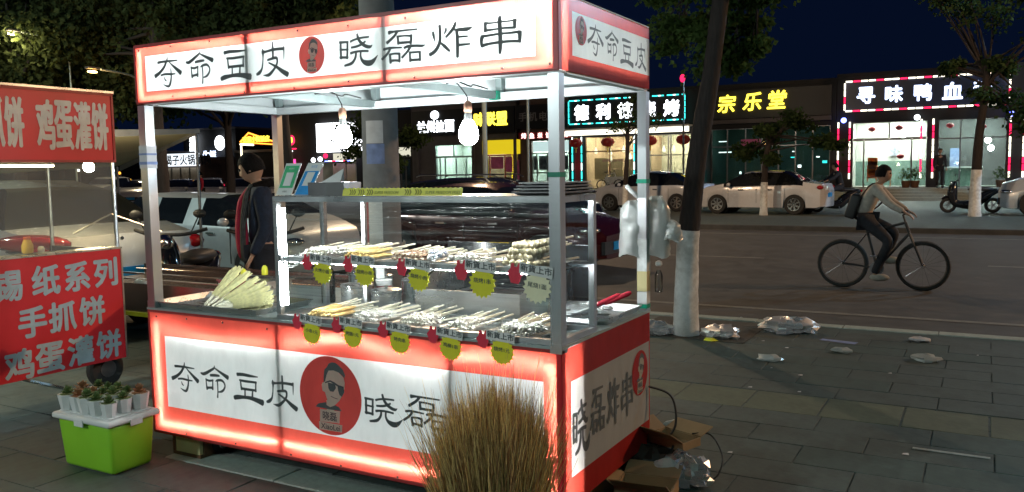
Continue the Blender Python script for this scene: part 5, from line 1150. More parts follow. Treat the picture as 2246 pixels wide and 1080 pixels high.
def standing(**k):
    J = dict(pelvis=(0,0,.92), spine=(0,0,1.10), chest=(0,.0,1.30), neck=(0,.0,1.46), shL=(-.19,0,1.40), shR=(.19,0,1.40), elL=(-.24,-.02,1.12), elR=(.24,-.02,1.12), wrL=(-.25,.06,.87), wrR=(.25,.06,.87), hipL=(-.10,0,.88), hipR=(.10,0,.88), knL=(-.11,.02,.48), knR=(.11,.02,.48), anL=(-.11,0,.085), anR=(.11,0,.085), toL=(-.12,.14,.035), toR=(.12,.14,.035)); J.update(k); return J
# the seller, turned to the left, looking down at the road side
pv, Vv = person('seller in navy jacket over a red shirt standing behind the cart, head turned left', (-1.13,1.93,-.004), radians(138),
    standing(elL=(-.22,-.02,1.13), wrL=(-.21,.10,.90), elR=(.22,-.02,1.13), wrR=(.21,.10,.90), neck=(0,.02,1.455)), dict(top='navy', legs='dark_cloth'), head_rot=(-.28,-.30), sc=.975, voxel=.009, jacket_r=1.03)
mb = MB(); WMv = Matrix.Identity(4)
rows = [[( -.035+.07*j/3+.01*sin(i), .128+.012*sin(j*pi/3)-.012*i/8*(1 if i < 4 else .6)+.02*(i < 2)*0, 1.40-.075*i) for j in range(4)] for i in range(9)]
n = 4; mb.add([p for r in rows for p in r], [(i*n+j,i*n+j+1,(i+1)*n+j+1,(i+1)*n+j) for i in range(8) for j in range(3)])
WM[pv.name] = Matrix.Identity(4)
mb2 = MB(); mb2.tube(cr([(-.03,.085,1.43),(-.04,.15,1.33),(-.04,.165,1.2),(-.04,.165,1.05),(-.045,.16,.88)],4), [.034,.036,.038,.038,.038,.038,.04,.042,.044,.048,.05,.052,.052,.05,.048,.04,.03][:17], 8); mb2.build('shirt_front', 'shirt_red', pv, 80)
mb2 = MB(); mb2.tube(cr([(-.07,.07,1.47),(-.1,.12,1.38),(-.11,.15,1.2),(-.115,.16,1.0),(-.12,.155,.86)],4), [.022]*17, 8); mb2.build('vest_edge', 'vest', pv, 80)
mb2 = MB(); mb2.tube(cr([(-.09,.06,1.45),(-.06,-.075,1.49),(.06,-.075,1.49),(.09,.06,1.45)],4), .036, 8); mb2.build('collar', 'hair', pv, 80)
# the cyclist
cy_, Vc = person('cyclist in pale top and dark trousers with a black shoulder bag, riding right', (2.76,9.1,-.12), radians(-90),
    dict(pelvis=(0,-.26,.98), spine=(0,-.23,1.13), chest=(0,-.14,1.29), neck=(0,-.06,1.43), shL=(-.18,-.08,1.38), shR=(.18,-.08,1.38), elL=(-.24,.10,1.18), elR=(.24,.10,1.18), wrL=(-.26,.30,1.06), wrR=(.26,.30,1.06), hipL=(-.09,-.20,.94), hipR=(.09,-.20,.94), knL=(-.10,.16,.78), knR=(.10,.10,.66), anL=(-.12,.02,.42), anR=(.12,-.09,.20), toL=(-.12,.13,.38), toR=(.12,.06,.165)),
    dict(top='cream_cloth', legs='dark_cloth', shoes='cream_cloth', sleeve=.1), head_rot=(0,-.05), sc=.96, voxel=.012)
WM[cy_.name] = Matrix.Identity(4)
mb = MB(); mb.obox((.05,-.37,1.14), (.30,.14,.34), Matrix.Rotation(-.30,3,'X')); bg_ = mb.build('shoulder_bag', 'black', cy_); bevel_obj(bg_, .03)
mb = MB(); mb.tube(cr([(.12,-.32,1.2),(.12,-.13,1.45),(-.02,-.0,1.27),(-.16,-.12,1.10),(-.05,-.34,1.05)],4), .012, 5); mb.build('strap', 'black', cy_)
# people on the far side
p = P(2060,410,38.6); q1, _ = person('person in dark clothes standing before the shop with red and white light strips', (p.x,38.6,.5), radians(200), standing(), dict(top='dark_cloth', legs='dark_cloth'), voxel=.02)
q2, _ = person('rider in dark clothes sitting on the scooter beyond the white hatchback', (-.42,26.6,0), radians(115), dict(pelvis=(0,-.2,.84), spine=(0,-.18,1.02), chest=(0,-.1,1.2), neck=(0,-.05,1.36), shL=(-.19,-.06,1.3), shR=(.19,-.06,1.3), elL=(-.25,.1,1.12), elR=(.25,.1,1.12), wrL=(-.27,.3,1.06), wrR=(.27,.3,1.06), hipL=(-.1,-.15,.82), hipR=(.1,-.15,.82), knL=(-.17,.2,.72), knR=(.17,.2,.72), anL=(-.18,.12,.35), anR=(.18,.12,.35), toL=(-.18,.25,.30), toR=(.18,.25,.30)), dict(top='dark_cloth', legs='dark_cloth'), voxel=.02)
p = P(352,430,24); q3, _ = person('pedestrian in a blue top walking along the far kerb on the left', (p.x,24,0), radians(80), standing(anL=(-.11,.22,.10), anR=(.11,-.2,.1), knL=(-.11,.16,.5), knR=(.11,-.06,.5), toL=(-.11,.35,.05), toR=(.11,-.08,.04)), dict(top='paper_blue', legs='navy'), voxel=.02)
p = P(475,420,25.5); q4, _ = person('person in red standing between the cars of the far row', (p.x,24.6,0), radians(150), standing(), dict(top='shirt_red', legs='dark_cloth'), voxel=.02)
# ================================================================ the row of shops across the street
YF = 40.0
def X_(p): return P(p, 372, YF).x
def Z_(px_, py_): return P(px_, py_, YF).z
FB = front(YF)
def shop(label, p0, p1, zt=5.75, wall='wall_dark', holes=(), zf=.5, depth=4.5, name='shop_building', x0=None, x1=None):
    """facade with real openings into a lit room; holes: (x0, x1, z0, z1, room_light, glass?)"""
    x0 = X_(p0) if x0 is None else x0; x1 = X_(p1) if x1 is None else x1
    t = thing(name, label, 'shop', ((x0+x1)/2, YF, 0))
    xs = sorted({x0, x1, *[h[0] for h in holes], *[h[1] for h in holes]}); zs = sorted({zf, zt, *[h[2] for h in holes], *[h[3] for h in holes]})
    mb = MB()
    for i in range(len(xs)-1):
        for j in range(len(zs)-1):
            xm, zm = (xs[i]+xs[i+1])/2, (zs[j]+zs[j+1])/2
            if any(h[0] < xm < h[1] and h[2] < zm < h[3] for h in holes): continue
            mb.box(xs[i], xs[i+1], YF, YF+.25, zs[j], zs[j+1])
    mb.build('wall', wall, t)
    mb = MB(); mb.box(x0, x1, YF+.25, YF+depth+3, zt-.15, zt); mb.box(x0, x0+.1, YF+.25, YF+depth, zf, zt-.15); mb.box(x1-.1, x1, YF+.25, YF+depth, zf, zt-.15); mb.box(x0, x1, YF-.05, YF+.25, zt+.001, zt+.18); mb.build('roof', wall, t)
    return t
def room(t, x0, x1, z0, z1, light, back='wall_white', d=3.5, floor='tile_floor', n=2):
    mb = MB(); mb.box(x0-.3, x1+.3, YF+d, YF+d+.05, z0, z1+.35); mb.build('back_wall', back, t)
    mb = MB(); mb.box(x0-.3, x0-.25, YF+.26, YF+d, z0, z1+.35); mb.box(x1+.25, x1+.3, YF+.26, YF+d, z0, z1+.35); mb.box(x0-.3, x1+.3, YF+.26, YF+d, z1+.35, z1+.40); mb.build('interior_wall', back, t)
    mb = MB(); mb.box(x0-.3, x1+.3, YF+.26, YF+d, z0-.001, z0+.01); mb.build('interior_floor', floor, t)
    for k in range(n):
        xm = x0+(x1-x0)*(k+.5)/n; mb = MB(); mb.box(xm-(x1-x0)/n*.3, xm+(x1-x0)/n*.3, YF+1.0, YF+1.25, z1+.27, z1+.3); mb.box(xm-(x1-x0)/n*.3, xm+(x1-x0)/n*.3, YF+2.3, YF+2.5, z1+.27, z1+.3); mb.build('ceiling_lamp', light, t)
def frames(t, x0, x1, z0, z1, cols, rows_=(), mat='steel_dark', s=.06, y=YF+.08, glass='shop_glass', nm='window'):
    """each pane is a sub-part of its window frame"""
    xs = [x0+(x1-x0)*c_ for c_ in (0,)+tuple(cols)+(1,)]; zs = [z0+(z1-z0)*r_ for r_ in (0,)+tuple(rows_)+(1,)]
    mb = MB()
    for x in xs: mb.box(x-s/2, x+s/2, y-.04, y+.04, z0, z1)
    for z in zs:
        for a, b_ in zip(xs, xs[1:]): mb.box(a+s/2, b_-s/2, y-.038, y+.038, z-s/2, z+s/2)
    f = mb.build(nm, mat, t)
    for a, b_ in zip(xs, xs[1:]):
        for c_, d_ in zip(zs, zs[1:]): mb = MB(); mb.box(a+s/2, b_-s/2, y-.006, y+.006, c_+s/2, d_-s/2); mb.build('pane', glass, f)
    return f
def board(t, px0, px1, z0, z1, mat, y=YF-.25, nm='sign_board', d=.2, x0=None, x1=None):
    x0 = X_(px0) if x0 is None else x0; x1 = X_(px1) if x1 is None else x1
    mb = MB(); mb.box(x0, x1, y, y+d, z0, z1); return mb.build(nm, mat, t)
def glow_text(t, s, x0, x1, zc, h, mat, y=YF-.28, bold=.03, sx=1, nm='sign_character', shear=0):
    n = len(s)
    for i, ch in enumerate(s):
        if ch == ' ': continue
        mb = MB(); text_mb(mb, ch, front(y), h, x0+(x1-x0)*(i+.5)/n, zc, bold=bold, w=.0, sx=sx, thick=.04, shear=shear); mb.build(nm, mat, t)
def dash(t, x0, x1, z0, z1, y, pat, pitch=.5, r=.035, nm='light_segment'):
    L = math.hypot(x1-x0, z1-z0); n = max(1, int(round(L/pitch)))
    for k, mt in enumerate(sorted(set(pat))):
        for i in range(n):
            if pat[i % len(pat)] != mt: continue
            a, b_ = (i+.06)/n, (i+.94)/n; mb = MB(); mb.tube([(x0+(x1-x0)*a, y, z0+(z1-z0)*a), (x0+(x1-x0)*b_, y, z0+(z1-z0)*b_)], r, 6); mb.build(nm, mt, t)
RW = ('e_warmwhite', 'e_red2', 'e_warmwhite')
emi('e_warmwhite', (1,.93,.75), 2.6); emi('e_red2', (1,.02,.10), 2.2); emi('e_blue_text', (.60,.72,1), 3.6)
# --- shop with the navy sign and red / white light strips
xa, xb = X_(1868), X_(2032); xc, xd = X_(2056), X_(2206)
A = shop('low shop with navy sign of blue white characters edged by red and white strips', 1833, 2246, zt=5.7, x1=9.0, holes=((xa, xb, .5, 3.55), (xc, xd, .5, 3.55)))
room(A, xa, xb, .5, 3.5, 'e_room', 'wall_white'); room(A, xc, xd, .5, 3.5, 'e_room_green', 'wall_grey', n=2)
mb = MB(); mb.box(xa-.25, xb+.25, YF+3.42, YF+3.49, .52, 1.75); mb.build('wainscot', 'wall_green', A)
frames(A, xa, xb, .5, 2.72, (.16,.80), ()); frames(A, xa, xb, 2.78, 3.55, (.5,), ()); frames(A, xc, xd, .5, 3.55, (.33,.62), (.72,))
board(A, 1853, 2213, 4.12, 5.44, 'sign_navy', x1=4.75)
glow_text(A, '寻味鸭血粉', X_(1868), X_(2185), 4.80, .72, 'e_blue_text', bold=.05)
for a in ((X_(1853),4.75,5.47,5.47),(X_(1853),4.75,4.10,4.10),(X_(1852),X_(1852),4.12,5.42),(4.77,4.77,4.12,5.42)): dash(A, *a, YF-.32, RW, .34, .04)
for p_ in (1838,1863,2019,2045,2213,2243): dash(A, X_(p_), X_(p_), .9, 3.62, YF-.12, ('e_warmwhite','e_red2','e_red2','e_warmwhite','e_warmwhite'), .30, .042)
for p_, q_ in ((1851,'blue'),(2010,'w'),(2213,'blue')):
    mb = MB(); mb.ball((X_(p_), YF-.35, 3.68), .13, 10); mb.build('globe_lamp', 'e_blue' if q_ == 'blue' else 'e_white', A, 60)
def inside(nm, label, cat, x, y, z, build):
    t = thing(nm, label, cat, (x,y,z)); build(t, x, y, z); return t
for k in range(5):
    def f(t, x, y, z):
        mb = MB(); mb.box(x-.22,x+.22,y-.2,y+.2,z+.0,z+.06); mb.build('seat', 'orange', t); mb = MB(); mb.box(x-.22,x+.22,y+.16,y+.2,z+.065,z+.42); mb.build('backrest', 'orange', t)
        for a in (-.19,.19):
            for b_ in (-.17,.17): mb = MB(); mb.tube([(x+a,y+b_,z),(x+a,y+b_,z-(.16 if k < 4 else .40))], .015, 5); mb.build('leg', 'orange', t)
    inside('plastic_chair', ['bottom orange chair of the stack inside the left doorway','second orange chair of the stack inside the left doorway','third orange chair of the stack inside the left doorway','topmost orange chair of the stack inside the left doorway','single orange chair right of the orange stack'][k], 'chair', X_(1908)+(0 if k < 4 else .62), YF+.9, .92+(.19*k if k < 4 else 0), f)
mb = MB(); mb.box(X_(1935),X_(1955),YF+3.38,YF+3.41,2.0,2.45); tag(mb.build('wall_picture', 'poster_mix', None), 'small framed picture on the white back wall of the left doorway', 'picture')
for i, (p_, z_) in enumerate(((1908,3.25),(1968,3.28),(1972,1.95),(2080,3.3),(2152,3.2))):
    mb = MB(); mb.lathe((X_(p_),YF+.5,z_), [(.05,.12),(.15,.05),(.17,0),(.15,-.05),(.05,-.12)], 10); tag(mb.build('red_lantern', 'tag_red', None, 60), 'small red paper lantern inside the right shop, '+['upper left of the first doorway','upper right of the first doorway','low in the first doorway','upper left of the second window','near the middle of the second window'][i], 'lantern', 'small red lanterns in the right shop')
for i, p_ in enumerate((2165,2172)):
    mb = MB(); mb.ball((X_(p_),YF+1.4,2.6-.35*i), .13, 8); tag(mb.build('hanging_lamp', 'e_room', None, 60), ['bright round hanging lamp in the right shop, the upper one','bright round hanging lamp in the right shop, the lower one'][i], 'lamp')
t = thing('counter', 'white service counter with a teal cabinet behind the right shop window', 'counter', (X_(2120),YF+2,.5))
mb = MB(); mb.box(X_(2070),X_(2150),YF+1.8,YF+2.3,.51,1.35); mb.build('body', 'wall_green', t); mb = MB(); mb.box(X_(2065),X_(2155),YF+1.7,YF+2.35,1.36,1.42); mb.build('top', 'white_plastic', t); mb = MB(); mb.box(X_(2078),X_(2102),YF+2.8,YF+3.2,.51,2.3); mb.build('cabinet', 'paper_blue', t)
for i, p_ in enumerate((1990,2010,2195)):
    t = thing('potted_plant', 'leafy potted plant %s' % ['left of the right door frame','right of the orange chairs','at the far right window'][i], 'plant', (X_(p_),YF-.7,.5))
    mb = MB(); mb.lathe((X_(p_),YF-.7,.5), [(.14,0),(.2,.32)], 12); mb.build('pot', 'brown', t)
    mb = MB(); random.seed(i)
    for k in range(120):
        a, e_, r_ = random.uniform(0,6.3), random.uniform(-.2,1.4), random.uniform(.1,.42); c_ = Vector((X_(p_)+cos(a)*cos(e_)*r_, YF-.7+sin(a)*cos(e_)*r_, .95+sin(e_)*r_*1.1)); u = Vector((random.uniform(-1,1),random.uniform(-1,1),random.uniform(-1,1)))*.06; v = u.orthogonal().normalized()*.03; mb.add([c_-u,c_+v,c_+u,c_-v], [(0,1,2,3)])
    mb.build('leaves', 'leaf', t)
# --- dark shop with yellow characters
xa, xb = X_(1560), X_(1820)
Bs = shop('dark shop with three big yellow glowing characters above its glass front', 1530, 1832, zt=5.55, wall='wall_dark', holes=((xa, xb, .5, 3.5),))
room(Bs, xa, xb, .5, 3.4, 'e_room_dim', 'wall_green', n=3, d=4.2)
frames(Bs, xa, xb, .5, 3.5, (.14,.30,.44,.58,.72,.86), (.70,), glass='shop_glass')
board(Bs, 1545, 1822, 3.75, 3.95, 'wall_grey', nm='canopy_edge'); board(Bs, 1545, 1822, 4.0, 5.4, 'sign_brown', y=YF-.1, d=.08)
for ch, p_, z_ in (('宗',1595,4.76),('乐',1650,4.80),('堂',1704,4.84)):
    mb = MB(); text_mb(mb, ch, front(YF-.2), .86, X_(p_), z_, bold=.035, thick=.05, shear=.12); mb.build('sign_character', 'e_yellow', Bs)
mb = MB(); mb.box(X_(1625),X_(1668),YF-.02,YF-.01,2.55,2.95,0); mb.build('poster', 'poster_pink', Bs); mb = MB(); mb.box(X_(1625),X_(1668),YF-.02,YF-.01,2.2,2.54); mb.build('poster', 'qr_green', Bs)
mb = MB(); mb.box(X_(1560),X_(1640),YF+1.4,YF+1.45,2.33,2.38); mb.box(X_(1560),X_(1580),YF+1.4,YF+1.45,2.9,2.94); mb.build('tube_lamp', 'e_cool', Bs)
for i, (p_, z_) in enumerate(((1720,2.3),(1736,1.5),(1722,2.0),(1770,2.6),(1778,2.0),(1795,1.7),(1805,2.9),(1822,1.35),(1590,2.6),(1600,1.2))):
    mb = MB(); mb.box(X_(p_)-.05-.06*(i % 3),X_(p_)+.05,YF+2.2,YF+2.24,z_,z_+.05+.08*(i % 2)); mb.build('small_light', ('e_cool','e_white','e_teal')[i % 3], Bs)
# --- barbecue restaurant with the teal edged sign and red lanterns
xa, xb, xc, xd = X_(1283), X_(1392), X_(1412), X_(1520)
Cs = shop('barbecue restaurant with white characters in a teal light frame over big red lanterns', 1248, 1530, zt=5.6, wall='wall_dark', holes=((xa, xb, .5, 3.35), (xc, xd, .5, 3.35)))
room(Cs, xa, xb, .5, 3.3, 'e_room_warm', 'flesh_panel', n=3); room(Cs, xc, xd, .5, 3.3, 'e_room_warm', 'wall_white', n=3)
frames(Cs, xa, xb, .5, 3.35, (.5,), (.72,), mat='brown'); frames(Cs, xc, xd, .5, 3.35, (.12,.5,.55), (.62,), mat='white_plastic')
for c0, c1_, z0, z1 in ((.02,.30,1.0,2.2),(.36,.60,1.0,1.55),(.64,.95,1.0,1.55),(.36,.60,1.6,2.1),(.64,.95,1.6,2.1)):
    mb = MB(); mb.box(xa+(xb-xa)*c0, xa+(xb-xa)*c1_, YF+1.2, YF+1.25, z0, z1); mb.build('lit_panel', 'curtain', Cs)
board(Cs, 1255, 1506, 4.10, 5.34, 'sign_black'); glow_text(Cs, '德利德烧烤', X_(1258), X_(1502), 4.70, .80, 'e_white', bold=.055)
for a in ((X_(1255),X_(1506),5.36,5.36),(X_(1255),X_(1506),4.08,4.08)): dash(Cs, *a, YF-.33, ('e_teal','e_teal','e_cool','e_teal','sign_black'), .16, .030)
for a in ((X_(1254),X_(1254),4.1,5.34),(X_(1506),X_(1506),4.1,5.34)): dash(Cs, *a, YF-.33, ('e_teal',), .3, .03)
board(Cs, 1250, 1518, 3.44, 3.70, 'e_warmwhite', y=YF-.6, d=.05, nm='eave_light'); board(Cs, 1248, 1520, 3.72, 3.80, 'panel_white', y=YF-.9, d=.85, nm='eave')
for p_ in (1258,1278,1393,1403,1545):
    dash(Cs, X_(p_), X_(p_), .55, 3.4, YF-.14, ('e_teal','e_teal','e_cool'), .5, .035)
board(Cs, 1262, 1274, .9, 3.3, 'sign_red', y=YF-.08, d=.06, nm='couplet')
for i, p_ in enumerate((1276,1345,1437,1508)):
    t = thing('red_lantern', 'big red lantern under the barbecue restaurant eave, %s' % ['leftmost of four','second from left','third from left','rightmost of four'][i], 'lantern', (X_(p_),YF-.75,3.0), group='big red lanterns of the barbecue restaurant')
    mb = MB(); mb.lathe((X_(p_),YF-.75,3.02), [(.10,-.24),(.28,-.18),(.37,0),(.28,.18),(.10,.24)], 16); mb.build('shade', 'lantern_red', t, 60); mb = MB(); mb.lathe((X_(p_),YF-.75,2.76), [(.09,-.03),(.09,.02)], 10); mb.tube([(X_(p_),YF-.75,2.74),(X_(p_),YF-.75,2.5)], .04, 6); mb.lathe((X_(p_),YF-.75,3.27), [(.09,-.01),(.09,.03)], 10); mb.build('trim', 'yolk', t)
for i, (p_, z_) in enumerate(((1298,2.55),(1330,2.45),(1359,2.6),(1330,2.1),(1373,2.2),(1448,2.55),(1470,2.55))):
    t = thing('pendant_lamp', 'small glowing pendant lamp inside the barbecue restaurant, %s' % ['leftmost','second from left','third from left','low in the middle of the window','by the dark trunk','left one behind the door','right one behind the door'][i], 'lamp', (X_(p_),YF+.6,z_))
    mb = MB(); mb.lathe((X_(p_),YF+.6,z_), [(.02,.25),(.05,.15),(.10,-.02),(.06,-.10)], 10); mb.build('shade', 'e_warm', t, 60); mb = MB(); mb.tube([(X_(p_),YF+.6,z_+.25),(X_(p_),YF+.6,3.6)], .01, 4); mb.build('cord', 'black', t)
mb = MB(); text_mb(mb, '烧烤火锅特色菜', front(YF+.3), .17, X_(1345), 2.05, bold=.01, w=0, sx=1.2); mb.build('window_lettering', 'poster_pink', Cs)
mb = MB(); mb.box(X_(1336),X_(1385),YF-.6,YF-.1,.5,1.15); tag(mb.build('white_cabinet', 'white_plastic', None), 'low white cabinet standing in front of the barbecue restaurant window', 'cabinet')
# --- glass door shop under the red neon strip and the unlit sign
xa, xb = X_(1166), X_(1248)
Ds = shop('narrow shop with bluish glass doors under a red neon strip and an unlit dark sign', 1135, 1248, zt=5.5, wall='brownish', holes=((xa, xb, .5, 3.25),))
room(Ds, xa, xb, .5, 3.2, 'e_room_green', 'wall_white', n=2)
frames(Ds, xa, xb, .5, 2.55, (.14,.42,.70), (.45,), mat='galv'); board(Ds, 1168, 1246, 2.62, 3.22, 'lit_cool', y=YF+.1, d=.05, nm='transom')
for c0, c1_ in ((.02,.12),(.17,.40),(.44,.68),(.72,.95)): mb = MB(); mb.box(xa+(xb-xa)*c0, xa+(xb-xa)*c1_, YF+.16, YF+.17, 1.6, 2.4); mb.build('door_poster', 'poster_mix', Ds)
board(Ds, 1137, 1246, 3.95, 5.3, 'sign_black'); glow_text(Ds, '手机电信', X_(1142), X_(1232), 4.62, .5, 'concrete', bold=.02)
board(Ds, 1143, 1255, 3.36, 3.74, 'sign_red'); glow_text(Ds, '烤鱼米饭砂锅', X_(1146), X_(1254), 3.55, .30, 'e_pinkwhite', bold=.05)
# --- yellow headed shop and noodle shop
xa, xb = X_(1062), X_(1140)
Es = shop('shop with a bright yellow panel over a red framed door plastered with pink posters', 1056, 1142, zt=5.5, wall='wall_grey', holes=((xa, xb, .5, 3.35),))
room(Es, xa, xb, .5, 2.6, 'e_room_warm', 'poster_yellow', n=2); board(Es, 1060, 1142, 2.55, 3.38, 'e_yellow_panel', y=YF-.06, d=.05, nm='lit_header')
frames(Es, xa, xb, .5, 2.5, (.15,.58,.82), (), mat='sign_red'); 
for c0, c1_, z0, z1, m_ in ((.2,.55,1.7,2.4,'poster_pink'),(.62,.8,1.5,2.4,'poster_pink'),(.02,.13,.9,2.3,'poster_yellow'),(.85,.99,.7,2.2,'poster_pink')): mb = MB(); mb.box(xa+(xb-xa)*c0, xa+(xb-xa)*c1_, YF-.01, YF+.01, z0, z1); mb.build('poster', m_, Es)
xa, xb = X_(955), X_(1036)
Fs = shop('noodle shop with four white and three yellow glowing characters over mint doors', 905, 1056, zt=5.5, wall='wall_grey', holes=((xa, xb, .5, 3.2),))
room(Fs, xa, xb, .5, 3.1, 'e_room_green', 'wall_white', n=2); frames(Fs, xa, xb, .5, 2.45, (.12,.26,.56,.82), (), mat='galv'); frames(Fs, xa, xb, 2.5, 3.2, (.5,), (), mat='galv')
board(Fs, 912, 1134, 3.80, 5.30, 'sign_black', d=.12); glow_text(Fs, '兰州拉面', X_(922), X_(1004), 4.33, .66, 'e_white', bold=.06, sx=.9)
glow_text(Fs, '味联盟', X_(1046), X_(1120), 4.62, .74, 'e_yellow', bold=.06, sx=.9)
mb = MB(); mb.ball((X_(962),YF-.3,5.02), .26, 12, (1.2,.3,1)); mb.build('round_sign', 'e_white', Fs, 60)
for p_ in (918,1040,1132): board(Fs, p_-3, p_+3, .5, 3.7, 'wall_grey', y=YF-.12, d=.1, nm='pier')
xa, xb = X_(872), X_(912)
Gs = shop('narrow shop with a small cream lit panel over dim doors left of the noodle shop', 848, 905, zt=5.3, wall='wall_dark', x1=X_(905), holes=((X_(868), X_(900), .5, 2.4),))
room(Gs, X_(868), X_(900), .5, 2.3, 'e_room_dim', 'wall_grey', n=1); frames(Gs, X_(868), X_(900), .5, 2.4, (.33,.66), ()); board(Gs, 870, 902, 2.6, 3.15, 'lit_cream', y=YF-.06, d=.05, nm='lit_header')
# --- behind the pole and to the left
xa, xb = X_(690), X_(782)
Hs = shop('salon with blazing white sign and string of blue and red lights over brown posters', 660, 848, zt=5.6, wall='wall_dark', holes=((xa, xb, .5, 2.35),))
room(Hs, xa, xb, .5, 2.3, 'e_room_dim', 'flesh_panel', n=1); board(Hs, 702, 800, 3.0, 4.9, 'sign_salon', nm='sign_board'); board(Hs, 733, 782, 2.45, 2.9, 'lit_cream', y=YF-.06, d=.05, nm='lit_header')
dash(Hs, X_(722), X_(786), 2.40, 2.40, YF-.4, ('e_blue','e_white','e_red2'), .3, .03)
for c0, c1_, z0, z1, m_ in ((.45,.75,1.2,2.25,'flesh_panel'),(.78,.98,1.0,2.2,'curtain'),(.05,.2,.9,2.0,'panel_white')): mb = MB(); mb.box(xa+(xb-xa)*c0, xa+(xb-xa)*c1_, YF-.01, YF+.01, z0, z1); mb.build('poster', m_, Hs)
for p_, z_, m_ in ((697,2.5,'e_white'),(712,2.55,'e_white'),(724,2.75,'e_red2'),(697,2.0,'e_red2')): mb = MB(); mb.ball((X_(p_),YF-.4,z_), .16, 8, (1.3,.4,1)); mb.build('small_sign', m_, Hs, 60)
# neon figure sign
X0, X1 = X_(612), X_(658)
Is = shop('restaurant front with a red and yellow neon figure sign and a red line of lights', 600, 660, zt=5.4, wall='wall_dark', holes=())
for pts in ([(0,.0),(.1,.3),(.0,.55),(.25,.75),(.5,.6),(.55,.3),(.4,.05)],[(.25,.75),(.3,1.0),(.2,1.15)],[(.75,.1),(.95,.25),(.9,.6)],[(.1,-1.9),(.3,-1.6),(.2,-1.3),(.5,-1.1)],[(.35,-1.9),(.45,-1.6)]): mb = MB(); mb.tube([(X0+(X1-X0)*(.15+.7*a), YF-.3, 3.55+b_) for a, b_ in cr(pts,3)], .055, 6); mb.build('neon_tube', 'e_yellow', Is)
for pts in ([(-.05,.1),(-.15,.35),(.0,.4)],[(.85,.0),(1.1,.2),(1.05,.55),(.9,.6)],[(.3,-1.1),(.55,-.9),(.65,-1.2),(.9,-1.3)],[(.25,1.1),(.4,1.25)],[(.0,-1.1),(.3,-1.05)]): mb = MB(); mb.tube([(X0+(X1-X0)*(.15+.7*a), YF-.32, 3.55+b_) for a, b_ in cr(pts,3)], .07, 6); mb.build('neon_tube', 'e_red2', Is)
mb = MB(); mb.tube([(X0,YF-.3,3.3),(X1,YF-.3,3.3)], .045, 6); mb.build('neon_tube', 'e_red2', Is)
mb = MB()
for i in range(4): mb.ball((X0+(X1-X0)*(.15+.22*i),YF-.3,3.15), .055, 6)
mb.build('lamp_row', 'e_white', Is); mb = MB(); mb.box(X1-.3,X1-.12,YF-.3,YF-.25,1.7,2.6); mb.build('side_sign', 'e_magenta', Is)
# orange outlined house sign and the farther block on the left
YG = 46
def far(label, px0, px1, zt, wall='wall_dark', y=YG):
    a, b_ = P(px0,372,y).x, P(px1,372,y).x; t = thing('far_building', label, 'building', ((a+b_)/2,y,0)); mb = MB(); mb.box(a,b_,y,y+6,0,zt); mb.build('wall', wall, t); mb = MB(); mb.box(a-.1,b_+.1,y-.1,y+6.1,zt+.002,zt+.2); mb.build('roof', 'wall_grey', t); return t
t = far('dark restaurant with an orange lit gable outline and yellow lettering', 518, 598, 3.4)
q = lambda x, y_: P(x, y_, YG-.4)
mb = MB(); mb.tube([q(527,312),q(545,292),q(598,310)], .07, 6); mb.tube([q(527,312),q(598,317)], .05, 6); mb.build('gable_light', 'e_orange', t)
mb = MB(); mb.tube([q(527,317),q(556,318)], .08, 6); mb.tube([q(529,320),q(530,345)], .07, 6); mb.build('gable_light', 'e_warm', t)
a, b_ = q(533,306), q(592,309); glow_text(t, '农家小院饭店', a.x, b_.x, a.z-.02, .46, 'e_yellow', y=YG-.45, bold=.04)
mb = MB(); mb.add([q(527,312),q(545,294),q(598,311),q(598,318),q(527,318)], [(0,1,2,3,4)]); mb.build('gable_panel', 'orange', t)
t = far('long far shop with a wide white sign of black characters', 318, 440, 3.0, 'brownish'); a, b_ = q(320,340), q(434,364)
mb = MB(); mb.box(a.x,b_.x,YG-.35,YG-.2,b_.z,a.z); mb.build('sign_board', 'e_sign_white', t); mb = MB(); text_mb(mb, '老北京羊蝎子火锅涮肉', front(YG-.36), .85, (a.x+b_.x)/2, (a.z+b_.z)/2, bold=.03, sx=1.05); mb.build('sign_character', 'sign_black', t)
mb = MB(); 
for i in range(5): c_ = q(340+20*i,385); mb.box(c_.x-.7,c_.x+.6,YG-.05,YG-.01,.8,2.3)
mb.build('window', 'curtain', t)
t = far('dark tower block with a vertical sign of four white characters', 405, 520, 6.5, y=60)
for i in range(4): c_ = P(423,303+10*i,59.5); mb = MB(); text_mb(mb, '福源宾馆'[i], front(59.5), 1.0, c_.x, c_.z, bold=.05, thick=.05); mb.build('sign_character', 'e_white', t)
c_ = P(482,314,59.5); mb = MB(); mb.ball(c_, .75, 12, (1,.3,1.05)); mb.build('round_sign', 'e_white', t, 60)
a, b_ = P(438,342,59), P(468,352,59); glow_text(t, '生鲜', a.x, b_.x, (a.z+b_.z)/2+.3, .95, 'e_blue_text', y=59.4, bold=.03)
far('dark low buildings behind the red stall', -200, 318, 4.0, y=52)
far('dark apartment block rising behind the yellow lettered shop', 1620, 1850, 7.4, y=70)
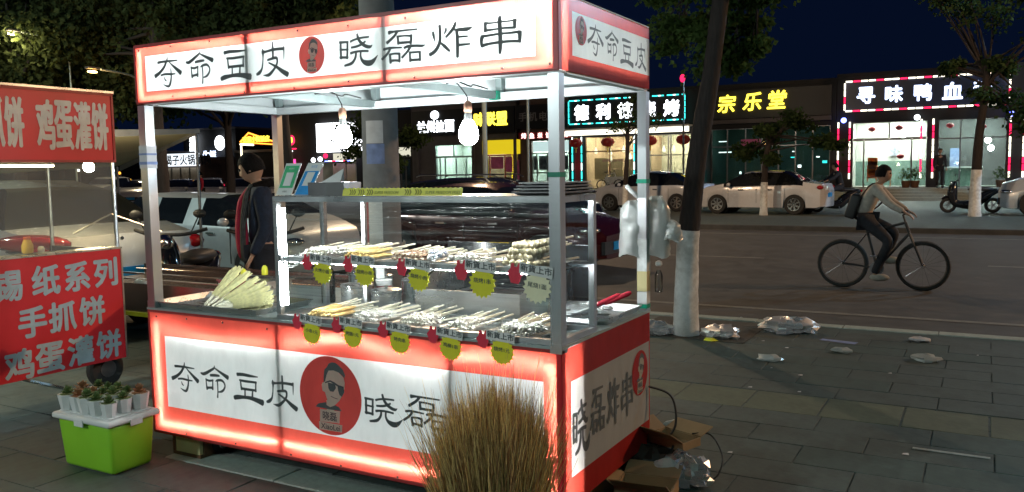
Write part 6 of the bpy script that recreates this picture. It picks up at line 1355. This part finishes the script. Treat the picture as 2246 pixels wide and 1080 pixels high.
# side street sign pieces on the left road: tail lights and lamps of distant traffic
for i, (p_, y_, yy_, m_) in enumerate(((22,418,30,'e_red2'),(187,425,30,'e_red2'),(243,441,22,'e_red2'),(130,422,34,'e_warm'),(85,461,18,'e_warm'),(172,374,40,'e_white'),(262,380,40,'e_orange'))):
    c_ = P(p_, y_, yy_); t = thing('distant_lamp', ['red traffic lamp at the far left edge','small red lamp in the middle of the wind sheet','bright red lamp near the stall post','pair of warm headlamps seen through the wind sheet','yellowish low lamp seen through the wind sheet','white lamp high behind the wind sheet','orange lamp behind the stall post'][i], 'lamp', (c_.x,c_.y,0))
    mb = MB(); mb.ball(c_, .11, 8); mb.build('lens', m_, t, 60); mb = MB(); mb.tube([(c_.x,c_.y+.12,0),(c_.x,c_.y+.12,c_.z)], .03, 5); mb.build('pole', 'steel_dark', t)
# ================================================================ trees, poles, lamps
def tree(label, base, pts, r0, crown, leaf, nleaf=4000, sz=.10, sd=1, painted=0, limbs=6, name='street_tree', group=None):
    """pts: trunk path; crown: list of (centre, radius) volumes the limbs grow into"""
    random.seed(sd); t = thing(name, label, 'tree', base, group=group)
    pts = [Vector(p) for p in pts]; k = len(pts); full = cr([tuple(p) for p in pts], 4); n = len(full)
    rr = [r0*(1.25 if i == 0 else 1.06 if i == 1 else 1)*(1-.55*i/(n-1)) for i in range(n)]
    mb = MB(); full = [tuple(Vector(a).lerp(Vector(b_), q/4)) for a, b_ in zip(full, full[1:]) for q in range(4)]+[full[-1]]; n = len(full)
    rr = [r0*(1+.12*max(0, 1-6*i/n)**2)*(1-.5*i/(n-1)) for i in range(n)]; mb.tube(full, rr, 20)
    def rough(v, k=1):
        v = Vector(v); q = noise.noise(Vector((v.x*7,v.y*7,v.z*2.2)))*.10+noise.noise(v*19)*.05; i = min(range(n), key=lambda i: abs(full[i][2]-v.z)); c0 = Vector(full[i]); d = v-c0; d.z = 0; return v+d*q*k
    mb.v = [tuple(rough(v)) for v in mb.v]; o = mb.build('trunk', 'bark', t, 80)
    if painted:
        q = [(Vector(p), r) for p, r in zip(full, rr) if p[2] < painted-.02]; b_ = next((i for i, p in enumerate(full) if p[2] >= painted), n-1); a = Vector(full[b_-1]); c_ = Vector(full[b_]); u = (painted-a.z)/(c_.z-a.z); q.append((a.lerp(c_, u), rr[b_-1]+(rr[b_]-rr[b_-1])*u))
        mb = MB(); mb.tube([p for p, r in q], [r*1.0+.004 for p, r in q], 20); mb.v = [tuple(rough(v)) for v in mb.v]; mb.build('limewashed_base', 'limewash', o, 80)
    mb = MB(); tips = []
    for c_, r_ in crown:
        c_ = Vector(c_)
        for j in range(limbs):
            s_ = pts[-1].lerp(pts[-2], random.random()*.9); d = Vector((random.gauss(0,1),random.gauss(0,1),random.gauss(0,.8))); e_ = c_+d.normalized()*r_*random.uniform(.3,.95)
            m_ = s_.lerp(e_, .5)+Vector((random.uniform(-.2,.2),random.uniform(-.2,.2),random.uniform(.0,.3)))*r_*.4
            mb.tube(cr([tuple(s_),tuple(m_),tuple(e_)],4), [max(.008,r0*.30*(1-i/9)) for i in range(9)], 6); tips.append((m_.lerp(e_,.6), r_)); tips.append((e_, r_))
            for q_ in range(3):
                f_ = e_+Vector((random.gauss(0,1),random.gauss(0,1),random.gauss(0,.7))).normalized()*r_*random.uniform(.2,.5); mb.tube([m_.lerp(e_,.7), f_], [r0*.08,.006], 5); tips.append((f_, r_))
    mb.build('limb', 'bark', t, 80)
    V, F = [], []
    for i in range(nleaf):
        c_, r_ = random.choice(tips); g = Vector((random.gauss(0,1),random.gauss(0,1),random.gauss(0,.75)))*r_*.20; p = c_+g
        u = Vector((random.uniform(-1,1),random.uniform(-1,1),random.uniform(-1.2,.2))).normalized(); v = u.orthogonal().normalized(); v.rotate(Matrix.Rotation(random.uniform(0,6.3),3,u)); s_ = sz*random.uniform(.6,1.25); w_ = u.cross(v)*s_*.10
        m0 = len(V); V += [p, p+u*s_*.5+v*s_*.36+w_, p+u*s_, p+u*s_*.5-v*s_*.36+w_]; F += [(m0,m0+1,m0+2),(m0,m0+2,m0+3)]
    mb = MB(); mb.v = [tuple(p) for p in V]; mb.f = F; mb.m = [0]*len(F); stuff(mb.build('foliage', leaf, t)); return t
# thick tree at the near kerb, limewashed foot
tree('thick dark street tree with a white limewashed foot at the near kerb', (1.58,4.4,0), [(1.578,4.40,-.02),(1.585,4.40,.55),(1.605,4.40,.98),(1.69,4.41,1.7),(1.79,4.42,2.3),(1.90,4.45,3.2),(2.0,4.65,4.2),(2.1,4.7,5.0)], .108,
     [((1.05,5.0,3.25),.42),((1.55,5.1,2.9),.36),((2.1,4.9,3.15),.38),((1.95,5,2.68),.26),((.85,5.1,3.7),.6),((2.4,5,3.8),.5),((1.7,5.2,3.5),.5),((3.0,5.2,5.0),1.0)], 'leaf', 24000, .065, 5, painted=.955, limbs=5)
# small street trees on the far side
tree('slim street tree with a pale limewashed foot in front of the right shop sign', (3.7,25.0,0), [(3.69,25,-.02),(3.70,25,1.0),(3.75,25,2.4),(3.85,25,3.4),(3.9,25,4.6)], .16, [((2.9,25,4.4),.35),((4.0,25,3.5),.55),((4.9,25,2.7),.6),((5.6,24.6,5.6),.9),((3.6,25.4,5.9),.8),((2.7,25.2,6.5),.8),((4.3,25,4.3),.45)], 'leaf_dark', 5000, .13, 8, painted=1.35, limbs=5, group='small street trees across the road')
tree('slim street tree in front of the barbecue restaurant beside the red lantern', (-6.75,23.9,0), [(-6.75,23.9,-.02),(-6.72,23.9,1.1),(-6.66,23.9,2.0),(-6.63,23.9,2.9)], .10, [((-6.9,23.9,3.0),.6),((-5.9,23.9,3.1),.65),((-6.6,24,3.7),.45)], 'leaf_dark', 700, .11, 9, painted=1.0, limbs=4, group='small street trees across the road')
tree('street tree with a dark crown left of the navy signed shop', (-2.2,24.4,0), [(-2.22,24.4,-.02),(-2.2,24.4,1.1),(-2.15,24.4,1.9),(-2.0,24.4,2.6)], .12, [((-1.9,24.4,2.5),.55),((-2.8,24.4,2.1),.5),((-.9,24.6,3.0),.55),((-.2,24.6,2.4),.4),((-2.0,24.4,1.9),.4)], 'leaf_dark', 3600, .13, 10, painted=1.05, limbs=4, group='small street trees across the road')
tree('bushy dark street tree left of the noodle shop behind the utility pole', (-17.4,24.5,0), [(-17.4,24.5,-.02),(-17.4,24.5,1.2),(-17.3,24.5,2.6),(-17.2,24.5,3.6)], .15, [((-17.6,24.5,3.7),1.2),((-16.6,24.6,2.8),.9),((-18.6,24.4,3.0),1.0),((-16.9,24.4,1.9),.5)], 'leaf_dark', 5500, .16, 12, limbs=4, group='small street trees across the road')
tree('tall dark tree at the far right behind the small street tree', (9.5,30,0), [(9.5,30,-.02),(9.4,30,2),(9.2,30,5),(9,30,7)], .25, [((8.2,30,7.2),2.6),((6.2,30.3,9.0),2.4),((9,30,10),3.0),((4.6,31,8.4),1.6)], 'leaf_dark', 10000, .26, 13, limbs=6)
# broad crowns filling the upper left
def big(label, x, y, sd, cr_, n, leaf='leaf_warm', sz=.15, r=.2, h=5):
    tree(label, (x,y,0), [(x,y,-.02),(x+.1,y,1.5),(x+.05,y,3.0),(x+.2,y,h)], r, cr_, leaf, n, sz, sd, limbs=6, group='broad street trees on the left')
big('broad tree lit by the yellow street lamp at the upper left', -17.2, 9.4, 21, [((-17.4,9.4,5.4),1.5),((-15.2,9.6,5.0),1.3),((-19,9.2,5.0),1.5),((-16.4,9.6,6.6),1.4),((-16.5,9.4,4.1),.7)], 20000)
big('broad tree above the red stall sign', -13.2, 10.4, 22, [((-13.4,10.4,5.2),1.2),((-15,10.4,4.4),1.0),((-11.6,10.5,5.2),1.1),((-12.8,10.6,6.4),1.2),((-14.0,10.5,3.5),.7),((-12,10.5,4.1),.8)], 20000)
big('broad tree over the left half of the canopy', -9.4, 10.6, 23, [((-9.8,10.6,5.0),1.1),((-8.2,10.7,5.2),1.0),((-10.6,10.6,4.2),.9),((-7.0,10.7,5.4),.8)], 18000, 'leaf_warm')
big('broad dark tree behind the utility pole', -22, 20.5, 24, [((-22,20.5,6.6),2.8),((-26,20.5,6.2),2.6),((-30,20.5,5.6),2.4),((-18,20.8,7.6),2.4),((-25,21,9.2),3.0)], 12000, 'leaf_dark', .3)
big('tall dark tree at the left edge of the photo', -36, 22.5, 25, [((-36,22.5,6.6),3.2),((-40,22.5,8),3.4),((-32,22.5,9),3),((-44,22,6),3)], 11000, 'leaf_dark', .34)
# concrete utility pole with posters
t = thing('utility_pole', 'thick round concrete utility pole with pasted notices behind the cart', 'utility pole', (-1.345,3.75,0))
mb = MB(); mb.tube([(-1.345,3.75,0),(-1.345,3.75,7)], [.190,.150], 28); mb.build('pole', 'concrete', t, 60)
def arcposter(z0, z1, a0, a1, m_):
    mb = MB(); n = 8; r_ = lambda z: .1925-.0057*z
    vs = [(-1.345+r_(z)*cos(a0+(a1-a0)*i/n), 3.75+r_(z)*sin(a0+(a1-a0)*i/n), z) for z in (z0,z1) for i in range(n+1)]
    mb.add(vs, [(i,i+1,n+2+i,n+1+i) for i in range(n)]); mb.build('notice_and_reflection', m_, t)
arcposter(1.80,2.02,-1.75,-.75,'paper'); arcposter(1.60,1.795,-1.75,-.70,'paper_blue'); arcposter(.75,1.25,-1.7,-.9,'white'); arcposter(.72,1.27,-2.2,-1.71,'pink_cup')  # the reddish lower sheet stands in for a reflection, the others are notices
# thin lamp post seen between the shops
t = thing('sign_post', 'thin grey metal post in front of the red neon strip', 'post', (P(1160,420,30).x,30,0)); mb = MB(); x = P(1160,420,30).x; mb.tube([(x,30,-.0),(x,30,5.6)], .065, 8); mb.build('pole', 'galv', t, 60); mb = MB(); mb.lathe((x,30,0), [(.16,0),(.16,.03)], 12); mb.build('base_plate', 'galv', t)
# street lamps
def lamp(label, x, y, z, col, power, m_, vis=True):
    t = thing('street_lamp', label, 'street lamp', (x,y,0), group='street lamps')
    mb = MB(); mb.tube(cr([(x+.0,y+1.3,0),(x,y+1.3,z-.6),(x,y+1.1,z),(x,y+.2,z+.12)],4), .07 if z > 7 else .022, 8); mb.build('pole', 'galv', t, 60)
    mb = MB(); mb.obox((x,y,z+.13), (.3,.7,.10) if z > 7 else (.14,.26,.04)); mb.build('lamp_head', 'steel_dark', t)
    mb = MB(); mb.ball((x,y,z+.05), .16 if z > 7 else .07, 10, (.8,1.6,.35)); mb.build('lens', m_, t, 60)
    d = bpy.data.lights.new('lamp_light', 'POINT'); d.energy = power; d.color = col; d.shadow_soft_size = .15; o = bpy.data.objects.new('lamp_light', d); COL.objects.link(o); o.parent = t; o.location = (0,0,z-.08)
p = P(28,80,8.2); lamp('street lamp glowing pale yellow at the upper left', p.x, p.y, p.z, (1,.80,.42), 110, 'e_street')
p = P(203,163,8.6); lamp('orange glowing street lamp above the red stall sign', p.x, p.y, p.z, (1,.55,.2), 50, 'e_street_orange')
p = P(262,155,30); lamp('farthest street lamp, tiny and pale', p.x, p.y, p.z, (1,.8,.5), 900, 'e_street')
lamp('added unseen fill lamp over the left pavement beyond the pancake stall', -11.5, 1.2, 6.8, (.80,1,.88), 1300, 'e_street')  # lamp added to lift the tree undersides and the left ground
lamp('street lamp over the road to the right, outside the photo', 18, 14.5, 8.2, (1,.58,.30), 8000, 'e_street')
lamp('added unseen fill lamp behind the camera over the near pavement', 7.5, -7.5, 7.5, (.62,1,.88), 520, 'e_street')  # fill lamp added for the brightness of the near pavement
lamp('added unseen low white fill lamp far behind the camera for left stall and bin', -3.2, -8.5, 4.4, (.88,1,.97), 1250, 'e_street')  # invented low lamp, brightens stall, bin and grass from the front
lamp('street lamp over the road to the left, behind the trees', -8, 15.5, 7.8, (1,.68,.42), 2600, 'e_street')
lamp('street lamp over the far parking strip, outside the photo', 13, 25.5, 8.2, (.42,.75,1), 4200, 'e_street')
# red signal high up beside the trunk
p = P(1497,172,34); t = thing('signal_lamp', 'small red signal lamp high up just left of the thick trunk', 'signal lamp', (p.x,34,0)); mb = MB(); mb.ball(p, .14, 10, (.9,.5,1.3)); mb.build('lens', 'e_red2', t, 60); mb = MB(); mb.tube([(p.x,34.15,0),(p.x,34.15,p.z)], .05, 6); mb.build('pole', 'steel_dark', t)
# ================================================================ litter and boxes
def crumple(nm, label, cat, c, r, mat, sd, flat=.3, n=14, grp=None):
    random.seed(sd); mb = MB(); c = Vector(c); k = n//2; vs = []
    for i in range(k+1):
        th = pi*i/k
        for j in range(n):
            a = 2*pi*j/n; q_ = 1+.45*noise.noise(Vector((cos(a)*sin(th)*2.1+sd*3.1, sin(a)*sin(th)*2.1, cos(th)*2.1)))+random.uniform(-.16,.16); z = cos(th)*r*flat*q_+r*flat*.6
            vs.append((c.x+r*q_*sin(th+1e-3)*cos(a), c.y+r*.7*q_*sin(th+1e-3)*sin(a), c.z+max(.002,z)))
    mb.add(vs, [(i*n+j, i*n+(j+1)%n, (i+1)*n+(j+1)%n, (i+1)*n+j) for i in range(k) for j in range(n)]); return tag(mb.build(nm, mat, None, 25), label, cat, grp)
crumple('plastic_bag', 'crumpled clear bluish plastic bag lying on the kerb right of the thick tree', 'bag', (2.36,4.93,0), .26, 'bag_clear', 1, .30, 22)
crumple('plastic_bag', 'shiny dark blue plastic bag beside the white tree foot, on its right', 'bag', (1.90,4.38,0), .17, 'bag_clear', 2, .4, 18)
crumple('plastic_bag', 'dark crumpled bag between the cart and the tree foot', 'bag', (1.33,4.33,0), .16, 'bag_clear', 3, .45, 16)
crumple('food_wrapper', 'small yellow wrapper beside the blue bag at the tree foot', 'litter', (1.86,4.22,0), .06, 'tape_yellow', 4, .25, 10)
crumple('paper_cup', 'small white crumpled cup on the road just past the kerb', 'litter', (1.75,5.72,-.12), .085, 'bag_white', 5, .55, 12)
for i, (x, y, r_, l) in enumerate(((2.49,3.66,.10,'white crumpled tissue on the pavement below the clear bag'),(2.95,4.20,.085,'small white litter with a thin tail in the middle of the pavement'),(3.47,4.93,.085,'greyish crumpled paper near the kerb at the right'),(3.55,4.15,.11,'flat pale green plastic bag on the pavement at the right'),(2.385,1.70,.075,'white crumpled tissue nearest the cart'))):
    crumple('crumpled_paper', l, 'litter', (x,y,0), r_, 'bag_white' if i != 2 else 'paper', 20+i, .28, 12)
mb = MB(); mb.box(3.62,3.98,1.865,1.885,.0,.004); o = mb.build('paper_strip', 'bag_white', None); tag(o, 'long thin white paper strip on the pavement at the lower right', 'litter'); o.location = (0,0,.002)
mb = MB(); mb.add([(2.7,4.62,.003),(3.0,4.55,.003),(3.02,4.6,.012),(2.72,4.68,.006)], [(0,1,2,3)]); tag(mb.build('torn_wrapper', 'paper_blue', None), 'torn dark blue wrapper just below the clear bag', 'litter')
for i in range(16):
    random.seed(100+i); x, y = random.uniform(2.2,4.6), random.uniform(1.0,4.9); mb = MB(); s_ = random.uniform(.008,.018); mb.add([(x-s_,y-s_*.6,.002),(x+s_,y-s_*.8,.003),(x+s_*.7,y+s_*.6,.006),(x-s_*.6,y+s_*.7,.002)], [(0,1,2,3)]); tag(mb.build('paper_scrap', 'paper', None), 'tiny pale scrap of paper scattered on the pavement', 'litter', 'tiny scraps of paper on the pavement')
# pile behind the cart's right rear corner
def flaps(nm, label, x, y, rz, s, mat='card', z=0, open_=True):
    t = thing(nm, label, 'box', (x,y,z), rz); W_ = WM[t.name]; f = lambda a: W_@Vector(a); a, b_, h_ = s
    mb = MB(); w_ = .006
    for bx_ in ((-a,a,-b_,-b_+w_,0,h_),(-a,a,b_-w_,b_,0,h_),(-a,-a+w_,-b_+w_,b_-w_,0,h_),(a-w_,a,-b_+w_,b_-w_,0,h_),(-a+w_,a-w_,-b_+w_,b_-w_,0,w_)):
        m2 = MB(); m2.box(*bx_); mb.add([f(v) for v in m2.v], m2.f)
    mb.build('box_body', mat, t)
    for k, (p0, p1, o_) in enumerate((((-a,-b_,h_),(a,-b_,h_),(0,-.09,.06)),((-a,b_,h_),(a,b_,h_),(0,.10,.03)),((-a,-b_,h_),(-a,b_,h_),(-.08,0,.05)))):
        p0, p1, o_ = map(Vector,(p0,p1,o_)); mb = MB(); mb.add([f(p0),f(p1),f(p1+o_),f(p0+o_),f(p0+Vector((0,0,.005))),f(p1+Vector((0,0,.005))),f(p1+o_+Vector((0,0,.005))),f(p0+o_+Vector((0,0,.005)))], [(0,1,2,3),(4,7,6,5),(0,4,5,1),(1,5,6,2),(2,6,7,3),(3,7,4,0)]); mb.build('flap', mat, t)
    return t
flaps('cardboard_box', 'open brown cardboard box on the ground at the bottom edge beside the cart', 2.60, .60, .12, (.13,.09,.07))
flaps('cardboard_box', 'flattened brown cardboard box on top of the dark pile', 2.60, .99, -.35, (.11,.07,.04), z=.14)
crumple('black_bag', 'black rubbish bag under the flattened box', 'bag', (2.52,.92,0), .16, 'trash_dark', 31, .55, 18)
crumple('clear_bag', 'big crumpled transparent bag right of the black rubbish bag', 'bag', (2.71,.84,0), .11, 'bag_clear', 32, .85, 22)
crumple('black_bag', 'black bag slumped beside the cart wheel', 'bag', (2.40,1.05,0), .17, 'trash_dark', 33, .6, 16)
crumple('grey_rag', 'grey rag draped over the rubbish pile', 'rag', (2.62,.80,.04), .07, 'paper', 34, .8, 12)
mb = MB(); mb.tube(cr([(2.68,1.03,.19),(2.76,1.08,.18),(2.84,1.0,.11),(2.84,.93,.04),(2.8,.9,.01)],6), .004, 5); tag(mb.build('loose_cable', 'cable', None, 60), 'thin dark cable looping out of the rubbish pile', 'cable')
mb = MB(); mb.ball((2.30,.62,.045), .012, 8); tag(mb.build('indicator_lamp', 'e_orange', None), 'tiny orange indicator lamp glowing under the cart edge', 'lamp')
# unused prototypes never stay behind
